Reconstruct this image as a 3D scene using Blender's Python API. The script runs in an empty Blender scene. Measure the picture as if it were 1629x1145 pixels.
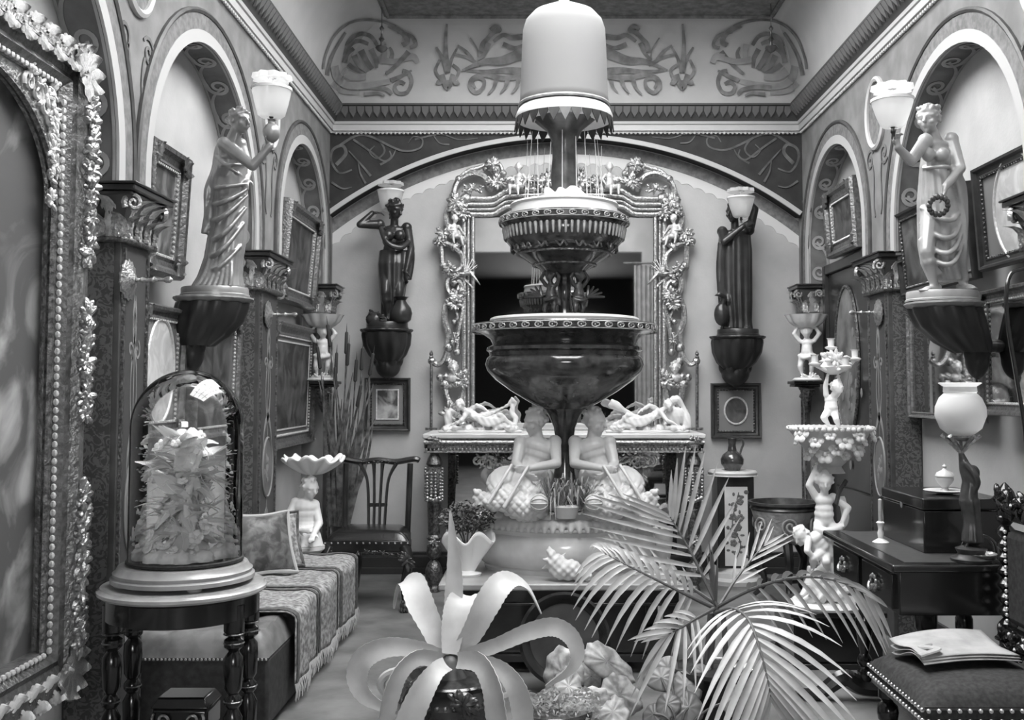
import bpy, bmesh, math, random
import numpy as np
from mathutils import Vector, Matrix, Quaternion
PI = math.pi; R = math.radians
random.seed(7); RNG = np.random.RandomState(7)
SC = bpy.context.scene; COL = SC.collection

# ------------------------------------------------------------------ camera, world, light
F_PX = 1650.0; TH = R(3.3); EYE = 1.45; CX = 860.0; CY = 617 - F_PX * math.tan(TH)
cam_d = bpy.data.cameras.new('camera'); cam = bpy.data.objects.new('camera', cam_d); COL.objects.link(cam)
cam.location = (0, 0, EYE); cam.rotation_euler = (PI / 2 + TH, 0, 0)
cam_d.sensor_width = 36; cam_d.lens = F_PX / 1629 * 36
cam_d.shift_x = -(CX - 814.5) / 1629; cam_d.shift_y = (CY - 572.5) / 1629
cam_d.clip_start = 0.05
SC.camera = cam
w = bpy.data.worlds.new('world'); SC.world = w; w.use_nodes = True
w.node_tree.nodes['Background'].inputs[0].default_value = (.8, .8, .8, 1)
w.node_tree.nodes['Background'].inputs[1].default_value = 0.3
SC.view_settings.view_transform = 'Standard'; SC.view_settings.look = 'None'
SC.view_settings.gamma = 1; SC.view_settings.use_curve_mapping = False
SC.view_settings.exposure = 0.0
SKY_POWER = 14.0         # skylight panes over the gallery
FILL_POWER = 21.0          # added fill panes behind the camera, brightening the fronts of things
SC.cycles.max_bounces = 8; SC.cycles.diffuse_bounces = 4; SC.cycles.transparent_max_bounces = 12
SC.cycles.use_denoising = True; SC.cycles.sample_clamp_indirect = 6

_c, _s = math.cos(TH), math.sin(TH)
def at(px, py, Y):                       # a point of the gallery at depth Y
    a = (px - CX) / F_PX; b = (CY - py) / F_PX
    t = Y / (_c - b * _s)
    return Vector((a * t, Y, EYE + (_s + b * _c) * t))
def atx(px, py, X):                      # a point on a plane parallel to the side walls
    a = (px - CX) / F_PX; b = (CY - py) / F_PX
    t = X / a
    return Vector((X, (_c - b * _s) * t, EYE + (_s + b * _c) * t))
def pxm(Y): return Y / F_PX              # metres per pixel at depth Y

# ------------------------------------------------------------------ materials
MATS = {}
def mat(name, v, rough=.5, metal=0., scale=0, amt=.0, bump=0., bscale=None, kind='noise', spec=.5, v2=None, trans=0, coat=0, sub=0):
    if name in MATS: return MATS[name]
    m = bpy.data.materials.new(name); m.use_nodes = True; nt = m.node_tree; N = nt.nodes; L = nt.links
    b = N['Principled BSDF']
    b.inputs['Base Color'].default_value = (v, v, v, 1); b.inputs['Roughness'].default_value = rough
    b.inputs['Metallic'].default_value = metal; b.inputs['Specular IOR Level'].default_value = spec
    if coat: b.inputs['Coat Weight'].default_value = coat; b.inputs['Coat Roughness'].default_value = .12
    if trans: b.inputs['Transmission Weight'].default_value = trans
    if sub:
        b.inputs['Subsurface Weight'].default_value = sub; b.inputs['Subsurface Radius'].default_value = (.02, .02, .02)
    if scale or bump:
        tc = N.new('ShaderNodeTexCoord')
    if scale:
        if kind == 'wave':
            t = N.new('ShaderNodeTexWave'); t.inputs['Scale'].default_value = scale; t.inputs['Distortion'].default_value = 6; t.inputs['Detail'].default_value = 3; out = t.outputs['Fac']
        elif kind == 'voronoi':
            t = N.new('ShaderNodeTexVoronoi'); t.inputs['Scale'].default_value = scale; out = t.outputs['Distance']
        else:
            t = N.new('ShaderNodeTexNoise'); t.inputs['Scale'].default_value = scale; t.inputs['Detail'].default_value = 5; out = t.outputs['Fac']
        L.new(tc.outputs['Object'], t.inputs['Vector'])
        r = N.new('ShaderNodeValToRGB'); e = r.color_ramp.elements
        lo = max(0, v - amt) if v2 is None else v; hi = min(1, v + amt) if v2 is None else v2
        e[0].position = .36; e[1].position = .66
        e[0].color = (lo, lo, lo, 1); e[1].color = (hi, hi, hi, 1)
        L.new(out, r.inputs[0]); L.new(r.outputs[0], b.inputs['Base Color'])
    if bump:
        t2 = N.new('ShaderNodeTexNoise'); t2.inputs['Scale'].default_value = bscale or 40; t2.inputs['Detail'].default_value = 4
        L.new(tc.outputs['Object'], t2.inputs['Vector'])
        bp = N.new('ShaderNodeBump'); bp.inputs['Strength'].default_value = bump; bp.inputs['Distance'].default_value = .02
        L.new(t2.outputs['Fac'], bp.inputs['Height']); L.new(bp.outputs[0], b.inputs['Normal'])
    MATS[name] = m; return m
def glass_mat(name, tint=.95, ior=1.45, base=.03, rough=.02):
    m = bpy.data.materials.new(name); m.use_nodes = True; nt = m.node_tree; N = nt.nodes; L = nt.links
    N.remove(N['Principled BSDF']); o = N['Material Output']
    tr = N.new('ShaderNodeBsdfTransparent'); tr.inputs[0].default_value = (tint, tint, tint, 1)
    gl = N.new('ShaderNodeBsdfGlossy'); gl.inputs['Roughness'].default_value = rough; gl.inputs[0].default_value = (1, 1, 1, 1)
    fr = N.new('ShaderNodeFresnel'); fr.inputs[0].default_value = ior
    ad = N.new('ShaderNodeMath'); ad.operation = 'ADD'; ad.inputs[1].default_value = base; ad.use_clamp = True
    mx = N.new('ShaderNodeMixShader')
    L.new(fr.outputs[0], ad.inputs[0]); L.new(ad.outputs[0], mx.inputs[0]); L.new(tr.outputs[0], mx.inputs[1]); L.new(gl.outputs[0], mx.inputs[2]); L.new(mx.outputs[0], o.inputs[0])
    MATS[name] = m; return m
def opal_mat(name, v=.9, alpha=.6):      # milky etched glass: part diffuse / translucent, part see-through
    m = bpy.data.materials.new(name); m.use_nodes = True; nt = m.node_tree; N = nt.nodes; L = nt.links
    N.remove(N['Principled BSDF']); o = N['Material Output']
    tr = N.new('ShaderNodeBsdfTransparent'); di = N.new('ShaderNodeBsdfDiffuse'); tl = N.new('ShaderNodeBsdfTranslucent')
    di.inputs[0].default_value = (v, v, v, 1); tl.inputs[0].default_value = (v, v, v, 1)
    a = N.new('ShaderNodeMixShader'); a.inputs[0].default_value = .5; b = N.new('ShaderNodeMixShader'); b.inputs[0].default_value = alpha
    L.new(di.outputs[0], a.inputs[1]); L.new(tl.outputs[0], a.inputs[2]); L.new(tr.outputs[0], b.inputs[1]); L.new(a.outputs[0], b.inputs[2]); L.new(b.outputs[0], o.inputs[0])
    MATS[name] = m; return m
def emit_mat(name, s):
    m = bpy.data.materials.new(name); m.use_nodes = True; b = m.node_tree.nodes['Principled BSDF']
    b.inputs['Base Color'].default_value = (.8, .8, .8, 1)
    b.inputs['Emission Color'].default_value = (1, 1, 1, 1); b.inputs['Emission Strength'].default_value = s
    MATS[name] = m; return m

mat('wall_plaster', .41, .85, scale=3.5, amt=.035, bump=.05, bscale=60)
mat('stencil_ground', .13, .8, scale=7, amt=.03)
mat('stencil_paint', .30, .8, scale=9, amt=.05)
mat('stencil_dark', .12, .8, scale=9, amt=.02)
mat('spandrel_dark', .026, .8, scale=9, amt=.007)
mat('spandrel_paint', .10, .8, scale=12, amt=.04)
mat('spandrel_side', .19, .8, scale=6, amt=.035)
mat('band_white', .42, .7)
mat('band_grey', .16, .75, scale=30, amt=.04)
mat('cornice_dark', .055, .6)
mat('cornice_leaf', .14, .6)
mat('cornice_light', .46, .7)
mat('cove', .44, .85, scale=4, amt=.02)
mat('cove_paint', .19, .85, scale=14, amt=.06)
mat('cove_paint_light', .31, .85, scale=14, amt=.04)
mat('ceiling_dark', .17, .8, scale=20, amt=.05)
mat('floor', .16, .5, scale=4, amt=.05, bump=.06, bscale=30)
mat('dark_wood', .018, .28, scale=9, amt=.008, coat=.35)
mat('ebony', .011, .22, coat=.4)
mat('baseboard', .03, .4)
mat('jamb_leaf', .05, .7, scale=24, v2=.12)
for _n in MATS['jamb_leaf'].node_tree.nodes:
    if _n.type == 'TEX_NOISE': _n.inputs['Distortion'].default_value = 3.0; _n.inputs['Detail'].default_value = 1.5
    if _n.type == 'VALTORGB': _n.color_ramp.elements[0].position = .47; _n.color_ramp.elements[1].position = .54
mat('shaft', .065, .5, scale=12, amt=.015)
mat('panel_dark', .055, .5)
mat('panel_paint', .22, .6)
mat('gilt', .42, .30, .8, scale=60, amt=.14, bump=.4, bscale=90)
mat('gilt_dark', .17, .30, .75, scale=60, amt=.09, bump=.4, bscale=90)
mat('gilt_light', .62, .42, .25, scale=60, amt=.1, bump=.2, bscale=80)
mat('bronze', .10, .33, .55, scale=14, amt=.035)
mat('bronze_light', .34, .36, .35, scale=10, amt=.06)
mat('bronze_dark', .035, .3, .3, scale=14, amt=.012)
mat('marble', .58, .35, scale=6, amt=.05)
mat('white_china', .72, .28, scale=10, amt=.03)
mat('parian', .80, .5)
mat('mirror', .62, .025, 1.0)
mat('leaf_light', .55, .45, scale=14, amt=.07)
mat('leaf_mid', .30, .45, scale=14, amt=.08)
mat('leaf_dark', .09, .5, scale=14, amt=.05)
mat('paper', .38, .8, scale=12, amt=.06)
mat('black_leather', .014, .22, bump=.1, bscale=120, coat=.3)
mat('velvet', .026, .8, scale=60, amt=.012)
mat('brass_nail', .75, .25, .7)
glass_mat('clear_glass', .97, 1.45, .025)
glass_mat('picture_glass', .97, 1.35, .0)
opal_mat('opal', .42, .9); opal_mat('opal_globe', .85, .92)
opal_mat('etched', .85, .55)
mat('white_flower', .93, .8)
emit_mat('skylight_glass', SKY_POWER); emit_mat('fill_glow', FILL_POWER)

# ------------------------------------------------------------------ mesh collector
def frames(pts, up=None):
    P = [Vector(p) for p in pts]; n = len(P); T = []
    for i in range(n):
        a = P[max(0, i - 1)]; b = P[min(n - 1, i + 1)]; t = b - a
        T.append(t.normalized() if t.length > 1e-9 else Vector((0, 0, 1)))
    u = Vector(up) if up else (Vector((0, 0, 1)) if abs(T[0].z) < .9 else Vector((1, 0, 0)))
    out = []; nrm = (u - T[0] * u.dot(T[0])).normalized()
    for i in range(n):
        if i:
            q = T[i - 1].rotation_difference(T[i]); nrm = q @ nrm
            nrm = (nrm - T[i] * nrm.dot(T[i])).normalized()
        out.append((P[i], T[i], nrm, T[i].cross(nrm)))
    return out
class G:
    def __init__(s): s.v = []; s.f = []
    def add(s, v, f, M=None):
        o = len(s.v)
        s.v += [tuple(M @ Vector(p)) if M else tuple(p) for p in v]
        s.f += [tuple(i + o for i in q) for q in f]; return s
    def join(s, g, M=None): return s.add(g.v, g.f, M)
    def box(s, c, d, M=None):
        x, y, z = (k / 2 for k in d); cx, cy, cz = c
        v = [(cx + a * x, cy + b * y, cz + e * z) for e in (-1, 1) for b in (-1, 1) for a in (-1, 1)]
        return s.add(v, [(0, 2, 3, 1), (4, 5, 7, 6), (0, 1, 5, 4), (2, 6, 7, 3), (0, 4, 6, 2), (1, 3, 7, 5)], M)
    def bx(s, x0, x1, y0, y1, z0, z1): return s.box(((x0 + x1) / 2, (y0 + y1) / 2, (z0 + z1) / 2), (abs(x1 - x0), abs(y1 - y0), abs(z1 - z0)))
    def rings(s, rings, closed=True, caps=True, loop=False):
        n = len(rings[0]); v = [p for r in rings for p in r]; f = []; m = len(rings)
        for i in range(m if loop else m - 1):
            a = i * n; b = ((i + 1) % m) * n
            for j in range(n if closed else n - 1):
                k = (j + 1) % n; f.append((a + j, a + k, b + k, b + j))
        if caps and closed and not loop: f.append(tuple(range(n - 1, -1, -1))); f.append(tuple((m - 1) * n + j for j in range(n)))
        return s.add(v, f)
    def tube(s, pts, r, seg=8, flat=1., up=None, loop=False):
        if len(pts) < 2: return s
        rs = r if isinstance(r, (list, tuple)) else [r] * len(pts); rg = []
        for (p, t, a, b), q in zip(frames(pts, up), rs):
            rg.append([p + (a * math.cos(2 * PI * k / seg) * flat + b * math.sin(2 * PI * k / seg)) * max(q, 1e-4) for k in range(seg)])
        return s.rings(rg, loop=loop)
    def lathe(s, prof, seg=24, o=(0, 0, 0), sx=1., sy=1., fn=None, M=None, caps=True):
        rg = []
        for i, (r, z) in enumerate(prof):
            ring = []
            for k in range(seg):
                a = 2 * PI * k / seg; q = r * (fn(a, i / max(1, len(prof) - 1)) if fn else 1)
                p = Vector((q * math.cos(a) * sx, q * math.sin(a) * sy, z)); p = M @ p if M else p
                ring.append(p + Vector(o))
            rg.append(ring)
        return s.rings(rg, caps=caps)
    def ell(s, c, r, seg=12, rg=8, q=None):
        r = (r, r, r) if not isinstance(r, (tuple, list)) else r; c = Vector(c); L = []
        for i in range(rg + 1):
            t = PI * i / rg; L.append([])
            for k in range(seg):
                a = 2 * PI * k / seg
                p = Vector((r[0] * max(math.sin(t), 1e-3) * math.cos(a), r[1] * max(math.sin(t), 1e-3) * math.sin(a), -r[2] * math.cos(t)))
                if q: p = q @ p
                L[-1].append(c + p)
        return s.rings(L)
    def cap(s, a, b, ra, rb, seg=10, flat=1., up=None):
        a = Vector(a); b = Vector(b); d = b - a; l = d.length
        if l < 1e-6: return s.ell(a, max(ra, rb))
        t = d / l; pts = []; rr = []
        for k in range(4): x = -math.cos(k * PI / 6); pts.append(a + t * ra * x); rr.append(max(ra * math.sin(k * PI / 6), ra * .05))
        for k in range(4): x = math.sin(k * PI / 6); pts.append(b + t * rb * x); rr.append(max(rb * math.cos(k * PI / 6), rb * .05))
        return s.tube(pts, rr, seg, flat, up)
    def chain(s, pts, rs, seg=10):
        for i in range(len(pts) - 1): s.cap(pts[i], pts[i + 1], rs[i], rs[i + 1], seg)
        return s
    def surf(s, fn, nu, nv, wrap=False):
        v = [fn(i / (nu - (0 if wrap else 1)), j / (nv - 1)) for j in range(nv) for i in range(nu)]; f = []
        for j in range(nv - 1):
            for i in range(nu if wrap else nu - 1):
                k = (i + 1) % nu; f.append((j * nu + i, j * nu + k, (j + 1) * nu + k, (j + 1) * nu + i))
        return s.add(v, f)
    def prism(s, poly, fn0, fn1):        # outline swept between two mappings
        n = len(poly); v = [fn0(*p) for p in poly] + [fn1(*p) for p in poly]
        return s.add(v, [tuple(range(n)), tuple(range(2 * n - 1, n - 1, -1))] + [(i, n + i, n + (i + 1) % n, (i + 1) % n) for i in range(n)])
    def ribbon(s, pts, wid, mp, th=.003):  # flat stroke: 2-D points, widths, mapping (u, v, h) -> 3-D
        n = len(pts); A = []; B = []
        for i in range(n):
            a = pts[max(0, i - 1)]; b = pts[min(n - 1, i + 1)]; dx, dy = b[0] - a[0], b[1] - a[1]; l = math.hypot(dx, dy) or 1
            w_ = (wid[i] if isinstance(wid, (list, tuple)) else wid) / 2; nx, ny = -dy / l * w_, dx / l * w_
            A.append((pts[i][0] + nx, pts[i][1] + ny)); B.append((pts[i][0] - nx, pts[i][1] - ny))
        rg = [[mp(*A[i], th), mp(*B[i], th), mp(*B[i], 0), mp(*A[i], 0)] for i in range(n)]
        return s.rings(rg)
def mesh(name, g, m, smooth=40):
    me = bpy.data.meshes.new(name); me.from_pydata([tuple(p) for p in g.v], [], g.f); me.update()
    bm = bmesh.new(); bm.from_mesh(me); bmesh.ops.recalc_face_normals(bm, faces=bm.faces); bm.to_mesh(me); bm.free()
    if m: me.materials.append(MATS[m])
    if smooth:
        me.shade_smooth()
        if smooth < 180: me.set_sharp_from_angle(angle=R(smooth))
    return me
def link(name, me, parent=None, loc=None, rot=None, sc=None):
    o = bpy.data.objects.new(name, me); COL.objects.link(o)
    if parent: o.parent = parent
    if loc is not None: o.location = loc
    if rot is not None: o.rotation_euler = rot
    if sc is not None: o.scale = (sc,) * 3 if not isinstance(sc, (tuple, list)) else sc
    return o
def obj(name, g, m, parent=None, smooth=40, bevel=0, loc=None, rot=None, sc=None):
    o = link(name, g if isinstance(g, bpy.types.Mesh) else mesh(name, g, m, smooth), parent, loc, rot, sc)
    if bevel:
        b = o.modifiers.new('bevel', 'BEVEL'); b.width = bevel; b.segments = 2; b.limit_method = 'ANGLE'; b.angle_limit = R(50)
    return o
def tag(o, label, cat, group=None):
    o['label'] = label; o['category'] = cat
    if group: o['group'] = group
    return o
def thing(name, label, cat, loc=(0, 0, 0), rz=0, group=None, rx=0, ry=0):
    o = bpy.data.objects.new(name, None); COL.objects.link(o); o.empty_display_size = .1
    o.location = loc; o.rotation_euler = (rx, ry, rz); return tag(o, label, cat, group)
def struct(name, g, m, parent=None, smooth=40, bevel=0):
    o = obj(name, g, m, parent, smooth, bevel)
    if not parent: o['kind'] = 'structure'
    return o
def dup(root, loc=None, rz=None, label=None, sc=None, mirror=False):
    def cp(o, par):
        c = o.copy(); COL.objects.link(c); c.parent = par
        for ch in list(o.children): cp(ch, c)
        return c
    r = cp(root, None)
    if loc is not None: r.location = loc
    if rz is not None: r.rotation_euler = (0, 0, rz)
    if label: r['label'] = label
    if mirror: r.scale = (-r.scale[0], r.scale[1], r.scale[2])
    if sc: r.scale = [k * sc for k in r.scale]
    return r
TMP = bpy.data.scenes.new('fuse_bench')
def fuse(g, voxel, smooth=2, m=None, name='body', fac=.5, post=None):
    """one continuous skin over overlapping volumes"""
    me = bpy.data.meshes.new(name); me.from_pydata([tuple(p) for p in g.v], [], g.f)
    bm = bmesh.new(); bm.from_mesh(me); bmesh.ops.recalc_face_normals(bm, faces=bm.faces); bm.to_mesh(me); bm.free()
    o = bpy.data.objects.new('tmp', me); TMP.collection.objects.link(o)
    r = o.modifiers.new('r', 'REMESH'); r.mode = 'VOXEL'; r.voxel_size = voxel; r.use_smooth_shade = True
    if smooth: k = o.modifiers.new('s', 'SMOOTH'); k.factor = fac; k.iterations = smooth
    vl = TMP.view_layers[0]; vl.update(); dg = vl.depsgraph
    out = bpy.data.meshes.new_from_object(o.evaluated_get(dg)); out.name = name
    bpy.data.objects.remove(o); bpy.data.meshes.remove(me)
    if post:
        n = len(out.vertices); co = np.empty(n * 3); out.vertices.foreach_get('co', co); co = co.reshape(-1, 3)
        no = np.empty(n * 3); out.vertices.foreach_get('normal', no); no = no.reshape(-1, 3)
        co = post(co, no); out.vertices.foreach_set('co', co.ravel()); out.update()
    out.materials.clear()
    if m: out.materials.append(MATS[m])
    out.shade_smooth(); return out
def spiral(cx, cy, r0, r1, a0, turns, n=20):
    return [(cx + (r0 + (r1 - r0) * t) * math.cos(a0 + turns * 2 * PI * t), cy + (r0 + (r1 - r0) * t) * math.sin(a0 + turns * 2 * PI * t)) for t in [i / (n - 1) for i in range(n)]]
def bez(p0, p1, p2, p3, n=12):
    p0, p1, p2, p3 = (Vector(p) for p in (p0, p1, p2, p3))
    return [p0 * (1 - t) ** 3 + p1 * 3 * t * (1 - t) ** 2 + p2 * 3 * t * t * (1 - t) + p3 * t ** 3 for t in [i / (n - 1) for i in range(n)]]
def cr(pts, n=8):                        # smooth curve through points
    P = [Vector(p) for p in pts]; out = []
    for i in range(len(P) - 1):
        a = P[max(0, i - 1)]; b = P[i]; c = P[i + 1]; d = P[min(len(P) - 1, i + 2)]
        for k in range(n):
            t = k / n; out.append(.5 * ((2 * b) + (c - a) * t + (2 * a - 5 * b + 4 * c - d) * t * t + (3 * b - a - 3 * c + d) * t ** 3))
    out.append(P[-1]); return out
def lerp(a, b, t): return a + (b - a) * t
def acanthus(w, h, curl=.35, n=11, lobes=4):
    """one carved leaf standing on its base in the XZ plane, tip curling toward +Y"""
    g = G()
    def fn(u, v):
        x = (u - .5) * 2
        wid = w * .5 * (math.sin(PI * min(1, v * .82 + .18)) ** .7) * (1 - .30 * (.5 + .5 * math.cos(v * lobes * 2 * PI)))
        y = curl * h * max(0, v - .45) ** 2 * 2.6 + .10 * w * (1 - x * x) - .09 * w * abs(math.sin(x * 5 + v * 3 * (1 if x > 0 else -1)))
        z = h * (v - max(0, v - .72) ** 2 * 2.2)
        return (x * wid, y, z)
    g.surf(fn, n, 10)
    b = G(); b.surf(lambda u, v: tuple(Vector(fn(u, v)) - Vector((0, .012 * h / .1 * .4, 0))), n, 10)
    g.join(b); return g
# ------------------------------------------------------------------ the gallery itself
XL, XR = -1.66, 2.06          # planes of the arched side walls
RL, RR = -1.82, 2.22          # recessed wall inside the arches
YB, YBR = 8.08, 8.22          # back wall: spandrel plane, recessed lunette
Y0 = 1.9; ZC = 3.48           # rear wall, underside of cornice
SPR = 2.24
BAYS = [(2.35, 4.02), (4.34, 5.98), (6.56, 7.93)]
APEX = 3.16
g = G(); g.bx(-2.4, 2.8, -3.2, 8.6, -.1, 0); struct('floor', g, 'floor', smooth=0)
def arch_z(y, b, grow=0):
    yc = (b[0] + b[1]) / 2; r = (b[1] - b[0]) / 2 + grow; s = APEX - (b[1] - b[0]) / 2; d = abs(y - yc)
    return s + math.sqrt(max(0, r * r - d * d))
def arch_path(b, grow=0, n=33, z0=SPR):
    yc = (b[0] + b[1]) / 2; r = (b[1] - b[0]) / 2 + grow; s = APEX - (b[1] - b[0]) / 2
    P = [(yc - r, z0)] if s - z0 > .02 else []
    P += [(yc - r * math.cos(PI * i / (n - 1)), s + r * math.sin(PI * i / (n - 1))) for i in range(n)]
    if s - z0 > .02: P.append((yc + r, z0))
    return P
def side_wall(side):
    X, RX = (XL, RL) if side == 'left' else (XR, RR); sg = 1 if side == 'left' else -1    # sg: towards the room
    g = G(); g.bx(RX, RX - sg * .12, Y0, 8.5, 0, 3.75)
    root = struct('wall_' + side, g, 'wall_plaster', smooth=0)
    g = G(); edges = [Y0] + [e for b in BAYS for e in b] + [YB + .14]
    for k in range(0, len(edges), 2): g.bx(X, RX, edges[k], edges[k + 1], 0 if k == 6 else SPR - .02, 3.75)
    for b in BAYS:
        n = 36; yc = (b[0] + b[1]) / 2; r = (b[1] - b[0]) / 2
        ys = [yc - r * math.cos(PI * i / n) for i in range(n + 1)]
        for a, c in zip(ys, ys[1:]):
            za, zc = arch_z(a, b), arch_z(c, b)
            g.add([(X, a, za), (X, c, zc), (X, c, 3.75), (X, a, 3.75), (RX, a, za), (RX, c, zc)], [(0, 1, 2, 3), (0, 4, 5, 1)])
    obj('arched_spandrel', g, 'spandrel_side', root, smooth=30)
    for bi, b in enumerate(BAYS):
        def ring(name, lo, hi, pr, m, x0=X):
            A = arch_path(b, lo); B = arch_path(b, hi); gg = G(); rg = []
            for p, q in zip(A, B): rg.append([(x0, p[0], p[1]), (x0 + sg * pr, p[0], p[1]), (x0 + sg * pr, q[0], q[1]), (x0, q[0], q[1])])
            gg.rings(rg); return obj(name, gg, m, root, smooth=30)
        ring('white_arch_band', -.005, .055, .012, 'band_white')
        ring('stencilled_arch_band', .055, .135, .010, 'band_grey')
        gg = G(); gg.tube([(X + sg * .008, y, z) for y, z in arch_path(b, .145)], .014, 6); obj('arch_moulding', gg, 'shaft', root)
        # painted soffit with running scroll
        P = arch_path(b, -.003, 49); gg = G()
        gg.rings([[(X, y, z), (RX, y, z)] for y, z in P], closed=False); obj('painted_soffit', gg, 'stencil_ground', root)
        P = arch_path(b, -.006, 97); L = [0]
        for a, c in zip(P, P[1:]): L.append(L[-1] + math.hypot(c[0] - a[0], c[1] - a[1]))
        yc = (b[0] + b[1]) / 2
        def mp(s, t, h):
            s = min(max(s, 0), L[-1]); i = min(max(0, int(np.searchsorted(L, s)) - 1), len(P) - 2); f = (s - L[i]) / (L[i + 1] - L[i] or 1)
            y = lerp(P[i][0], P[i + 1][0], f); z = lerp(P[i][1], P[i + 1][1], f); dy = yc - y; dz = APEX - .9 - z; l = math.hypot(dy, dz) or 1
            return (X - sg * t, y + dy / l * h, z + dz / l * h)
        gg = G(); U = .225; n = int(L[-1] / U); U = L[-1] / n
        for k in range(n):
            o = (k + .6) * U; sp = spiral(o, .080, .060, .012, PI / 2, -1.5, 24)
            lead = [tuple(p[:2]) for p in bez((o - U * .95, .05, 0), (o - U * .75, .15, 0), (o - U * .35, .155, 0), (o - .01, .140, 0), 12)]
            gg.ribbon(lead + sp, [.010 + .014 * min(1, i / 10) for i in range(12)] + [.024 - .010 * i / 23 for i in range(24)], mp, .002 + .0006 * (k % 2))
        gg.ribbon([(s, .008) for s in np.linspace(0, L[-1], 60)], .012, mp, .002)
        gg.ribbon([(s, .152) for s in np.linspace(0, L[-1], 60)], .012, mp, .002)
        o = obj('painted_scroll', gg, 'stencil_paint', root)
    # roundels in the spandrels over the piers
    for yy, zz in ((4.18, 3.2), (6.27, 3.13)):
        gg = G(); gg.tube([(X + sg * .008, yy + .16 * math.cos(a), zz + .21 * math.sin(a)) for a in np.linspace(0, 2 * PI, 33)[:-1]], .018, 6, loop=True)
        obj('roundel_ring', gg, 'cornice_light', root)
        gg = G(); gg.add([(X + sg * .004, yy + .155 * math.cos(a), zz + .205 * math.sin(a)) for a in np.linspace(0, 2 * PI, 33)[:-1]], [tuple(range(32))]); obj('roundel', gg, 'band_grey', root)
    # thin leaf scrolls painted on the spandrels
    gg = G(); mp = lambda u, v, h: (X + sg * (.003 + h), u, v)
    for yy in (4.18, 6.27, 7.99):
        for m in (-1, 1):
            gg.ribbon(spiral(yy + m * .13, 2.86, .01, .07, 0, m * 1.4, 18), .016, mp)
            gg.ribbon([tuple(p[:2]) for p in bez((yy + m * .05, 2.5, 0), (yy + m * .12, 2.6, 0), (yy + m * .02, 2.7, 0), (yy + m * .09, 2.83, 0), 10)], .016, mp)
    obj('painted_tendril', gg, 'stencil_ground', root)
    return root
wl = side_wall('left'); wr = side_wall('right')

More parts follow.
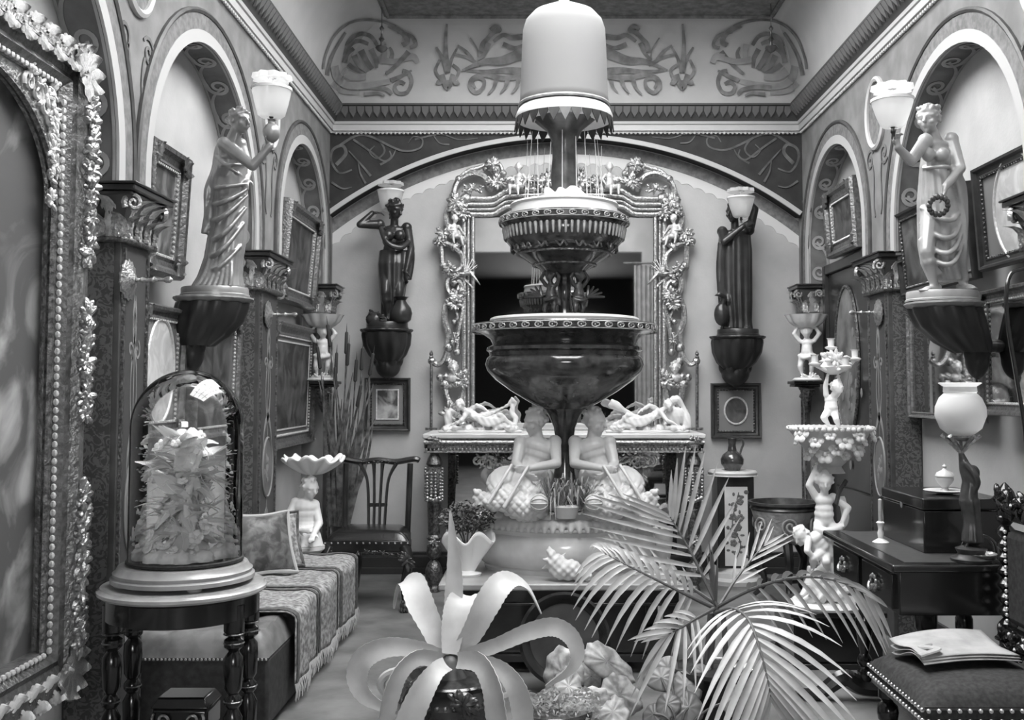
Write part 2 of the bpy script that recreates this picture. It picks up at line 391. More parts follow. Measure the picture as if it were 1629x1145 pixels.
# pilasters with painted panels and leaf capitals
LEAF = mesh('acanthus_leaf', acanthus(.085, .18, .8), 'gilt_light', 60)
LEAFS = mesh('acanthus_leaf', acanthus(.075, .105, .9), 'gilt', 60)
VOL = G(); VOL.tube([(p[0], 0, p[1]) for p in spiral(0, 0, .006, .034, 0, 1.6, 18)], [.007 + .005 * i / 17 for i in range(18)], 6); VOL = mesh('volute', VOL, 'gilt', 60)
def pilaster(n, side, y0, y1):
    X, RX = (XL, RL) if side == 'left' else (XR, RR); sg = 1 if side == 'left' else -1; F = X + sg * .025
    g = G(); g.bx(F, RX - sg * .02, y0, y1, 0, 2.04)
    root = struct('trim_%d' % n, g, 'shaft', smooth=0, bevel=.004)
    g = G(); g.box(((X + RX) / 2 + sg * .004, y0 - .003, 1.02), (.15, .006, 2.0)); obj('leaf_patterned_return', g, 'jamb_leaf', root)
    g = G()
    for yy in (y0 + .02, y1 - .02): g.bx(F, F + sg * .012, yy - .007, yy + .007, .2, 2.0)
    obj('panel_moulding', g, 'gilt_dark', root)
    yc = (y0 + y1) / 2; w = (y1 - y0) / 2 - .05
    mp = lambda u, v, h: (F + sg * (.002 + h), yc + u * w, v)
    g = G(); g.bx(F, F + sg * .003, y0 + .03, y1 - .03, .22, 1.99); obj('painted_panel', g, 'panel_dark', root)
    g = G()
    for m in (-1, 1):
        g.ribbon(spiral(m * .38, 1.60, .02, .3, 0, m * 1.2, 18), .08, lambda u, v, h: mp(u, 1.6 + (v - 1.6) * .14, h))
        for z0, z1, a in ((1.25, 1.62, .45), (.98, 1.28, .75), (.42, .72, .6), (1.62, 1.8, .25)):
            g.ribbon([tuple(p[:2]) for p in bez((0, z0, 0), (m * a, lerp(z0, z1, .3), 0), (m * a, lerp(z0, z1, .7), 0), (m * .05, z1, 0), 12)], .05, lambda u, v, h: mp(u, v, h))
    for z in (1.3, 1.1, .45, 1.68): g.ribbon([(0, z - .06), (0, z), (0, z + .07)], [.05, .26, .03], mp)
    g.ribbon([(0, .35), (0, 1.8)], .06, mp)
    obj('painted_arabesque', g, 'panel_paint', root)
    g = G(); g.add([mp(.72 * math.cos(a), .98 + .17 * math.sin(a), .004) for a in np.linspace(0, 2 * PI, 25)[:-1]], [tuple(range(24))])
    obj('painted_medallion', g, 'stencil_ground', root)
    g = G(); g.tube([mp(.75 * math.cos(a), .98 + .175 * math.sin(a), .004) for a in np.linspace(0, 2 * PI, 25)[:-1]], .007, 5, loop=True)
    for k in range(12): a = random.uniform(0, 6.28); q = random.uniform(0, .7); g.ell(mp(.6 * q * math.cos(a), .97 + .14 * q * math.sin(a), .003), (.004, .016, .02), 6, 4)
    obj('painted_bouquet', g, 'panel_paint', root)
    # capital
    g = G(); xc = (F + RX) / 2
    def bell(t): return .005 + .05 * t ** 2.2
    rg = []
    for i in range(7):
        t = i / 6; e = bell(t); z = 2.03 + .17 * t
        rg.append([(F + sg * e, y0 - e, z), (F + sg * e, y1 + e, z), (RX - sg * .02, y1 + e, z), (RX - sg * .02, y0 - e, z)])
    g.rings(rg); obj('capital_bell', g, 'shaft', root)
    g = G(); g.bx(F + sg * .03, RX - sg * .02, y0 - .03, y1 + .03, 2.015, 2.04); obj('astragal', g, 'gilt_dark', root, bevel=.01)
    g = G()
    for e, z0, z1 in ((.055, 2.195, 2.212), (.075, 2.212, 2.235), (.085, 2.235, 2.245)): g.bx(F + sg * e, RX - sg * .02, y0 - e, y1 + e, z0, z1)
    obj('abacus', g, 'dark_wood', root, bevel=.004)
    rz = -PI / 2 if sg > 0 else PI / 2
    nl = max(2, round((y1 - y0) / .09))
    for k in range(nl): link('acanthus_leaf', LEAF, root, (F + sg * .016, lerp(y0, y1, (k + .5) / nl), 2.035), (0, 0, rz))
    for k in range(nl + 1): link('acanthus_leaf', LEAFS, root, (F + sg * .03, lerp(y0, y1, k / nl), 2.035), (0, 0, rz))
    for k in range(2): link('acanthus_leaf', LEAF, root, (lerp(F, RX, (k + .5) / 2.2), y0 - .016, 2.035), (0, 0, PI))
    for k in range(3): link('acanthus_leaf', LEAFS, root, (lerp(F, RX, k / 2.2), y0 - .03, 2.035), (0, 0, PI))
    for yy in (y0 - .02, y1 + .02): link('volute', VOL, root, (F + sg * .05, yy, 2.17), (0, 0, R(45 if (yy < yc) == (sg > 0) else -45)), 1.1)
    link('volute', VOL, root, (xc, y0 - .06, 2.17), (0, 0, 0), .9)
    return root
pilaster(1, 'left', 4.02, 4.30); pilaster(2, 'left', 6.02, 6.42); pilaster(3, 'left', 7.96, 8.10)
pilaster(4, 'right', 4.02, 4.30); pilaster(5, 'right', 6.06, 6.42); pilaster(6, 'right', 7.96, 8.10)

# curtain holdbacks pinned on the pilasters
def holdback(loc, sg, label):
    t = thing('curtain_holdback', label, 'holdback', loc, group='gilt holdback pins on the pilasters')
    g = G(); M = Matrix.Rotation(sg * PI / 2, 4, 'Y')
    g.lathe([(.012, 0), (.075, .004), (.08, .012), (.05, .022), (.03, .03), (.012, .04)], 28, fn=lambda a, v: 1 + .09 * math.cos(14 * a) * (1 - v), M=M)
    obj('rosette', g, 'gilt', t)
    g = G(); g.lathe([(.006, .03), (.010, .04), (.006, .055), (.012, .065), (.007, .08), (.007, .10), (.013, .112), (.007, .125), (.007, .15), (.013, .16), (.013, .175), (.003, .185)], 10, M=M)
    obj('pin', g, 'gilt', t)
p = atx(200, 445, XL + .03); holdback(p, 1, 'gilt rosette holdback pin on the near left pilaster, beside the big painting')
p = atx(424, 500, XL + .03); holdback(p, 1, 'gilt rosette holdback pin on the left pilaster behind the statue')
p = atx(1400, 497, XR - .03); holdback(p, -1, 'gilt rosette holdback pin on the right pilaster beside the oval-panelled door')

# ---- back wall
wb_g = G(); wb_g.bx(-2, 2.4, YBR, YBR + .15, 0, 3.75); wb = struct('wall_back', wb_g, 'wall_plaster', smooth=0)
A = at(527, 345, YB); B = at(897, 219, YB); C = at(1268, 335, YB)
axc = (A.x + C.x) / 2; half = (C.x - A.x) / 2 + .02; spz = (A.z + C.z) / 2 - .01; rise = B.z - spz
AR = (half ** 2 + rise ** 2) / (2 * rise); acz = B.z - AR
def bz(x, grow=0): return acz + math.sqrt(max(0, (AR + grow) ** 2 - (x - axc) ** 2))
g = G(); xs = np.linspace(axc - half, axc + half, 49)
for a, c in zip(xs, xs[1:]):
    g.add([(a, YB, bz(a)), (c, YB, bz(c)), (c, YB, 3.75), (a, YB, 3.75), (a, YBR, bz(a)), (c, YBR, bz(c))], [(0, 1, 2, 3), (0, 4, 5, 1)])
g.bx(-1.9, axc - half, YB, YBR + .01, spz, 3.75); g.bx(axc + half, 2.3, YB, YBR + .01, spz, 3.75)
obj('arched_spandrel', g, 'spandrel_dark', wb, smooth=30)
def bring(name, lo, hi, y, pr, m, sc=0):
    g = G(); rg = []; N = 97 if not sc else 40 * 8 + 1
    for i in range(N):
        ex = .16 if y == YBR else 0; x = lerp(axc - half - ex, axc + half + ex, i / (N - 1)); d = lo
        if sc: d = lo + .022 * abs(math.sin(PI * i / 8))
        a = math.atan2(bz(x) - acz, x - axc); u = lambda q: (axc + (AR + q) * math.cos(a), acz + (AR + q) * math.sin(a))
        p, q = u(d), u(hi); rg.append([(p[0], y, p[1]), (p[0], y - pr, p[1]), (q[0], y - pr, q[1]), (q[0], y, q[1])])
    g.rings(rg); return obj(name, g, m, wb, smooth=30)
bring('white_arch_band', -.005, .03, YB, .018, 'band_white')
bring('stencilled_arch_band', -.10, -.008, YBR, .006, 'band_grey')
mat('scallop_band', .56, .75); bring('scalloped_arch_band', -.19, -.10, YBR, .004, 'scallop_band', 1)
# leaf scrolls in the dark spandrels, drawn in the wall plane
def spx(px, py): p = at(px, py, YB); return (p.x, p.z)
g = G(); mpb = lambda u, v, h: (u, YB - .002 - h, v)
STK = [0]
def stroke(g, pts, w0, w1, mp, n=8, conv=spx):
    STK[0] = (STK[0] + 1) % 12
    c = cr([(*conv(*p), 0) for p in pts], n); k = len(c)
    g.ribbon([(q.x, q.y) for q in c], [max(.003, lerp(w0, w1, abs(i / (k - 1) * 2 - 1) ** 1.0) if False else lerp(w0, w1, i / (k - 1))) for i in range(k)], mp, .002 + .0006 * STK[0])
LSP = [([(535, 262), (550, 245), (545, 232), (530, 238), (527, 255), (540, 275), (560, 270)], .05, .02), ([(540, 232), (570, 215), (600, 222), (612, 240), (600, 252), (588, 242), (596, 232)], .035, .012),
       ([(562, 222), (588, 240), (610, 256), (622, 250), (620, 240)], .03, .015), ([(555, 240), (575, 262), (590, 280)], .012, .035), ([(570, 255), (573, 275), (582, 292)], .01, .03), ([(600, 222), (640, 240), (668, 236), (672, 222), (658, 218), (650, 228)], .03, .012),
       ([(630, 238), (622, 252), (605, 262)], .01, .03), ([(660, 222), (700, 214), (730, 222), (760, 220)], .025, .008), ([(690, 216), (700, 228), (715, 230)], .012, .022), ([(528, 290), (545, 300), (560, 298)], .03, .01)]
for pts, w0, w1 in LSP:
    stroke(g, pts, w0 * .6, w1 * .6, mpb); stroke(g, [(1797 - x, y - 2) for x, y in pts], w0 * .6, w1 * .6, mpb)
obj('painted_scroll', g, 'spandrel_paint', wb)
# ---- baseboards
g = G(); g.bx(-1.8, 2.2, YBR - .025, YBR, 0, .13); g.bx(-1.8, 2.2, YBR - .035, YBR, 0, .05); g.bx(-1.8, 2.2, YBR - .03, YBR, .15, .17); struct('baseboard_back', g, 'baseboard', smooth=0, bevel=.004)
for s, rx, sg in (('left', RL, 1), ('right', RR, -1)):
    g = G()
    for a, b in ((Y0, 4.0), (4.31, 6.0), (6.43, 7.95)): g.bx(rx, rx + sg * .025, a, b, 0, .15); g.bx(rx, rx + sg * .04, a, b, 0, .05)
    struct('baseboard_' + s, g, 'baseboard', smooth=0, bevel=.004)

# ---- cornice, swept round three walls
def sweep3(prof, name, m, parent=None):
    rg = []
    for d, z in prof: rg.append([(XL + d, Y0, z), (XL + d, YB - d, z), (XR - d, YB - d, z), (XR - d, Y0, z)])
    g = G(); g.rings(rg, closed=False, caps=False); return struct(name, g, m, parent, smooth=30)
tr = sweep3([(0, 3.455), (.012, 3.455), (.012, 3.468), (.03, 3.47), (.03, 3.515), (.04, 3.52), (.045, 3.54)], 'trim_7', 'cornice_light')
sweep3([(.045, 3.54), (.055, 3.56), (.085, 3.60), (.10, 3.63), (.10, 3.645), (.115, 3.65), (.115, 3.665), (.06, 3.668)], 'dark_moulding', 'cornice_dark', tr)
lg = G(); lg.prism([(-.026, 0), (-.026, -.036), (0, -.075), (.026, -.036), (.026, 0)], lambda u, v: (u, -(.108 + v * .6), v), lambda u, v: (u, -(.122 + v * .6), v)); LEAFC = mesh('cornice_leaf', lg, 'cornice_leaf', 0)
def leaf_row(a, b, rz, off):
    n = int((b - a) / .062)
    for i in range(n): yield lerp(a, b, (i + .5) / n)
for x in leaf_row(XL + .1, XR - .1, 0, 0): link('cornice_leaf', LEAFC, tr, (x, YB, 3.64))
for sg, X in ((1, XL), (-1, XR)):
    for y in leaf_row(3.0, YB - .1, 0, 0): link('cornice_leaf', LEAFC, tr, (X, y, 3.64), (0, 0, sg * PI / 2))
g = G()
for x in np.linspace(XL + .05, XR - .05, 110): g.ell((x, YB - .018, 3.452), .011, 6, 4)
for sg, X in ((1, XL), (-1, XR)):
    for y in np.linspace(3.2, YB - .05, 140): g.ell((X + sg * .018, y, 3.452), .011, 6, 4)
o = obj('bead_row', g, 'cornice_light', tr); o['kind'] = 'stuff'

# ---- cove and ceiling
CI = dict(l=.49, r=.31, b=.47); ZT = 4.22; ZB = 3.66
def cove_pt(t): return (1 - math.cos(t * PI / 2)) * .72 + t * .28, math.sin(t * PI / 2) * .8 + t * .2
rg = []
for i in range(13):
    d, z = cove_pt(i / 12); z = lerp(ZB, ZT, z); L, Rr, Bk = (lerp(.06, CI[k], d) for k in 'lrb')
    rg.append([(XL + L, Y0, z), (XL + L, YB - Bk, z), (XR - Rr, YB - Bk, z), (XR - Rr, Y0, z)])
g = G(); g.rings(rg, closed=False, caps=False); cl = struct('ceiling', g, 'cove', smooth=30)
cxl, cxr, cyb = XL + CI['l'], XR - CI['r'], YB - CI['b']
SKX = (-.72, 1.30); SKY = (2.3, 7.15)
g = G(); 
for x0, x1, y0, y1 in ((cxl, SKX[0], Y0, cyb), (SKX[1], cxr, Y0, cyb), (SKX[0], SKX[1], SKY[1], cyb), (SKX[0], SKX[1], Y0, SKY[0])): g.bx(x0, x1, y0, y1, ZT, ZT + .06)
obj('ceiling_border', g, 'ceiling_dark', cl, smooth=0)
g = G(); g.tube([(cxl + .03, Y0, ZT - .005), (cxl + .03, cyb - .03, ZT - .005), (cxr - .03, cyb - .03, ZT - .005), (cxr - .03, Y0, ZT - .005)], .02, 6); obj('ceiling_bead', g, 'ceiling_dark', cl)
g = G(); g.bx(SKX[0], SKX[1], SKY[0] - .02, SKY[0], ZT + .0, ZT + .3); g.bx(SKX[0], SKX[1], SKY[1], SKY[1] + .02, ZT, ZT + .3); g.bx(SKX[0] - .02, SKX[0], SKY[0], SKY[1], ZT, ZT + .3); g.bx(SKX[1], SKX[1] + .02, SKY[0], SKY[1], ZT, ZT + .3)
sk = struct('window_1', g, 'cove', smooth=0)
pg = G(); pw = (SKX[1] - SKX[0]) / 4; ph = (SKY[1] - SKY[0]) / 6; pg.box((0, 0, 0), (pw - .03, ph - .03, .006)); PANE = mesh('pane', pg, 'skylight_glass', 0)
for i in range(4):
    for j in range(6): link('pane', PANE, sk, (SKX[0] + pw * (i + .5), SKY[0] + ph * (j + .5), ZT + .28))
g = G()
for i in range(1, 4): g.bx(SKX[0] + pw * i - .015, SKX[0] + pw * i + .015, SKY[0], SKY[1], ZT + .25, ZT + .3)
for j in range(1, 6): g.bx(SKX[0], SKX[1], SKY[0] + ph * j - .015, SKY[0] + ph * j + .015, ZT + .25, ZT + .3)
obj('glazing_bar', g, 'cornice_dark', sk, smooth=0)

# painted arabesques on the back cove
cov = []
for i in range(61):
    d, z = cove_pt(i / 60); cov.append((d, lerp(ZB, ZT, z)))
def cove_hit(px, py, h):                 # where a line of sight meets the cove, lifted h off the plaster
    a = (px - CX) / F_PX; b = (CY - py) / F_PX; D = V3((a, _c - b * _s, _s + b * _c)); best = 1e9
    for kind in 'blr':
        prev = None
        for d, z in cov:
            t = (YB - lerp(.06, CI['b'], d)) / D.y if kind == 'b' else ((XL + lerp(.06, CI['l'], d)) / D.x if kind == 'l' and D.x < -.01 else ((XR - lerp(.06, CI['r'], d)) / D.x if kind == 'r' and D.x > .01 else 1e9))
            e = EYE + D.z * t - z
            if prev is not None and t < 1e8 and (e <= 0) != (prev[0] <= 0): f = prev[0] / (prev[0] - e); best = min(best, lerp(prev[1], t, f))
            prev = (e, t)
    if best > 1e8: best = (YB - .06) / D.y
    return V3((0, 0, EYE)) + D * (best - h)
V3 = Vector
def cstroke(g, pts, w0, w1, n=8):
    # widths in px are converted on the surface through neighbouring points
    c = cr([(x, y, 0) for x, y in pts], n); k = len(c); A = []; B = []
    for i in range(k):
        a = c[max(0, i - 1)]; b = c[min(k - 1, i + 1)]; d = (b - a); l = d.length or 1; t = i / (k - 1); w_ = lerp(w0, w1, t) / 2
        A.append((c[i].x - d.y / l * w_, c[i].y + d.x / l * w_)); B.append((c[i].x + d.y / l * w_, c[i].y - d.x / l * w_))
    STK[0] = (STK[0] + 1) % 12; h1 = .010 + .0012 * STK[0]; h0 = .004
    g.rings([[cove_hit(*A[i], h1), cove_hit(*B[i], h1), cove_hit(*B[i], h0), cove_hit(*A[i], h0)] for i in range(k)])
def mir(pts): return [(1797 - x, y) for x, y in pts]
g = G()
CEN = [([(711, 38), (709, 70), (712, 115)], 3, 9), ([(694, 75), (704, 92), (712, 115)], 3, 8), ([(728, 75), (718, 95), (712, 115)], 3, 8), ([(700, 95), (693, 112), (702, 126), (712, 130), (724, 126), (730, 112), (720, 103)], 5, 5),
       ([(703, 118), (712, 140), (721, 118)], 8, 8), ([(694, 130), (700, 132), (704, 126)], 7, 5), ([(730, 130), (725, 132), (720, 126)], 7, 5),
       ([(735, 112), (770, 98), (800, 96), (840, 80)], 3, 20), ([(740, 112), (775, 114), (810, 112), (850, 116)], 3, 14), ([(722, 86), (745, 92), (765, 104)], 4, 5), ([(728, 72), (742, 82), (752, 95)], 3, 6), ([(748, 60), (760, 80), (762, 102)], 2, 3), ([(765, 82), (768, 70), (775, 62), (785, 52), (795, 48), (788, 42), (780, 48)], 8, 6), ([(760, 95), (770, 86), (778, 68)], 3, 9),
       ([(785, 66), (800, 56), (815, 60), (835, 58)], 5, 10), ([(800, 70), (820, 76), (840, 68)], 8, 4), ([(756, 140), (752, 130), (760, 124), (770, 128), (768, 140), (757, 147), (748, 138), (752, 125), (772, 119), (800, 124), (845, 120)], 4, 9), ([(790, 126), (785, 140), (776, 150)], 8, 2), ([(808, 126), (804, 138), (796, 148)], 8, 2), ([(825, 126), (822, 138), (814, 148)], 8, 2)]
for pts, a, b in CEN: cstroke(g, pts, a, b); cstroke(g, mir(pts), a, b)
obj('painted_arabesque', g, 'cove_paint', cl)
g = G(); h = G()
SIDE = [([(552, 74), (560, 60), (575, 54), (590, 58), (600, 72)], 8, 6), ([(550, 88), (556, 72), (570, 65), (586, 70)], 9, 6), ([(548, 100), (552, 86), (563, 77)], 9, 6), ([(574, 80), (582, 95), (592, 110)], 11, 7), ([(563, 88), (571, 103), (585, 113)], 10, 6), ([(590, 78), (597, 92), (599, 108)], 9, 5), ([(554, 102), (566, 111), (580, 115)], 8, 5),
        ([(520, 120), (526, 95), (536, 74), (550, 52)], 7, 4), ([(514, 110), (518, 88), (530, 60), (550, 40), (575, 32), (605, 34), (630, 42)], 4, 4), ([(618, 40), (640, 52), (648, 66), (640, 72)], 8, 8), ([(632, 50), (655, 58), (662, 72), (652, 76)], 6, 5), ([(614, 118), (630, 104), (642, 92), (650, 82)], 5, 9), ([(620, 100), (624, 85), (620, 75)], 9, 3), ([(640, 112), (650, 116), (655, 130), (648, 146), (634, 148), (628, 138), (636, 130), (644, 134)], 6, 6), ([(622, 128), (640, 120), (655, 112)], 8, 3), ([(570, 140), (590, 138), (615, 142), (624, 150)], 9, 5), ([(580, 150), (600, 148), (612, 152)], 6, 3)]
SOFT = [([(532, 105), (538, 126), (558, 137), (590, 135), (620, 129)], 13, 8), ([(528, 132), (545, 145), (572, 148)], 9, 6), ([(602, 94), (626, 98), (650, 92)], 10, 8), ([(545, 112), (560, 122), (582, 122)], 14, 10), ([(645, 92), (658, 90), (664, 100)], 12, 8), ([(610, 70), (612, 88), (606, 100)], 9, 7)]
for pts, a, b in SIDE: cstroke(g, pts, a, b); cstroke(g, mir(pts), a, b)
for pts, a, b in SOFT: cstroke(h, pts, a, b); cstroke(h, mir(pts), a, b)
obj('painted_lunette', g, 'cove_paint', cl); obj('painted_cloud', h, 'cove_paint_light', cl)

# ---- rear wall with the wide doorway the picture is taken through, and the dark anteroom
g = G(); g.bx(-2.1, -1.38, Y0 - .12, Y0, 0, 4.3); g.bx(1.42, 2.5, Y0 - .12, Y0, 0, 4.3); g.bx(-1.38, 1.42, Y0 - .12, Y0, 3.35, 4.3)
struct('wall_front', g, 'wall_plaster', smooth=0)
g = G(); g.bx(-2.4, -2.3, -3.2, Y0 - .12, 0, 3.6); g.bx(2.7, 2.8, -3.2, Y0 - .12, 0, 3.6); g.bx(-2.4, 2.8, -3.3, -3.2, 0, 3.6); g.bx(-2.4, 2.8, -3.2, Y0 - .12, 3.5, 3.6)
struct('wall_anteroom', g, 'velvet', smooth=0)
t = thing('portiere_curtain', 'white lace curtain hanging at the doorway, seen only in the big mirror', 'curtain', (1.5, Y0 + .08, 0))
g = G(); g.surf(lambda u, v: (lerp(-.2, .2, u), .03 * math.sin(u * 40) * (1 - .2 * v), lerp(3.15, .4, v)), 48, 10); obj('drape', g, 'paper', t)
g = G(); g.tube([(-.35, 0, 3.18), (.35, 0, 3.18)], .015, 8); obj('rod', g, 'gilt_dark', t)

g = G(); g.bx(-.6, 1.15, -3.2, -3.15, 1.7, 1.75); g.bx(-.6, 1.15, -3.2, -3.15, 2.72, 2.77); g.bx(-.6, -.55, -3.2, -3.15, 1.7, 2.77); g.bx(1.10, 1.15, -3.2, -3.15, 1.7, 2.77); g.bx(.25, .3, -3.2, -3.15, 1.75, 2.72); g.bx(-.55, 1.1, -3.2, -3.15, 2.22, 2.25)  # unseen window-shaped fill light, added to brighten surfaces facing the camera
w2_ = struct('fill_panel', g, 'cove', smooth=0)
pg = G(); pg.box((0, 0, 0), (.79, .008, .46)); FILL_PANE = mesh('pane', pg, 'fill_glow', 0)
for x in (-.15, .70):
    for z in (1.985, 2.485): link('pane', FILL_PANE, w2_, (x, -3.185, z))
# ------------------------------------------------------------------ carved figures
V = Vector
def basis(f, u=(0, 0, 1)):
    f = V(f).normalized(); u = V(u); u = (u - f * u.dot(f)).normalized(); s = f.cross(u)
    return f, u, s, Matrix((s, f, u)).transposed()     # columns: side, forward, up
def head(g, c, H, face, up=(0, 0, 1), hair='bun', fat=1.):
    c = V(c); f, u, s, q = basis(face, up)
    P = lambda a, b, d: c + s * a * H + f * b * H + u * d * H
    g.ell(P(0, -.03, .10), (.375 * H * fat, .44 * H, .40 * H), 16, 12, q)
    g.ell(P(0, .10, -.17), (.28 * H * fat, .30 * H, .32 * H), 14, 10, q)
    g.ell(P(0, .25, -.41), (.11 * H, .11 * H, .09 * H), 8, 6, q)                      # chin
    g.cap(P(0, .385, .10), P(0, .50, -.12), .045 * H, .072 * H, 8)                    # nose
    for k in (-1, 1):
        g.cap(P(k * .06, .385, .11), P(k * .26, .30, .10), .055 * H, .045 * H, 8)      # brow
        g.ell(P(k * .20, .26, -.12), (.11 * H, .11 * H, .10 * H), 8, 6, q)             # cheek
        g.ell(P(k * .15, .345, .01), (.062 * H, .04 * H, .034 * H), 8, 6, q)           # eye
        g.ell(P(k * .375 * fat, -.03, -.03), (.04 * H, .09 * H, .13 * H), 8, 6, q)     # ear
    g.cap(P(-.08, .37, -.245), P(.08, .37, -.245), .03 * H, .03 * H, 8); g.cap(P(-.06, .355, -.295), P(.06, .355, -.295), .035 * H, .035 * H, 8)  # lips
    rnd = random.Random(3)
    if hair:
        for i in range(46):
            th = rnd.uniform(0, 2 * PI); ph = rnd.uniform(0, 1.75 if hair != 'curl' else 1.95)
            a, b, d = math.sin(ph) * math.cos(th), math.sin(ph) * math.sin(th), math.cos(ph)
            if b > .45 and d < .50: continue
            r = .085 if hair == 'curl' else .07
            g.ell(P(a * .40 * fat, -.04 + b * .46, .12 + d * .42), (r * H,) * 3, 7, 5)
        if hair == 'bun':
            g.ell(P(0, -.52, .10), (.20 * H, .19 * H, .17 * H), 10, 8, q)
            for k in (-1, 1):
                g.cap(P(0, .33, .36), P(k * .30, .20, .22), .07 * H, .07 * H, 8); g.cap(P(k * .30, .20, .22), P(k * .38, -.15, .05), .07 * H, .07 * H, 8)
        if hair == 'crown':
            for i in range(11):
                a = PI * 2 * i / 11; g.ell(P(.36 * math.cos(a), .36 * math.sin(a) - .04, .42), (.085 * H,) * 3, 7, 6)
            for k in (-1, 1):
                g.cap(P(0, .36, .30), P(k * .32, .16, .2), .08 * H, .08 * H, 8); g.cap(P(k * .32, .16, .2), P(k * .36, -.2, -.1), .08 * H, .06 * H, 8)
            g.ell(P(0, -.46, -.02), (.2 * H, .18 * H, .2 * H), 10, 8, q)
def hand(g, w, d, nrm, S, curl=.5, spread=.18, thumb=1):
    """palm with five separate fingers; w wrist, d pointing direction, nrm out of the palm, S hand length"""
    w = V(w); f, n, s, q = basis(d, nrm)
    pal = w + f * S * .24
    g.ell(pal, (S * .23, S * .30, S * .10), 10, 8, q)
    for i, (o, l, r) in enumerate(((-.165, .40, .052), (-.055, .47, .055), (.055, .44, .053), (.16, .34, .046))):
        p0 = w + f * S * .46 + s * S * o; a = curl * .9; dd = (f + s * o * spread * 4).normalized()
        d1 = dd * math.cos(a * .6) + n * math.sin(a * .6); d2 = dd * math.cos(a * 1.7) + n * math.sin(a * 1.7)
        p1 = p0 + d1 * S * l * .52; p2 = p1 + d2 * S * l * .48
        g.cap(p0 - f * S * .1, p1, S * r * 1.1, S * r, 7); g.cap(p1, p2, S * r, S * r * .8, 7)
    p0 = w + f * S * .14 + s * S * -.16 * thumb; p1 = p0 + (f * .55 - s * .75 * thumb + n * .25).normalized() * S * .22; p2 = p1 + (f * .9 - s * .15 * thumb + n * .45).normalized() * S * .18
    g.cap(p0, p1, S * .075, S * .06, 7); g.cap(p1, p2, S * .06, S * .048, 7)
def foot(g, a, d, L):
    a = V(a); d = V(d); d = V((d.x, d.y, 0)).normalized(); s = V((-d.y, d.x, 0))
    g.cap(a - d * L * .18 - V((0, 0, L * .12)), a + d * L * .40 - V((0, 0, L * .20)), L * .15, L * .11, 8)
    for i in range(5):
        o = (i - 2) * .075; e = a + d * L * (.62 - .05 * abs(i - 1)) + s * L * o - V((0, 0, L * .235))
        g.cap(a + d * L * .36 + s * L * o * .8 - V((0, 0, L * .2)), e, L * .07, L * .045, 6)
def limb(g, pts, rs): g.chain([V(p) for p in pts], rs)
def torso(g, pel, chest, right, H, wide=1., adult=True, belly=0.):
    """pelvis to chest, 'right' is the direction of the figure's right shoulder"""
    pel = V(pel); chest = V(chest); u = (chest - pel).normalized(); r = V(right); r = (r - u * r.dot(u)).normalized(); f = u.cross(r)
    f = -f if False else f; q = Matrix((r, f, u)).transposed()
    if adult:
        A = [(0, .62, .44, .42), (.28, .56, .40, .36), (.5, .50, .36, .34), (.75, .58, .40, .36), (1.0, .66, .42, .36), (1.16, .60, .34, .24)]
    else:
        A = [(0, .44, .40, .36), (.3, .45, .42 + belly, .34), (.6, .42, .38 + belly * .5, .32), (1., .44, .34, .30), (1.12, .40, .28, .2)]
    for t, w_, d_, h_ in A: g.ell(pel.lerp(chest, t) if t <= 1 else chest + u * (t - 1) * (chest - pel).length, (w_ * H * wide, d_ * H * wide, h_ * H), 14, 9, q)
    return u, r, f, q
def figure(J, H, adult=False, hair='curl', belly=.06, hands=True, fat=1., curl=.6):
    """J: named joints; returns the overlapping volumes of one body"""
    g = G(); k = 1.0
    tr = dict(sh=.25, el=.19, wr=.135, hip=.36, kn=.25, an=.155) if adult else dict(sh=.19, el=.165, wr=.125, hip=.27, kn=.21, an=.14)
    right = V(J['sR']) - V(J['sL'])
    torso(g, J['pel'], J['chest'], right, H, 1. if adult else fat, adult, belly)
    g.cap(J['chest'], J['head'], .22 * H, .19 * H)
    head(g, J['head'], H, J['face'], J.get('up', (0, 0, 1)), hair, 1.12 if not adult else 1.)
    for sd in 'LR':
        if 's' + sd in J:
            s, e, w = V(J['s' + sd]), V(J['e' + sd]), V(J['w' + sd]); limb(g, [s, e, w], [tr['sh'] * H * fat, tr['el'] * H * fat, tr['wr'] * H])
            g.ell(s, tr['sh'] * H * 1.1)
            g.cap(s, s.lerp(e, .6), tr['sh'] * H, tr['el'] * H * 1.15)
            if hands:
                d = V(J.get('d' + sd, (w - e))).normalized(); n = V(J.get('n' + sd, (0, 0, -1)))
                hand(g, w, d, n, H * (.72 if adult else .55), J.get('c' + sd, curl), thumb=1 if sd == 'R' else -1)
        if 'h' + sd in J:
            h, kn, a = V(J['h' + sd]), V(J['k' + sd]), V(J['a' + sd]); limb(g, [h, kn, a], [tr['hip'] * H * fat, tr['kn'] * H * fat, tr['an'] * H])
            g.ell(kn.lerp(a, .3), tr['kn'] * H * (1.0 if adult else 1.02) * fat)
            foot(g, a, J.get('t' + sd, J['face']), H * (1.0 if adult else .62))
    return g
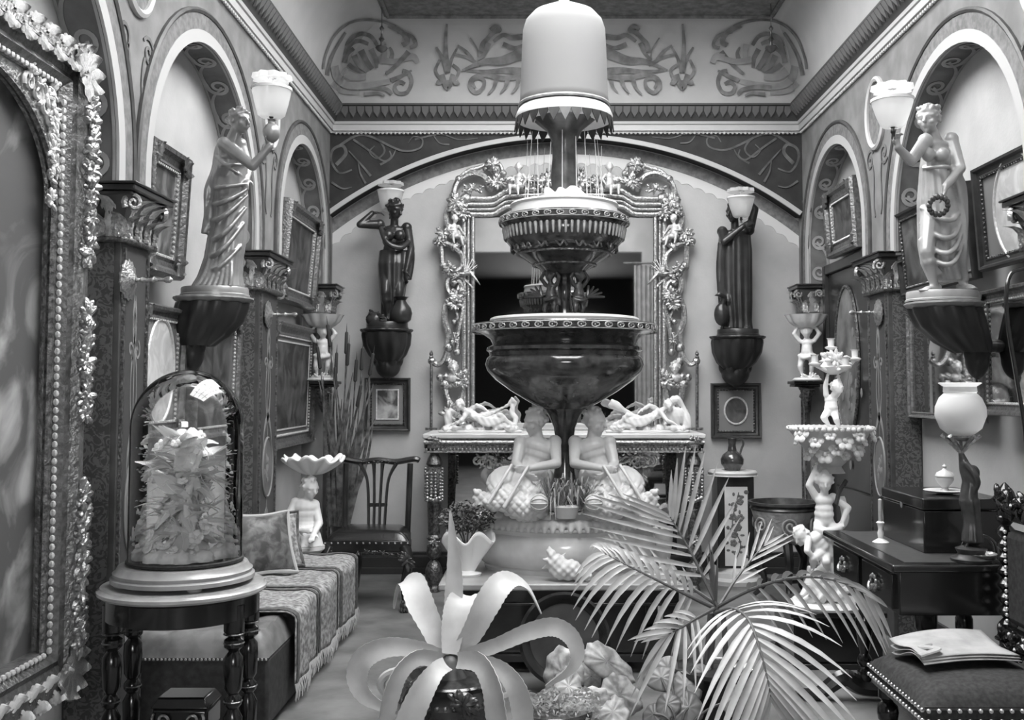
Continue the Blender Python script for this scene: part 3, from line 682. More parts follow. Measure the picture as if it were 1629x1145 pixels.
def drape(secs, n=26, amp=.05, seg=96, nv=60, twist=0., seed=1, mod=None, diag=0.):
    """folded cloth as a closed tube; secs: (z, cx, cy, rx, ry, fold)"""
    rnd = random.Random(seed); ph = [rnd.uniform(0, 6.28) for _ in range(5)]
    Z = [s[0] for s in secs]; g = G(); rg = []
    for j in range(nv):
        z = lerp(Z[0], Z[-1], j / (nv - 1)); i = 0
        while i < len(Z) - 2 and (z - Z[i + 1]) * (Z[-1] - Z[0]) > 0: i += 1
        t = (z - Z[i]) / (Z[i + 1] - Z[i]); t = t * t * (3 - 2 * t) if False else t
        cx, cy, rx, ry, fo = (lerp(secs[i][k], secs[i + 1][k], t) for k in range(1, 6)); ring = []
        for k in range(seg):
            a = 2 * PI * k / seg
            w_ = math.cos(n * a + ph[0] + 1.6 * math.sin(2 * a + ph[1]) + twist * z + diag * math.cos(a) * z) + .5 * math.cos((n // 2) * a + ph[2] + twist * .6 * z + math.sin(a))
            q = 1 + amp * fo * w_
            if mod: q *= mod(a, z)
            ring.append((cx + rx * q * math.cos(a), cy + ry * q * math.sin(a), z))
        rg.append(ring)
    g.rings(rg); return g
def swag(g, p0, p1, sag, r, n=3, out=(0, 0, 0)):
    """a few roped folds hanging from p0 to p1"""
    p0 = V(p0); p1 = V(p1)
    for k in range(n):
        s = sag * (1 - .28 * k); o = V(out) * (1 - .1 * k)
        pts = [p0.lerp(p1, t) + V((0, 0, -s * math.sin(PI * t))) + o * math.sin(PI * t) for t in [i / 12 for i in range(13)]]
        g.tube(pts, [r * (.5 + .5 * math.sin(PI * min(1, .15 + i / 12 * .8))) for i in range(13)], 7)
def clump(g, c, r, n=14, rs=.35, seed=0, flat=None):
    """carved leafage: overlapping in-plane leaves round a boss, front toward -Y"""
    rnd = random.Random(seed); c = V(c); g.ell(c, (r[0] * .45, r[1] * .8, r[2] * .45), 8, 6)
    for i in range(n):
        a = rnd.uniform(0, 2 * PI); k = rnd.uniform(.25, .85); d = V((math.cos(a), rnd.uniform(-.7, .2), math.sin(a))).normalized()
        p = c + V((math.cos(a) * k * r[0], -r[1] * (.25 + .6 * (1 - k)), math.sin(a) * k * r[2])); s = min(r[0], r[2]) * rs * rnd.uniform(.7, 1.2)
        q = V((0, 0, 1)).rotation_difference(d).to_matrix()
        g.ell(p, (s * .62, s * .62, s * 1.45), 6, 5, q)
# a seated putto about 1 unit tall (mirror crest, brackets, fountain); faces -Y
def putto_seated(face=(.3, -1, -.1), seed=0):
    J = dict(pel=(0, 0, .18), chest=(0, -.02, .50), head=(.02, -.05, .80), face=face, sR=(-.17, -.02, .54), eR=(-.27, -.10, .36), wR=(-.12, -.26, .34), sL=(.17, -.02, .54), eL=(.30, -.02, .38), wL=(.32, -.18, .24),
             hR=(-.12, -.04, .14), kR=(-.17, -.30, .18), aR=(-.14, -.32, -.10), hL=(.12, -.04, .14), kL=(.15, -.30, .12), aL=(.20, -.34, -.16))
    return figure(J, .30, fat=1.05)
PUT = putto_seated()
# a standing putto with both arms up carrying something; 1 unit tall to the top of the head; faces -Y
def putto_atlas():
    J = dict(pel=(0, 0, .42), chest=(.01, -.01, .66), head=(.0, -.04, .88), face=(.2, -1, -.1), sR=(-.14, 0, .70), eR=(-.24, -.04, .84), wR=(-.15, -.03, .99), dR=(.2, 0, 1), nR=(0, -1, .3), sL=(.15, 0, .70), eL=(.25, -.04, .84), wL=(.15, -.03, .99), dL=(-.2, 0, 1), nL=(0, -1, .3),
             hR=(-.09, 0, .38), kR=(-.13, -.06, .20), aR=(-.10, .0, .05), hL=(.09, 0, .38), kL=(.10, -.04, .21), aL=(.08, .05, .05))
    g = figure(J, .25, fat=1.05); g.tube(cr([(-.16, .02, .42), (-.05, -.14, .36), (.12, -.12, .40), (.17, .04, .40), (.20, .06, .25)], 6), .035, 8); return g
PUT_A = putto_atlas()
# ------------------------------------------------------------------ the fountain on its low table
mat('majolica', .05, .13, scale=16, amt=.025, coat=.6)
mat('majolica_rim', .34, .3, scale=30, amt=.1)
mat('glazed_trough', .58, .16, scale=7, amt=.07, coat=.6)
mat('slab_top', .34, .3, scale=8, amt=.05)
mat('grass_dark', .075, .5, scale=20, amt=.04)
FY = 5.80; FX = at(898, 617, FY).x
def fz(py): return at(898, py, FY).z
def fw(px): return px * pxm(FY) / 2
TT = at(898, 926, 5.35).z                 # table top height
t = thing('fountain_table', 'low dark wooden table with a marble slab, carrying the fountain', 'table', (FX - .02, 5.84, 0))
tw = .63; td = .54
g = G(); g.bx(-tw, tw, -td, td, TT - .035, TT); obj('marble_slab', g, 'slab_top', t, bevel=.008)
g = G(); g.bx(-tw + .04, tw - .04, -td + .04, td - .04, TT - .10, TT - .035); g.bx(-tw + .03, tw - .03, -td + .03, td - .03, TT - .115, TT - .10); obj('apron', g, 'dark_wood', t, bevel=.004)
g = G(); g.bx(-tw + .12, tw - .20, -td + .12, td - .1, .05, TT - .1); obj('cupboard', g, 'dark_wood', t, bevel=.004)
for x in (-1, 1):
    for y in (-1, 1):
        g = G(); g.box((x * (tw - .08), y * (td - .08), (TT - .1) / 2 + .02), (.07, .07, TT - .14)); g.box((x * (tw - .08), y * (td - .08), .02), (.09, .09, .04)); obj('leg', g, 'dark_wood', t, bevel=.006)
for y in (-td + .08, td - .08): g = G(); g.bx(-tw + .08, tw - .08, y - .02, y + .02, .06, .09); obj('stretcher', g, 'dark_wood', t)

t = thing('fountain', 'tall tiered fountain with two dark bowls above white mermen on a glazed trough', 'fountain', (FX, FY, 0)); FT = t
g = G(); lobe = lambda a, v: 1 + .035 * math.cos(4 * a) + .02 * math.cos(2 * a)
g.lathe([(fw(236), TT), (fw(240), TT + .02), (fw(236), TT + .03), (fw(240), fz(893)), (fw(258), fz(885)), (fw(274), fz(868)), (fw(272), fz(852)), (fw(258), fz(842)), (fw(262), fz(836)), (fw(274), fz(833)), (fw(274), fz(829)), (fw(250), fz(829))], 72, sy=.72, fn=lobe)
obj('trough', g, 'glazed_trough', t, smooth=30)
g = G()
for i in range(66):
    a = 2 * PI * i / 66; r = fw(262) * lobe(a, 0); p = V((r * math.cos(a), r * .72 * math.sin(a), fz(823)))
    g.ell(p, (.03, .03, .028), 7, 5); g.ell(p + V((.02 * math.cos(a), .02 * math.sin(a), -.024)), (.016, .016, .02), 6, 4)
g.lathe([(fw(255), fz(829)), (fw(258), fz(818)), (fw(240), fz(813))], 60, sy=.72, fn=lobe)
for i in range(34):
    a = 2 * PI * i / 34; r = fw(225); g.ell((r * math.cos(a), r * .7 * math.sin(a), fz(812)), (.04, .04, .024), 7, 5)
ob = obj('shell_rim', fuse(g, .008, 1, 'marble', 'shell_rim'), None, t)
# mermen, one continuous body each: torso, arms and coiling fish tail
def merman(sx):
    s = lambda x, y, z: V((x * sx, y, z)); q = lambda px, py, y: V(((px - 898) * pxm(FY + y) * 1., y, at(px, py, FY + y).z))
    H = .145
    # traced on the left figure; px mirrored by sx
    def m(px, py, y): v = q(px, py, y); return V((v.x * sx, v.y, v.z))
    fx = -1 * sx
    J = dict(pel=m(846, 752, -.10), chest=m(858, 712, -.09), head=m(851, 671, -.10), face=(fx * .85, -.5, -.15), up=(0, -.1, 1))
    A, B = m(828, 704, -.10), m(882, 703, -.09); 
    if sx > 0: J.update(sR=A, sL=B)
    else: J.update(sR=B, sL=A)
    near, far = ('R', 'L') if sx > 0 else ('L', 'R')
    J['e' + near], J['w' + near] = m(820, 738, -.16), m(835, 752, -.25); J['e' + far], J['w' + far] = m(884, 737, -.20), m(843, 744, -.28)
    J['n' + far] = (fx, 0, 0); J['n' + near] = (-fx, 0, .2)
    g = figure(J, H, adult=True, hair='curl', hands=True)
    tail = cr([m(846, 758, -.10), m(832, 782, -.22), m(850, 803, -.27), m(830, 806, -.30), m(800, 790, -.26), m(792, 768, -.16), m(808, 757, -.10), m(822, 770, -.16), m(806, 792, -.28), m(785, 802, -.30), m(772, 795, -.26)], 6)
    n = len(tail); g.tube(tail, [lerp(.105, .035, (i / (n - 1)) ** .8) for i in range(n)], 12)
    e = tail[-1]
    for k in (-1, 0, 1): g.cap(e, e + V((fx * .05, -.02, .035 * k + .01)), .035, .02, 8)
    for k in range(9):                                     # weed skirt at the waist
        a = PI * 2 * k / 9; p = m(846, 757, -.10) + V((.09 * math.cos(a), .07 * math.sin(a), 0)); g.ell(p, (.025, .025, .04), 7, 5)
    def post(co, no):                                      # scales on the tail
        z = co[:, 2]; lim = fz(757); amt = np.clip((lim - z) / .03, 0, 1)
        u = co[:, 0] * 70 + co[:, 2] * 70; v = co[:, 0] * -70 + co[:, 2] * 70
        d = (np.abs(np.sin(u)) * np.abs(np.sin(v))) ** .5
        return co + no * (amt * (d - .55) * .009)[:, None]
    o = obj('merman', fuse(g, .0052, 2, 'marble', 'merman', post=post), None, t)
    gg = G(); gg.cap(m(812, 740, -.26), m(775, 800, -.36), .009, .009); gg.cap(m(838, 742, -.3), m(800, 806, -.4), .008, .011); obj('oar', gg, 'marble', o)
    gg = G(); c = m(855, 800, -.40); gg.ell(c, .043, 14, 10)
    for k in range(5): gg.tube([c + V((.0445 * math.sin(a), -.0445 * math.cos(a) * math.cos(k * .6), .0445 * math.cos(a) * math.sin(k * .6))) for a in np.linspace(0, 2 * PI, 17)[:-1]], .004, 5, loop=True)
    obj('shell_ball', gg, 'marble', o)
merman(1); merman(-1)
g = G(); g.lathe([(.10, fz(812)), (.075, fz(780)), (.055, fz(745)), (.05, fz(700)), (.06, fz(680)), (.09, fz(660)), (.13, fz(645)), (fw(95), fz(636))], 24)
obj('stem', g, 'majolica', t)
# lower bowl
g = G(); g.lathe([(fw(70), fz(650)), (fw(110), fz(640)), (fw(170), fz(622)), (fw(220), fz(604)), (fw(245), fz(590)), (fw(252), fz(580)), (fw(247), fz(570)), (fw(238), fz(566)), (fw(240), fz(561)), (fw(248), fz(558)), (fw(246), fz(553)), (fw(228), fz(548)), (fw(236), fz(540)), (fw(262), fz(531)), (fw(290), fz(527)), (fw(293), fz(521)), (fw(288), fz(516)), (fw(262), fz(514)), (fw(230), fz(522)), (fw(100), fz(545)), (.02, fz(548))], 64)
lb = obj('lower_bowl', g, 'majolica', t, smooth=35)
def rim(parent, w, py, n, s):
    g = G(); r = fw(w)
    for i in range(n):
        a = 2 * PI * i / n; c = V((r * math.cos(a), r * math.sin(a), fz(py))); tx = V((-math.sin(a), math.cos(a), 0)); up = V((0, 0, 1)); o_ = V((math.cos(a), math.sin(a), 0))
        g.tube([c + tx * s * math.cos(b) + up * s * .8 * math.sin(b) for b in np.linspace(.4, 2 * PI - .6, 9)], s * .26, 5)
        g.ell(c + o_ * .002, s * .3, 6, 4); g.tube([c + tx * s * 1.1 - up * s * .6, c + tx * s * 1.5, c + tx * s * 1.1 + up * s * .7], s * .2, 4)
    for d in (-1, 1): g.tube([(r * math.cos(a), r * math.sin(a), fz(py) + d * s * 1.05) for a in np.linspace(0, 2 * PI, 65)[:-1]], s * .18, 5, loop=True)
    return obj('rim_ornament', g, 'majolica_rim', parent)
rim(lb, 294, 524, 44, .017)
g = G(); g.tube([(fw(230) * math.cos(a), fw(230) * math.sin(a), fz(510)) for a in np.linspace(0, 2 * PI, 65)[:-1]], .014, 8, loop=True); obj('marble_lip', g, 'marble', lb)
g = G()
for i in range(30):
    a = 2 * PI * i / 30
    g.tube(cr([(fw(232) * math.cos(a + d), fw(232) * math.sin(a + d), fz(y)) for d, y in ((0, 584), (.05, 592), (.09, 584), (.12, 594))], 4), .006, 5)
obj('relief_frieze', g, 'gilt_dark', lb)
# two winged putti carrying the upper bowl
PM = fuse(PUT_A, .03, 2, 'bronze', 'putto')
for sx in (-1, 1):
    o = link('putto', PM, t, (sx * .075, -.06, fz(508)), (0, 0, sx * .7), .27)
    gg = G()
    for k in range(5):
        a = .4 + k * .28; gg.cap((sx * .13, -.02, fz(472)), (sx * (.13 + .10 * math.cos(a)), .0, fz(472) + .10 * math.sin(a) - .04), .012, .006, 6)
    obj('wing', gg, 'bronze', o).matrix_parent_inverse = o.matrix_basis.inverted()
g = G(); g.lathe([(.09, fz(545)), (.08, fz(515)), (.05, fz(500)), (.035, fz(470)), (.04, fz(445)), (.08, fz(432))], 18)
for i in range(10): a = i * .628; g.ell((.085 * math.cos(a), .085 * math.sin(a), fz(508)), (.03, .03, .035), 7, 5)
obj('bowl_stem', g, 'majolica', t)
# upper bowl
g = G(); g.lathe([(fw(60), fz(438)), (fw(80), fz(428)), (fw(120), fz(415)), (fw(160), fz(400)), (fw(184), fz(386)), (fw(191), fz(374)), (fw(190), fz(366)), (fw(196), fz(362)), (fw(206), fz(357)), (fw(208), fz(350)), (fw(196), fz(346)), (fw(180), fz(352)), (fw(80), fz(360)), (.02, fz(360))], 64)
ub = obj('upper_bowl', g, 'majolica', t, smooth=35)
rim(ub, 208, 354, 34, .015)
g = G()
for i in range(64):
    a = 2 * PI * i / 64; e = V((math.cos(a), math.sin(a), 0)); g.cap(e * fw(194) + V((0, 0, fz(367))), e * fw(190) + V((0, 0, fz(382))), .010, .006, 6)
obj('fluting', g, 'majolica_rim', ub)
g = G()
for r_, py in ((100, 421), (150, 404)): g.tube([(fw(r_) * math.cos(a), fw(r_) * math.sin(a), fz(py) - .004) for a in np.linspace(0, 2 * PI, 49)[:-1]], .008, 6, loop=True)
for i in range(18):
    a = 2 * PI * i / 18; g.tube(cr([(fw(170) * math.cos(a + d), fw(170) * math.sin(a + d), fz(y) - .005) for d, y in ((0, 392), (.08, 400), (.14, 392), (.2, 400))], 4), .006, 5)
obj('relief_frieze', g, 'gilt_dark', ub)
g = G(); g.lathe([(fw(170), fz(352)), (fw(172), fz(340)), (fw(168), fz(331)), (fw(174), fz(328)), (fw(170), fz(325)), (fw(150), fz(330)), (.02, fz(338))], 56); obj('white_basin', g, 'white_china', ub)
g = G()
for i in range(9):
    a = 2 * PI * i / 9 + .2; r_ = .11 if i % 2 else .07; g.tube(cr([(.03 * math.cos(a), .03 * math.sin(a), fz(326)), (r_ * math.cos(a), r_ * math.sin(a), fz(306)), (r_ * 1.5 * math.cos(a + .4), r_ * 1.5 * math.sin(a + .4), fz(320))], 6), [.03 - .0012 * k for k in range(13)], 8)
g.ell((0, 0, fz(318)), (.13, .13, .04)); obj('coral_group', fuse(g, .008, 1, 'white_china', 'coral_group'), None, ub)
# top stem and leaf funnel
g = G(); g.lathe([(.09, fz(322)), (.07, fz(300)), (fw(44), fz(280)), (fw(38), fz(250)), (fw(40), fz(225)), (fw(56), fz(208)), (fw(84), fz(196)), (fw(98), fz(190)), (fw(90), fz(188)), (.02, fz(192))], 36, fn=lambda a, v: 1 + .06 * math.cos(9 * a) * v)
obj('funnel', g, 'bronze', t)
lp = G(); lp.prism([(-.030, 0), (-.026, -.022), (0, -.075), (.026, -.022), (.030, 0)], lambda u, v: (u, 0, v), lambda u, v: (u, -.006, v)); LP = mesh('pendant_leaf', lp, 'bronze_dark', 0)
for i in range(28):
    a = 2 * PI * i / 28; link('pendant_leaf', LP, t, (fw(152) * math.cos(a), fw(152) * math.sin(a), fz(190)), (R(-8), 0, a + PI / 2))
g = G(); g.lathe([(fw(60), fz(192)), (fw(120), fz(190)), (fw(154), fz(192)), (fw(157), fz(186)), (fw(148), fz(176)), (fw(140), fz(172)), (fw(120), fz(176)), (.02, fz(182))], 56); obj('white_collar', g, 'white_china', t)
for i in range(18):
    a = 2 * PI * i / 18 + .1; r0 = fw(106 + (i % 3) * 8); r1 = fw(132 - (i % 2) * 12); h_ = fz(215 + 26 * ((i * 7) % 5) / 5)
    g = G(); g.tube([(r1 * math.cos(a), r1 * math.sin(a), fz(334)), (lerp(r1, r0, .5) * math.cos(a), lerp(r1, r0, .5) * math.sin(a), fz(280)), (r0 * math.cos(a), r0 * math.sin(a), h_)], [.0035, .003, .0016], 5); obj('water_jet', g, 'etched', t)
b = thing('bell_shade', 'large domed white opal glass bell on top of the fountain', 'glass bell', (FX, FY, fz(174) + .012))
H0 = fz(174); g = G(); P = [(fw(146), 0), (fw(142), fz(160) - H0), (fw(139), fz(120) - H0), (fw(136), fz(80) - H0), (fw(133), fz(52) - H0), (fw(124), fz(38) - H0), (fw(100), fz(25) - H0), (fw(60), fz(16) - H0), (fw(16), fz(12) - H0)]
g.lathe(P, 56, caps=False); o = obj('shade', g, 'opal', b, 180); m_ = o.modifiers.new('s', 'SOLIDIFY'); m_.thickness = .006
g = G(); g.lathe([(fw(14), fz(14) - H0), (fw(12), fz(9) - H0), (fw(18), fz(4) - H0), (fw(19), fz(0) - H0), (fw(12), fz(-6) - H0), (.004, fz(-8) - H0)], 16); obj('knob', g, 'white_china', b)
g = G(); g.lathe([(fw(147), .0), (fw(149), .008), (fw(147), .016)], 56); obj('rim_band', g, 'majolica_rim', b)
# tuft of grass growing between the mermen
t = thing('fountain_fern', 'tuft of dark trailing grass between the two mermen', 'plant', (FX, FY - .33, fz(806)))
g = G(); rnd = random.Random(5)
for i in range(170):
    a = rnd.uniform(0, 2 * PI); l = rnd.uniform(.10, .26); e = rnd.uniform(.2, 1.3); b0 = V((rnd.uniform(-.08, .08), rnd.uniform(-.04, .04), .02))
    d = V((math.cos(a) * math.cos(e), math.sin(a) * math.cos(e) * .6, math.sin(e))); s_ = V((rnd.uniform(-1, 1), 0, 0)).cross(d) * .004
    p = [b0, b0 + d * l * .6 + V((0, 0, .05)), b0 + d * l + V((0, 0, -.02 - .08 * rnd.random()))]
    n_ = d.cross(V((0, 0, 1))).normalized() * .005
    g.add([p[0] - n_, p[0] + n_, p[1] + n_, p[1] - n_, p[2]], [(0, 1, 2, 3), (3, 2, 4)])
obj('blades', g, 'leaf_mid', t)['kind'] = 'stuff'
g = G(); g.lathe([(.05, -.02), (.07, .03), (.075, .04), (.06, .05)], 16); obj('cup', g, 'marble', t)
# ------------------------------------------------------------------ console table and great mirror at the back wall
CYF, CYB = 7.42, 8.16
cz = at(700, 690, CYF).z; cl_, cr_ = at(672, 690, CYF).x, at(1123, 690, CYF).x
t = thing('console_table', 'gilt console table with white marble top below the great mirror', 'console table', ((cl_ + cr_) / 2, CYF, 0)); hw = (cr_ - cl_) / 2
g = G(); g.bx(-hw, hw, 0, CYB - CYF - .02, cz - .035, cz); obj('marble_top', g, 'marble', t, bevel=.008)
g = G(); g.bx(-hw + .02, hw - .02, .015, .10, cz - .135, cz - .035); g.bx(-hw + .02, -hw + .1, .015, CYB - CYF - .03, cz - .13, cz - .035); g.bx(hw - .1, hw - .02, .015, CYB - CYF - .03, cz - .13, cz - .035); obj('apron', g, 'gilt_dark', t, bevel=.004)
g = G(); g.tube([(-hw + .01, .012, cz - .06), (hw - .01, .012, cz - .06)], .016, 8); g.tube([(-hw + .01, .012, cz - .128), (hw - .01, .012, cz - .128)], .008, 6)
for i in range(70): x = lerp(-hw + .03, hw - .03, i / 69); g.ell((x, .008, cz - .062), (.012, .012, .016), 6, 4); g.ell((x, .008, cz - .112), (.008, .012, .012), 6, 4)
obj('carved_moulding', g, 'gilt', t)
def console_leg(x):
    g = G(); Z = lambda py: at(690, py, CYF + .06).z
    g.lathe([(.045, Z(742)), (.06, Z(738)), (.05, Z(730)), (.03, Z(722)), (.05, Z(716)), (.075, Z(712)), (.075, Z(706))], 20, (x, .07, 0))
    g.box((x, .07, (Z(742) + Z(785)) / 2), (.10, .10, Z(742) - Z(785)))
    g.lathe([(.052, Z(785)), (.046, Z(800)), (.040, Z(850))], 20, (x, .07, 0), fn=lambda a, v: 1 + .07 * math.cos(8 * a))
    g.lathe([(.040, Z(850)), (.055, Z(855)), (.03, Z(862)), (.05, Z(868)), (.055, Z(878)), (.05, Z(884)), (.02, Z(890)), (.045, Z(897)), (.06, Z(905)), (.062, Z(912)), (.045, Z(926)), (.03, Z(930)), (.045, .03), (.045, 0)], 20, (x, .07, 0))
    l = obj('leg', g, 'gilt_dark', t)
    g = G()
    for dx in (-.045, -.015, .015, .05):
        for k in range(9): g.ell((x + dx, -.0 + .0 * k, Z(752) - k * .022 * (1 + .2 * abs(dx) * 10)), .0115, 8, 6)
    for dx in (-.06, .06):
        for k in range(11): g.ell((x + dx, .04, Z(745) - k * .022), .011, 8, 6)
    for k in range(5): g.ell((x + (k - 2) * .022, .005, Z(795) + .01 * abs(k - 2)), .018, 8, 6)
    obj('bead_swag', g, 'gilt', l)
    
    for zz, sd in ((697, 4), (860, 5)): g = G(); clump(g, (x, .0 if sd == 4 else .02, Z(zz)), (.06, .025, .025), 16, .4, sd); obj('carved_leaf_cap', g, 'gilt', l)
console_leg(-hw + .08); console_leg(hw - .08)
g = G(); g.box((0, .35, .05), (1.7, .12, .05)); obj('stretcher', g, 'gilt_dark', t, bevel=.01)
g = G(); g.bx(-hw + .12, hw - .12, CYB - CYF - .03, CYB - CYF - .02, .2, cz - .04); obj('back_mirror', g, 'mirror', t)
for sg in (-1, 1):
    g = G()
    for k in range(6): c = spiral(sg * (.62 - .05 * k), cz - .20 - .035 * k * .3, .01, .05, k, sg * 1.2, 14); g.tube([(p[0], .05, p[1]) for p in c], .009, 6)
    clump(g, (sg * .55, .05, cz - .17), (.12, .015, .04), 18, .25, 3); obj('pierced_bracket', g, 'gilt', t)

MY = 8.17
mt = thing('great_mirror', 'great gilt overmantel mirror with cherubs, birds and scrolled frame', 'mirror', (at(897.5, 690, MY).x, MY, cz))
mo = V(mt.location)
def mp_(px, py, y=0): return at(px, py, MY + y) - mo
def both(fn):
    fn(lambda x, y, d=0: mp_(x, y, d)); fn(lambda x, y, d=0: mp_(1795 - x, y, d))
g = G(); a = mp_(752, 345); b_ = mp_(1043, 684); g.bx(a.x, b_.x, -.012, .0, b_.z, a.z)
pts = [mp_(x, y) for x, y in ((752, 346), (795, 345), (812, 335), (850, 330), (945, 330), (983, 335), (1000, 345), (1043, 346))]
g.prism([(p.x, p.z) for p in pts], lambda u, v: (u, -.012, v), lambda u, v: (u, 0, v)); obj('glass', g, 'mirror', mt, smooth=0)
g = G()
def f(P):
    for x, r in ((738, .020), (745, .012), (752, .016)): g.tube([P(x, 686, -.03), P(x, 345, -.03)], r, 8)
both(f)
for dy, r in ((0, .022), (9, .016), (17, .012), (25, .02)):
    c = cr([mp_(735, 316 + dy, -.035), mp_(782, 316 + dy, -.035), mp_(797, 309 + dy, -.035), mp_(815, 303 + dy, -.035), mp_(897, 301 + dy, -.035), mp_(980, 303 + dy, -.035), mp_(998, 309 + dy, -.035), mp_(1013, 316 + dy, -.035), mp_(1060, 316 + dy, -.035)], 6); g.tube(c, r, 8)
g.bx(mp_(735, 690).x, mp_(1060, 690).x, -.06, 0, 0, mp_(735, 682).z)
obj('inner_frame', g, 'gilt', mt)
# carved scrollwork, traced on the left jamb and mirrored
SC_ = [([(722, 313), (724, 298), (733, 284), (752, 276), (770, 281), (781, 298)], 5, 5), ([(730, 285), (745, 272), (765, 266), (778, 258), (772, 268)], 4, 3), ([(778, 262), (790, 280), (800, 290), (812, 284), (822, 290)], 5, 4), ([(800, 276), (795, 262), (784, 262)], 4, 3), ([(822, 296), (838, 286), (852, 292)], 5, 4),
       ([(741, 316), (728, 326), (716, 330), (710, 345), (714, 360), (730, 372), (735, 385)], 6, 4), ([(735, 382), (725, 392), (704, 384), (694, 384)], 6, 4), ([(702, 386), (703, 405), (706, 424), (722, 432), (735, 424), (734, 405), (722, 394)], 5, 4), ([(706, 424), (722, 436), (740, 446), (752, 458)], 5, 2), ([(716, 436), (711, 450), (714, 464), (726, 472), (736, 462), (730, 448), (722, 450)], 5, 4), ([(726, 472), (714, 478), (708, 490), (708, 512), (714, 532), (711, 556), (714, 575)], 5, 5), ([(730, 476), (736, 492), (732, 512), (728, 535), (727, 560)], 5, 4),
       ([(712, 480), (722, 490), (728, 504), (722, 512)], 4, 3), ([(713, 553), (706, 572), (696, 580), (687, 574)], 5, 4), ([(710, 600), (722, 612), (736, 604), (740, 592)], 5, 4), ([(708, 612), (712, 632), (722, 650), (716, 672), (706, 684)], 6, 5), ([(738, 610), (734, 632), (726, 650), (736, 676)], 5, 5), ([(700, 600), (706, 612), (716, 614)], 4, 3)]
for mm in (0, 1):
    g = G()
    for pts, w0, w1 in SC_:
        c = cr([mp_((1795 - x) if mm else x, y, -.035) for x, y in pts], 5); n = len(c); s_ = pxm(MY)
        g.tube(c, [lerp(w0, w1, i / (n - 1)) * s_ for i in range(n)], 7)
        for k in (0, n - 1): g.ell(c[k], (w0 if k == 0 else w1) * s_ * 1.6, 8, 6)
    obj('scrollwork', g, 'gilt', mt)
def f(P):
    for i, (x, y, rx, rz, n) in enumerate(((727, 322, 12, 10, 16), (784, 262, 8, 10, 12), (790, 290, 14, 8, 14), (752, 300, 16, 6, 14), (720, 335, 8, 8, 10), (738, 340, 8, 10, 10), (706, 372, 12, 8, 12), (729, 470, 10, 10, 14), (724, 482, 9, 14, 12), (716, 428, 9, 8, 10), (840, 288, 14, 8, 14), (870, 290, 14, 10, 16), (716, 660, 10, 16, 16), (734, 605, 8, 12, 12), (724, 540, 5, 10, 8), (700, 384, 8, 6, 8))):
        s_ = pxm(MY); g = G(); clump(g, P(x, y, -.055), (rx * s_ * 1.15, .035, rz * s_ * 1.15), n * 2, .5, i); obj('leaf_cluster', g, 'gilt', mt)
both(f)
PG = fuse(PUT, .032, 2, 'gilt_light', 'putto')
for px, py, sc, rz, fl in ((722, 383, .22, .5, 1), (826, 305, .24, -.6, 1), (1073, 383, .22, -.5, -1), (969, 305, .24, .6, -1)):
    o = link('putto', PG, mt, mp_(px, py, -.06), (0, 0, rz), (sc * fl, sc, sc))
# birds
def bird(P, sg):
    g = G(); b0 = P(740, 436, -.07); S = pxm(MY)
    g.chain([b0 + V((sg * -14 * S, 0, 2 * S)), b0, b0 + V((sg * 8 * S, -.01, 2 * S)), b0 + V((sg * 15 * S, -.02, -6 * S)), b0 + V((sg * 22 * S, -.02, -14 * S))], [.005, .022, .018, .011, .003])
    for k in range(6): a = R(35 + 16 * k); g.cap(b0, b0 + V((sg * 26 * S * math.cos(a) * .7 + sg * 4 * S, .01, 26 * S * math.sin(a))), .009, .003, 6)
    for k in range(3): g.cap(b0 - V((sg * 8 * S, 0, 0)), b0 + V((sg * (-26 + k * 2) * S, 0, (-2 - 4 * k) * S)), .008, .003, 6)
    return obj('bird', g, 'gilt', mt)
bird(lambda x, y, d=0: mp_(x, y, d), 1); bird(lambda x, y, d=0: mp_(1795 - x, y, d), -1)
for mm in (0, 1):
    P = (lambda x, y, d=0: mp_(1795 - x, y, d)) if mm else (lambda x, y, d=0: mp_(x, y, d))
    g = G(); c = P(721, 585, -.07); head(g, c, .10, (.3 if not mm else -.3, -1, -.15), hair='curl'); g.ell(c + V((0, .01, -.075)), (.05, .035, .04)); o = obj('mask', fuse(g, .006, 1, 'gilt_light', 'mask'), None, mt)
    g = G(); g.tube([P(686, 684, -.05), P(686, 570, -.05)], .011, 8); g.lathe([(.012, 0), (.018, .01), (.01, .02), (.016, .035), (.01, .05), (.003, .062)], 10, P(686, 570, -.05)); g.box(P(686, 682, -.05), (.09, .05, .02)); obj('candle_rod', g, 'gilt_dark', mt)
g = G(); c = mp_(897, 300, -.05); S = pxm(MY)
g.lathe([(.03, 0), (.06, .04), (.09, .12), (.07, .2), (.05, .23), (.08, .27), (.02, .3)], 20, c)
for k in range(7): clump(g, c + V(((k - 3) * .07, 0, .05 + .05 * (k % 2))), (.05, .03, .06), 12, .3, k)
obj('crest_urn', g, 'gilt_dark', mt)
# step of the mirror base lying on the console
mat('china_step', .42, .4); g = G(); a = mp_(775, 668, -.10); b_ = mp_(1020, 684, -.10); g.bx(a.x, b_.x, -.14, -.03, .005, .05); g.bx(a.x - .02, b_.x + .02, -.15, -.03, 0.002, .02); obj('plinth', g, 'china_step', mt, bevel=.004)

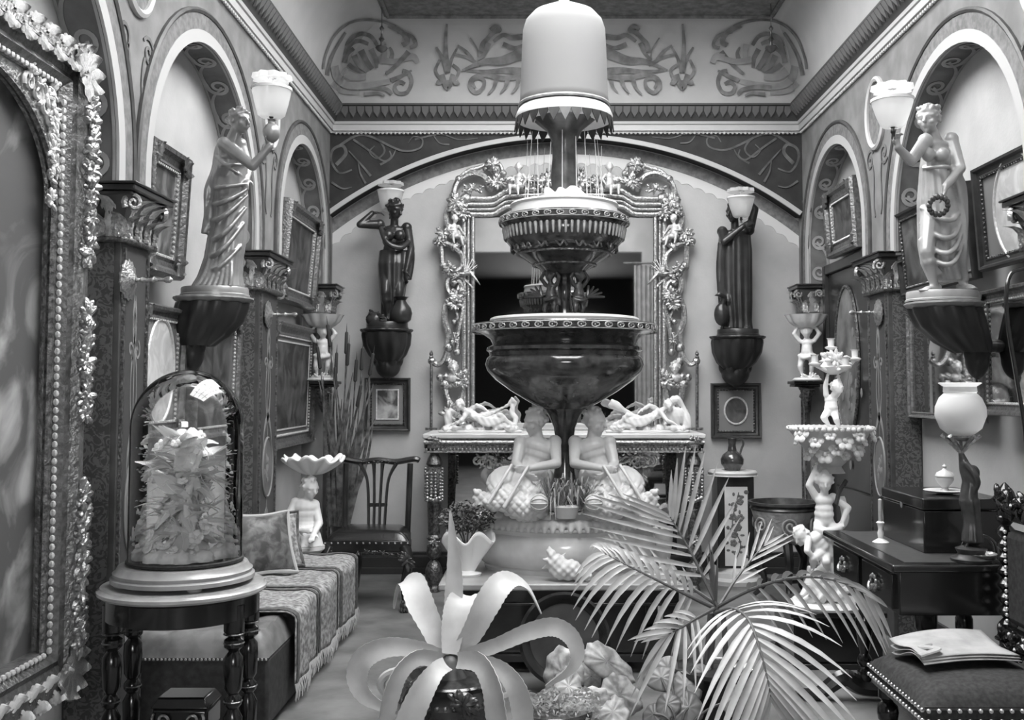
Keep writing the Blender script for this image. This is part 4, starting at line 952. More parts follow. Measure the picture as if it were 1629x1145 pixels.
# reclining white figure groups on the console
mat('bisque', .66, .55)
def reclining(loc, sx, label, arch):
    t = thing('reclining_group', label, 'figurine', loc, group='white figure groups on the console')
    s = lambda x, y, z: V((x * sx, y, z)); g = G()
    for i in range(16): g.ell(s(-.24 + .032 * i, .0 + .03 * math.sin(i * 2.1), .025), (.045, .08, .03 + .012 * math.sin(i * 1.7)), 9, 6)
    J = dict(pel=s(.03, -.02, .09), chest=s(-.08, -.02, .14), head=s(-.15, -.04, .20), face=(-sx * .3, -1, .1), sR=s(-.09, -.07, .15), eR=s(-.13, -.12, .09), wR=s(-.18, -.12, .07), sL=s(-.09, .04, .16), eL=s(-.02, .0, .20), wL=s(.04, -.04, .17), hR=s(.05, -.05, .085), kR=s(.15, -.08, .13), aR=s(.22, -.07, .06), hL=s(.05, .01, .085), kL=s(.16, .0, .09), aL=s(.25, -.03, .06))
    g.join(figure(J, .085, adult=True, hair='bun'))
    swag(g, s(-.05, -.07, .12), s(.18, -.08, .10), .05, .016, 4, (0, -.03, 0)); swag(g, s(0, -.07, .1), s(.25, -.05, .06), .03, .014, 3, (0, -.03, 0))
    if arch:   # drapery billowing behind one of them up to a point
        g.tube(cr([s(-.24, .03, .05), s(-.22, .03, .16), s(-.10, .04, .10), s(.05, .05, .13), s(.2, .05, .20), s(.25, .05, .24)], 6), [.02 + .012 * math.sin(i * .5) for i in range(31)], 9)
        g.tube(cr([s(.25, .05, .23), s(.23, .03, .15), s(.26, .02, .10), s(.24, 0, .04)], 6), .02, 8)
    else:
        g.tube(cr([s(-.30, .02, .03), s(-.28, .02, .15), s(-.22, .03, .24), s(-.12, .04, .17), s(.02, .05, .09), s(.16, .06, .16), s(.27, .05, .22)], 6), [.026 + .01 * math.sin(i * .6) for i in range(37)], 9)
        g.ell(s(-.2, .02, .12), (.08, .05, .07))
    obj('figure', fuse(g, .006, 1, 'bisque', 'figure', post=lambda co, no: np.maximum(co + no * (np.sin(co[:, 0] * 150 + co[:, 2] * 90) * .002)[:, None], np.array([-9, -9, .003]))), None, t)
    g = G(); g.lathe([(.30, 0), (.31, .01), (.30, .02), (.28, .022)], 36, sy=.36); obj('base', g, 'bisque', t)
p = at(764, 684, 7.62); reclining((p.x, 7.62, cz), 1, 'white porcelain reclining figure group at the left end of the console', True)
p = at(1030, 684, 7.62); reclining((p.x, 7.62, cz), -1, 'white porcelain reclining figure group at the right end of the console', False)
# ------------------------------------------------------------------ lamp-bearing statues on brackets
mat('statue_left', .30, .34, .45, scale=9, amt=.05)
mat('statue_right', .40, .42, .25, scale=9, amt=.06)
mat('statue_back', .040, .30, .35, scale=9, amt=.012)
mat('bracket_dark', .02, .4)
mat('bracket_edge', .26, .4, .3)
def bracket(c, r, drop, wall, label, bulb=.055, edge='bracket_edge'):
    """scalloped console bracket; c centre of its top, wall = horizontal direction to the wall with its distance"""
    t = thing('statue_bracket', label, 'bracket', c, group='scalloped brackets under the statues')
    n = 17; wv = V(wall); b = wv * .45
    g = G(); g.lathe([(r * .9, -.03), (r * .99, -.022), (r * 1.05, -.010), (r * 1.04, -.002), (r * .99, 0), (r * .5, 0)], n * 8, fn=lambda a, v: 1 + .03 * abs(math.sin(n * a / 2)))
    obj('scalloped_shelf', g, edge, t)
    g = G(); rg = []
    for z, q, f_ in ((-.028, .96, 0), (-.05, .97, .02), (-.10 * drop / .3, .92, .10), (-.16 * drop / .3, .74, .25), (-.20 * drop / .3, .50, .38), (-.56 * drop, .24, .45)):
        rg.append([wv * f_ + V((r * q * (1 + .05 * math.cos(11 * a)) * math.cos(a), r * q * (1 + .05 * math.cos(11 * a)) * math.sin(a), z)) for a in np.linspace(0, 2 * PI, 67)[:-1]])
    g.rings(rg); obj('gadrooned_corbel', g, 'bracket_dark', t)
    g = G(); g.ell(b + V((0, 0, -drop * .74)), (bulb, bulb, drop * .27), 20, 14)
    for k in range(6): a = k * PI / 3; g.ell(b + V((bulb * .8 * math.cos(a), bulb * .8 * math.sin(a), -drop * .62)), (bulb * .4, bulb * .4, drop * .16), 10, 8)
    g.cap(b + V((0, 0, -drop * .93)), b + V((0, 0, -drop)), bulb * .4, bulb * .2); obj('bulb', fuse(g, .007, 2, 'bracket_dark', 'bulb'), None, t)
    g = G(); g.cap(b + V((0, 0, -drop * .6)), wv + V((0, 0, -drop * .55)), .03, .03); g.box(wv * .97 + V((0, 0, -drop * .45)), (.10 if abs(wv.x) < .01 else .02, .10 if abs(wv.y) < .01 else .02, drop * .5)); obj('wall_fixing', g, 'bracket_dark', t)
    return t
def lamp(t, S, top, bot, lift, mat_='etched'):
    """tumbler gas shade carried by the statue: (x0, x1, y) of its top and bottom edges"""
    (a0, a1, ya), (b0, b1, yb), d = top, bot, S[1]
    q = S[0]; T0, T1, B0, B1 = q(a0, ya, d), q(a1, ya, d), q(b0, yb, d), q(b1, yb, d)
    ct = (T0 + T1) / 2; cb = (B0 + B1) / 2; rt = (T1 - T0).length / 2; rb = (B1 - B0).length / 2; o = V((cb.x, cb.y, cb.z)); h = ct.z - cb.z
    g = G(); g.lathe([(rb * .35, 0), (rb * .8, .002), (rb, .012), (lerp(rb, rt, .5), h * .5), (rt, h), (rt * 1.04, h + .006), (rt * .98, h + .004), (lerp(rb, rt, .5) * .97, h * .5), (rb * .95, .016), (rb * .35, .006)], 32, o, caps=False)
    sh = obj('lamp_shade', g, mat_, t)
    g = G(); g.lathe([(rt * 1.03, h), (rt * 1.04, h + .012), (rt * .99, h + .012), (rt * .98, h)], 32, o, caps=False); obj('shade_rim', g, 'white_china', sh)
    g = G(); g.lathe([(rt * .25, h + .055), (rt * .8, h + .045), (rt * .95, h + .05), (rt * .9, h + .075), (rt * .3, h + .062)], 36, o, fn=lambda a, v: 1 + .10 * math.sin(9 * a), caps=False)
    g.tube([o + V((0, 0, h * .4)), o + V((0, 0, h + .055))], .002, 5); obj('glass_crown', g, 'etched', sh)
    g = G(); g.lathe([(.010, -lift), (.007, -lift * .6), (.013, -lift * .4), (.007, -.004), (.011, .002), (.006, .02), (.004, .035)], 12, o); obj('burner', g, 'bronze_dark', t)
def plinth(t, S, x0, x1, y0, y1, m, scal=1.):
    a, b = S(x0, y1), S(x1, y1); r = (b.x - a.x) / 2; h = S(x0, y0).z - a.z
    g = G(); g.lathe([(r, 0), (r, .008), (r * .97, .012), (r * .97, h - .006), (r * .95, h)], 40, ((a.x + b.x) / 2, 0, a.z), sy=scal); return obj('plinth', g, m, t)
def statue(label, Yd, x0, ybase, cat='statue'):
    o = at(x0, ybase, Yd); t = thing('lamp_statue', label, cat, o, group='lamp-bearing statues')
    return t, lambda px, py, d=0.: at(px, py, Yd + d) - o

# left: draped woman in profile lifting a gas lamp
YS = 5.02
t, S = statue('bronzed statue of a draped woman lifting a gas lamp on the left wall', YS, 342, 472)
plinth(t, S, 288, 396, 458, 472, 'statue_left', .9)
H = .128
J = dict(pel=S(367, 322, .0), chest=S(368, 250, 0), head=S(381, 193, -.01), face=(.85, -.52, -.05), sR=S(356, 229, -.085), eR=S(402, 264, -.15), wR=S(430, 232, -.16), dR=(.05, 0, 1), nR=(.6, -.6, .2), cR=.9, sL=S(382, 230, .08), eL=S(396, 268, .08), wL=S(392, 285, .0))
g = figure(J, H, adult=True, hair='bun')
g.cap(S(366, 232, 0), S(376, 208, 0), .034, .030)
px = pxm(YS)
secs = [(S(0, y).z, S(c, y).x, dy, r * px, r * px * .82, fo) for y, c, r, dy, fo in ((236, 364, 20, 0, .3), (252, 368, 26, 0, .4), (285, 367, 26, 0, .5), (310, 367, 27, 0, .6), (345, 366, 28, 0, .8), (380, 361, 30, 0, .9), (410, 356, 30, 0, 1.), (440, 350, 34, 0, 1.2), (457, 346, 40, 0, 1.3))]
g.join(drape(secs, 13, .05, nv=70, seed=2))
# crossing swags of the mantle
fr = -.085
for (xa, ya, xb, yb, sg_, r_) in ((340, 300, 395, 292, .035, .013), (338, 325, 395, 300, .07, .014), (336, 350, 394, 310, .10, .014), (334, 380, 392, 330, .12, .014), (330, 405, 388, 355, .13, .014), (328, 428, 384, 390, .11, .013), (345, 262, 392, 262, .03, .011), (346, 250, 390, 252, .025, .010), (343, 245, 385, 280, .02, .010)):
    swag(g, S(xa, ya, -.01), S(xb, yb, -.03), sg_ * .55, r_ * .9, 1, (0, -.085, 0))
# cloth hanging from the shoulder behind her back
for k in range(6):
    x = 324 + k * 4.2; g.tube(cr([S(352 - k * .5, 224 + k, -.03 - .012 * k), S(x + 14, 270, -.02 - .01 * k), S(x + 4, 320, -.02 + .012 * (k % 2)), S(x + 2 - k, 372 - 6 * (k % 3), -.02)], 6), [.014 + .006 * math.sin(i * .8 + k) for i in range(19)], 8)
for k in range(7): g.tube(cr([S(338 + 5 * k, 400, -.05), S(326 + 7 * k, 435, -.09), S(312 + 9 * k, 456, -.10)], 5), .012, 7)
o = obj('figure', fuse(g, .0048, 2, 'statue_left', 'figure'), None, t)
g = G(); g.ell(S(432, 211, -.16), (.040, .040, .048), 16, 12); g.lathe([(.02, 0), (.014, .02), (.02, .03)], 12, S(432, 200, -.16)); obj('lamp_ball', g, 'statue_left', t)
lamp(t, (S, -.16), (401, 463, 144), (410, 453, 187), .05)
p = at(340, 472, YS); bracket((p.x, YS, p.z - .003), .175, at(0, 472, YS).z - at(0, 588, YS).z, (RL - p.x + .02, 0, 0), 'dark scalloped bracket under the statue on the left wall')

# right: crowned woman, lamp held out, wreath in the lowered hand
YS = 4.80
t, S = statue('pale bronze statue of a crowned woman with lamp and wreath on the right wall', YS, 1499, 480)
plinth(t, S, 1442, 1556, 464, 480, 'statue_right', .9); px = pxm(YS)
J = dict(pel=S(1494, 322, 0), chest=S(1492, 246, 0), head=S(1477, 190, -.02), face=(-.62, -.78, -.08), sR=S(1472, 224, -.05), eR=S(1449, 256, -.14), wR=S(1428, 234, -.2), dR=(-.1, 0, 1), nR=(.5, -.8, 0), cR=1.3, sL=S(1513, 222, .0), eL=S(1528, 268, -.05), wL=S(1505, 296, -.15), dL=(-.25, -.1, -1), nL=(-.7, .3, 0), cL=.35, hR=S(1480, 335, -.02), kR=S(1474, 400, -.08), aR=S(1486, 452, -.06), tR=(-1, -.5, 0), hL=S(1508, 335, 0), kL=S(1512, 400, -.03), aL=S(1533, 450, -.03), tL=(.35, -1, 0))
g = figure(J, .130, adult=True, hair='crown')
g.cap(S(1490, 232, 0), S(1480, 208, 0), .036, .032)
for k in (-1, 1): g.ell(S(1488 + 11 * k, 246, -.075), (.032, .03, .034))
secs = [(S(0, y).z, S(c, y).x, dy, r * px, r * px * .82, fo) for y, c, r, dy, fo in ((250, 1490, 24, 0, .3), (266, 1488, 24, 0, .6), (290, 1492, 29, 0, .7), (320, 1496, 35, 0, .8), (350, 1499, 37, 0, .9), (390, 1500, 37, 0, 1.), (420, 1502, 34, 0, 1.), (447, 1510, 30, 0, 1.))]
g.join(drape(secs, 14, .055, nv=60, seed=5))
for (xa, ya, xb, yb, sg_, r_) in ((1464, 330, 1528, 330, .10, .013), (1463, 355, 1530, 340, .14, .014), (1463, 380, 1532, 350, .16, .014), (1466, 400, 1533, 370, .15, .013), (1468, 268, 1512, 268, .015, .010)): swag(g, S(xa, ya, -.02), S(xb, yb, -.02), sg_ * .75, r_, 1, (0, -.095, 0))
for k in range(5): g.tube(cr([S(1514 + 3 * k, 262 + 4 * k, -.06), S(1524 + 2.4 * k, 300, -.07 + .01 * k), S(1530 + k * 1.5, 350, -.03), S(1530 + k, 390 - 8 * (k % 2), 0)], 5), .014, 8)
for k in range(5): g.tube(cr([S(1464 + k * 3, 380, -.06), S(1470 + k * 3, 415, -.075), S(1482 + k * 4, 440 - k, -.07)], 5), .012, 7)
obj('figure', fuse(g, .0048, 2, 'statue_right', 'figure'), None, t)
g = G(); c = S(1493, 327, -.19)
for k in range(14): a = k * 2 * PI / 14; g.ell(c + V((.042 * math.cos(a), -.012 * math.sin(a), .038 * math.sin(a))), (.013, .012, .015), 8, 6)
obj('wreath', g, 'bronze', t)
lamp(t, (S, -.21), (1387, 1452, 162), (1401, 1440, 203), .05)
p = at(1502, 480, YS); bracket((p.x, YS, p.z - .003), .165, at(0, 480, YS).z - at(0, 600, YS).z, (RR - p.x - .02, 0, 0), 'dark scalloped bracket under the crowned statue on the right wall')

# back left: nude to the hips, one arm behind her head, jar at her feet
YS = 7.98
t, S = statue('dark bronze statue with arm bent behind its head, left of the mirror', YS, 615, 523); px = pxm(YS)
plinth(t, S, 582, 650, 513, 523, 'statue_back')
J = dict(pel=S(624, 418, 0), chest=S(627, 373, 0), head=S(628, 333, -.03), face=(.75, -.55, -.35), sR=S(604, 357, -.01), eR=S(573, 357, -.06), wR=S(592, 339, -.03), dR=(1, .1, .1), nR=(0, 0, -1), sL=S(647, 362, 0), eL=S(654, 396, -.01), wL=S(646, 432, -.05), dL=(-.1, -.1, -1), hR=S(614, 428, 0), kR=S(613, 465, -.08), aR=S(618, 503, -.03), tR=(-.4, -1, 0), hL=S(634, 428, 0), kL=S(635, 465, -.05), aL=S(630, 503, 0), tL=(.3, -1, 0))
g = figure(J, .155, adult=True, hair='bun')
for k in (-1, 1): g.ell(S(627 + 9 * k, 374, -.085), (.042, .04, .042))
secs = [(S(0, y).z, S(c, y).x, dy, r * px, r * px * .8, fo) for y, c, r, dy, fo in ((398, 625, 22, .02, .3), (420, 625, 24, 0, .5), (450, 625, 22, 0, .7), (480, 624, 18, 0, 1.), (504, 622, 16, 0, 1.), (513, 622, 17, 0, 1.))]
g.join(drape(secs, 11, .07, nv=50, seed=9))
for k in range(4): g.tube(cr([S(646 + 2 * k, 366, .0), S(653 + k, 410, .02), S(648 + k, 445, .02)], 5), .02, 8)
g.tube(cr([S(606, 362, -.06), S(615, 385, -.12), S(636, 394, -.1), S(650, 385, -.03)], 5), .022, 8)
obj('figure', fuse(g, .006, 2, 'statue_back', 'figure'), None, t)
g = G(); g.lathe([(.05, 0), (.075, .02), (.085, .07), (.075, .11), (.045, .15), (.035, .17), (.05, .19), (.06, .195), (.03, .19)], 24, S(638, 513, -.09)); obj('jar', g, 'statue_back', t)
g = G(); c = S(596, 508, -.07); g.ell(c, (.07, .05, .06)); clump(g, c + V((.03, 0, .02)), (.08, .05, .06), 12, .4, 2); obj('shell_rock', g, 'statue_back', t)
lamp(t, (S, .05), (600, 641, 305), (607, 635, 336), .06)
p = at(615, 523, YS); bracket((p.x, YS, p.z - .003), .19, at(0, 523, YS).z - at(0, 600, YS).z, (0, YBR - YS - .02, 0), 'dark scalloped bracket left of the mirror, above a small landscape', .10, 'bracket_dark')

# back right: both arms folded up to the head, bird at her feet
t, S = statue('dark bronze statue with both arms folded up to its head, right of the mirror', YS, 1173, 534)
plinth(t, S, 1140, 1208, 524, 534, 'statue_back')
J = dict(pel=S(1170, 428, 0), chest=S(1170, 380, 0), head=S(1168, 338, -.03), face=(-.75, -.6, -.1), sR=S(1149, 368, -.02), eR=S(1152, 384, -.12), wR=S(1182, 360, -.15), dR=(.8, 0, .5), nR=(0, .7, -.2), sL=S(1192, 366, 0), eL=S(1201, 333, -.02), wL=S(1186, 316, -.04), dL=(-1, 0, .2), nL=(0, 0, -1), hR=S(1160, 440, 0), kR=S(1158, 478, -.06), aR=S(1160, 515, 0), tR=(-.3, -1, 0), hL=S(1182, 440, 0), kL=S(1182, 478, -.03), aL=S(1182, 515, 0), tL=(.3, -1, 0))
g = figure(J, .155, adult=True, hair='curl')
secs = [(S(0, y).z, S(c, y).x, dy, r * px, r * px * .8, fo) for y, c, r, dy, fo in ((375, 1169, 25, 0, .3), (400, 1169, 27, 0, .5), (440, 1169, 27, 0, .7), (480, 1170, 26, 0, .9), (510, 1172, 23, 0, 1.), (524, 1172, 25, 0, 1.))]
g.join(drape(secs, 12, .06, nv=50, seed=11))
for k in range(3): g.tube(cr([S(1146 + 3 * k, 385, -.03), S(1143 + 2 * k, 430, -.03), S(1147 + 2 * k, 485, -.02)], 5), .02, 8)
obj('figure', fuse(g, .006, 2, 'statue_back', 'figure'), None, t)
g = G(); c = S(1148, 500, -.09); g.ell(c, (.06, .05, .09)); g.chain([c + V((0, 0, .06)), c + V((.02, -.02, .13)), c + V((-.02, -.04, .15))], [.03, .02, .022]); g.cap(c + V((-.02, -.04, .15)), c + V((-.06, -.06, .14)), .015, .006)
obj('bird', fuse(g, .008, 1, 'statue_back', 'bird'), None, t)
lamp(t, (S, -.16), (1158, 1201, 316), (1166, 1192, 346), .04)
p = at(1173, 534, YS); bracket((p.x, YS, p.z - .003), .20, at(0, 534, YS).z - at(0, 612, YS).z, (0, YBR - YS - .02, 0), 'dark scalloped bracket right of the mirror, above an oval portrait', .11, 'bracket_dark')
# ------------------------------------------------------------------ pictures on the walls
def art(name, lo, hi, scale, dist=1.2, p0=.4, p1=.68):
    m = mat(name, lo, .55, scale=scale, v2=hi); N = m.node_tree.nodes
    for n in N:
        if n.type == 'TEX_NOISE': n.inputs['Distortion'].default_value = dist; n.inputs['Detail'].default_value = 8
        if n.type == 'VALTORGB': n.color_ramp.elements[0].position = p0; n.color_ramp.elements[1].position = p1
    return m
art('art_dark', .025, .12, 5); art('art_mid', .06, .28, 6); art('art_land', .05, .42, 7, .6, .42, .6); art('art_big', .09, .50, 2.4, 1.6, .46, .72); art('art_pale', .45, .7, 8); art('art_face', .10, .5, 9, .4)
mat('frame_gold', .22, .34, .7, scale=40, amt=.06, bump=.3, bscale=70); mat('frame_dark', .035, .4, scale=20, amt=.01); mat('mount', .17, .7)
FLEAF = {}
def leaf_fan(parent, c, a0, spread, size, m, name='carved_leaf'):
    """acanthus leaves lying on a frame front (-Y), tips pointing a0 + spread"""
    if m not in FLEAF: FLEAF[m] = mesh('carved_leaf', acanthus(.75, 1., .22, 7, 3), m, 60)
    for d in spread: link(name, FLEAF[m], parent, c, (0, PI / 2 - a0 - R(d), 0), (size, -size, size))
def rect_sweep(g, w, h, prof):           # prof: (inset from outer edge, front height); -Y is the front
    rg = []
    for d, f in prof: x, z = w / 2 - d, h / 2 - d; rg.append([(-x, -f, -z), (x, -f, -z), (x, -f, z), (-x, -f, z)])
    g.rings(rg, caps=False); return g
def framed(name, label, cat, c, w, h, wall, fw=.07, dp=.05, m='frame_gold', a='art_mid', tilt=0., orn=True, oval=None, mount=0, bead=True, group='framed pictures on the walls', glass=True):
    rz = {'B': 0, 'L': PI / 2, 'R': -PI / 2}[wall]
    t = thing(name, label, cat, c, rz, group, rx=tilt)
    g = G(); rect_sweep(g, w, h, [(0, 0), (0, dp * .7), (fw * .12, dp), (fw * .3, dp * .92), (fw * .45, dp * .6), (fw * .7, dp * .5), (fw * .85, dp * .62), (fw, dp * .3), (fw, 0)]); obj('frame', g, m, t, smooth=30)
    g = G(); g.box((0, -dp * .22, 0), (w - 2 * fw + .004, dp * .2, h - 2 * fw + .004)); obj('mirror_glass' if a == 'mirror' else ('mount' if (mount or oval) else 'canvas'), g, ('mount' if (mount or oval) else a), t, smooth=0)
    if mount: g = G(); g.box((0, -dp * .36, 0), (w - 2 * fw - 2 * mount, .004, h - 2 * fw - 2 * mount)); obj('painting', g, a, t, smooth=0); g = G(); rect_sweep(g, w - 2 * fw - 2 * mount + .012, h - 2 * fw - 2 * mount + .012, [(0, dp * .3), (0, dp * .45), (.01, dp * .45), (.01, dp * .3)]); obj('slip', g, 'gilt_light', t, 0)
    if oval:
        ow, oh, om = oval; g = G(); A = np.linspace(0, 2 * PI, 41)[:-1]
        g.prism([(ow * math.cos(q), oh * math.sin(q)) for q in A], lambda u, v: (u, -dp * .3, v), lambda u, v: (u, -dp * .4, v)); obj('oval_portrait', g, om, t, smooth=0)
        g = G(); g.tube([(ow * math.cos(q), -dp * .42, oh * math.sin(q)) for q in A], .008, 6, loop=True); obj('oval_slip', g, 'gilt_light', t)
    if bead:
        g = G(); x, z = w / 2 - fw * .93, h / 2 - fw * .93; n = int(2 * w / .025)
        for s in (-1, 1):
            for k in range(int(2 * x / .022)): g.ell((lerp(-x, x, (k + .5) / int(2 * x / .022)), -dp * .5, s * z), .007, 5, 4)
            for k in range(int(2 * z / .022)): g.ell((s * x, -dp * .5, lerp(-z, z, (k + .5) / int(2 * z / .022))), .007, 5, 4)
        obj('beading', g, 'gilt_light' if m != 'frame_dark' else 'gilt_dark', t)['kind'] = 'stuff'
    if orn:
        for sx in (-1, 1):
            for sz in (-1, 1): leaf_fan(t, (sx * (w / 2 - fw * .75), -dp * .95, sz * (h / 2 - fw * .75)), math.atan2(sz, sx), (-55, 0, 55), fw * .8, m)
    return t
def wallpic(wall, X, far, near_y, label, **k):
    """far edge px at its top and bottom on plane X, running toward the viewer to depth near_y"""
    (p0, q0), (p1, q1) = far; a, b = atx(p0, q0, X), atx(p1, q1, X); y1 = (a.y + b.y) / 2; w_ = y1 - near_y; h_ = a.z - b.z
    nm = k.pop('name', 'framed_picture'); cat = k.pop('cat', 'picture')
    return framed(nm, label, cat, (X - (0 if wall == 'L' else 0), (y1 + near_y) / 2, (a.z + b.z) / 2), w_, h_, wall, **k)
wallpic('L', -1.75, ((281, 252), (276, 446)), 4.45, 'upper gilt-framed picture on the left wall between near pilaster and statue', fw=.10, dp=.07, tilt=.05, a='art_mid')
wallpic('L', -1.75, ((281, 493), (278, 690)), 4.45, 'lower picture with a pale oval portrait, left wall behind the glass dome', fw=.07, dp=.055, tilt=.02, m='frame_gold', oval=(.17, .24, 'art_pale'))
wallpic('L', -1.79, ((368, 513), (368, 690)), 5.25, 'narrow gilt-framed picture behind the left statue bracket', fw=.06, dp=.06, tilt=.02, a='art_dark')
wallpic('L', -1.76, ((496, 352), (490, 493)), 6.88, 'dark-framed upper picture in the small left arch', fw=.11, dp=.08, tilt=.08, m='frame_gold', a='art_dark')
wallpic('L', -1.76, ((491, 524), (489, 703)), 6.62, 'large gilt-framed lower picture in the small left arch', fw=.10, dp=.07, tilt=.03, m='frame_gold', a='art_dark', mount=.03)
wallpic('R', 2.14, ((1324, 308), (1326, 412)), 6.85, 'ornate gilt-framed picture above the oval-panelled door', fw=.11, dp=.07, tilt=.06, a='art_dark')
wallpic('R', 2.12, ((1432, 344), (1446, 470)), 5.0, 'dark-framed picture behind the crowned statue', fw=.05, dp=.05, tilt=.09, m='frame_dark', a='art_dark', orn=False)
wallpic('R', 2.12, ((1557, 272), (1574, 430)), 4.15, 'dark-framed picture with a pale oval portrait at the right edge', fw=.06, dp=.05, tilt=.06, m='frame_dark', orn=False, oval=(.22, .24, 'art_pale'))
wallpic('R', 2.16, ((1448, 500), (1454, 664)), 5.02, 'narrow-framed mirror behind the globe lamp', name='wall_mirror', cat='mirror', fw=.035, dp=.035, m='frame_gold', a='mirror', orn=False, bead=False, group='wall mirrors on the right')
wallpic('R', 2.12, ((1560, 466), (1580, 660)), 4.0, 'gilt-framed mirror at the right edge beside the globe lamp', name='wall_mirror', cat='mirror', fw=.06, dp=.05, m='frame_gold', a='mirror', group='wall mirrors on the right')
c = at(617, 643, YBR - .001); framed('framed_picture', 'small landscape in a broad dark frame left of the console', 'picture', (c.x, YBR - .002, c.z), 72 * pxm(YBR), 84 * pxm(YBR), 'B', fw=.055, dp=.05, m='frame_dark', a='art_land', mount=.04, orn=False)
c = at(1170, 653, YBR - .001); framed('framed_picture', 'small oval portrait in a dark square frame right of the console', 'picture', (c.x, YBR - .002, c.z), 79 * pxm(YBR), 87 * pxm(YBR), 'B', fw=.06, dp=.05, m='frame_dark', oval=(.09, .105, 'art_dark'), orn=False)

# the great arched painting in the left foreground
XP = -1.625; a = atx(153, 92, XP + .06); b = atx(131, 1090, XP + .06); yf = (a.y + b.y) / 2; z1, z0 = a.z, b.z; yn = 2.25; W_, H_ = yf - yn, z1 - z0
t = thing('great_painting', 'huge gilt-framed painting with arched top at the left edge', 'picture', (XP - .03, (yf + yn) / 2, (z0 + z1) / 2), PI / 2)
fwd = .155; g = G()
rect_sweep(g, W_, H_, [(0, -.05), (0, .06), (.02, .085), (.06, .088), (.075, .06), (.095, .05), (.115, .06), (.13, .045), (.155, .03), (.155, -.05)]); obj('frame', g, 'frame_gold', t, smooth=30)
iw, ih = W_ / 2 - fwd, H_ / 2 - fwd; zs = atx(115, 335, XP).z - (z0 + z1) / 2; ris = ih - zs - .03; aw = iw - .015
arc = [(aw * math.cos(q), zs + ris * math.sin(q)) for q in np.linspace(0, PI, 41)]
for s in (1, -1):                        # two spandrels
    P_ = [(x, z) for x, z in arc if x * s >= -1e-6]; P_ = P_ if s > 0 else P_[::-1]
    poly = P_ + [(0, ih), (s * iw, ih), (s * iw, zs)]
    g = G(); g.prism(poly, lambda u, v: (u, .0, v), lambda u, v: (u, -.025, v)); sp = obj('spandrel', g, 'gilt', t, smooth=0)
    g = G(); rnd = random.Random(3)
    for k in range(9):
        q = .25 + k * .1; x, z = (aw + .06 + .04 * math.sin(q * 2) * 2) * math.cos(q), zs + (ris + .05) * math.sin(q); x = min(x, iw - .03)
        g.tube([(s * (x + p[0]), -.032, z + p[1]) for p in spiral(0, 0, .008, .035, k, 1.3 * (-1) ** k, 14)], .008, 6); clump(g, (s * x, -.035, z + .03), (.03, .012, .035), 7, .4, k)
    for k in range(5): x, z = iw - .05, zs - .0 + .09 * k; clump(g, (s * x, -.035, z), (.03, .012, .045), 10, .4, k + 20)
    obj('spandrel_scrollwork', g, 'gilt_light', sp)
g = G(); g.tube([(x, -.03, z) for x, z in [(aw, -ih)] + arc + [(-aw, -ih)]], .014, 6); obj('arched_slip', g, 'gilt_dark', t)
g = G(); g.box((0, .02, 0), (2 * iw + .02, .02, 2 * ih + .02)); obj('canvas', g, 'art_big', t, smooth=0)
g = G()
for s in (-1, 1):
    for k in range(int(2 * ih / .028)): g.ell((s * (iw + .008), -.045, -ih + .028 * k), (.010, .010, .012), 5, 4)
for k in range(int(2 * iw / .028)): g.ell((-iw + .028 * k, -.045, -ih - .008), (.012, .010, .010), 5, 4); g.ell((-iw + .028 * k, -.045, ih + .008), (.012, .01, .01), 5, 4)
obj('beading', g, 'gilt_light', t)['kind'] = 'stuff'
for k in range(34):                       # carved leafage on the outer edge of the far rail, with plain rests
    f_ = (k + .5) / 34
    if .30 < f_ < .40 or .62 < f_ < .70: continue
    g = G(); clump(g, (W_ / 2 - .035, -.078, lerp(-H_ / 2 + .12, H_ / 2 - .16, f_)), (.042, .032, .048), 15, .5, k); obj('carved_leafage', g, 'gilt', t)
for k in range(16): leaf_fan(t, (lerp(-.2, W_ / 2 - .1, k / 15), -.086, H_ / 2 - .04 + .01 * (-1) ** k), 0, (24 * (-1) ** k,), .085, 'gilt')
for k in range(16): leaf_fan(t, (lerp(-.2, W_ / 2 - .1, k / 15), -.086, -H_ / 2 + .04 + .01 * (-1) ** k), 0, (24 * (-1) ** k,), .085, 'gilt_light')
for sz in (-1, 1): leaf_fan(t, (W_ / 2 - .075, -.09, sz * (H_ / 2 - .075)), sz * PI / 4, (-110, -70, -35, 0, 35, 70, 110), .12, 'gilt')

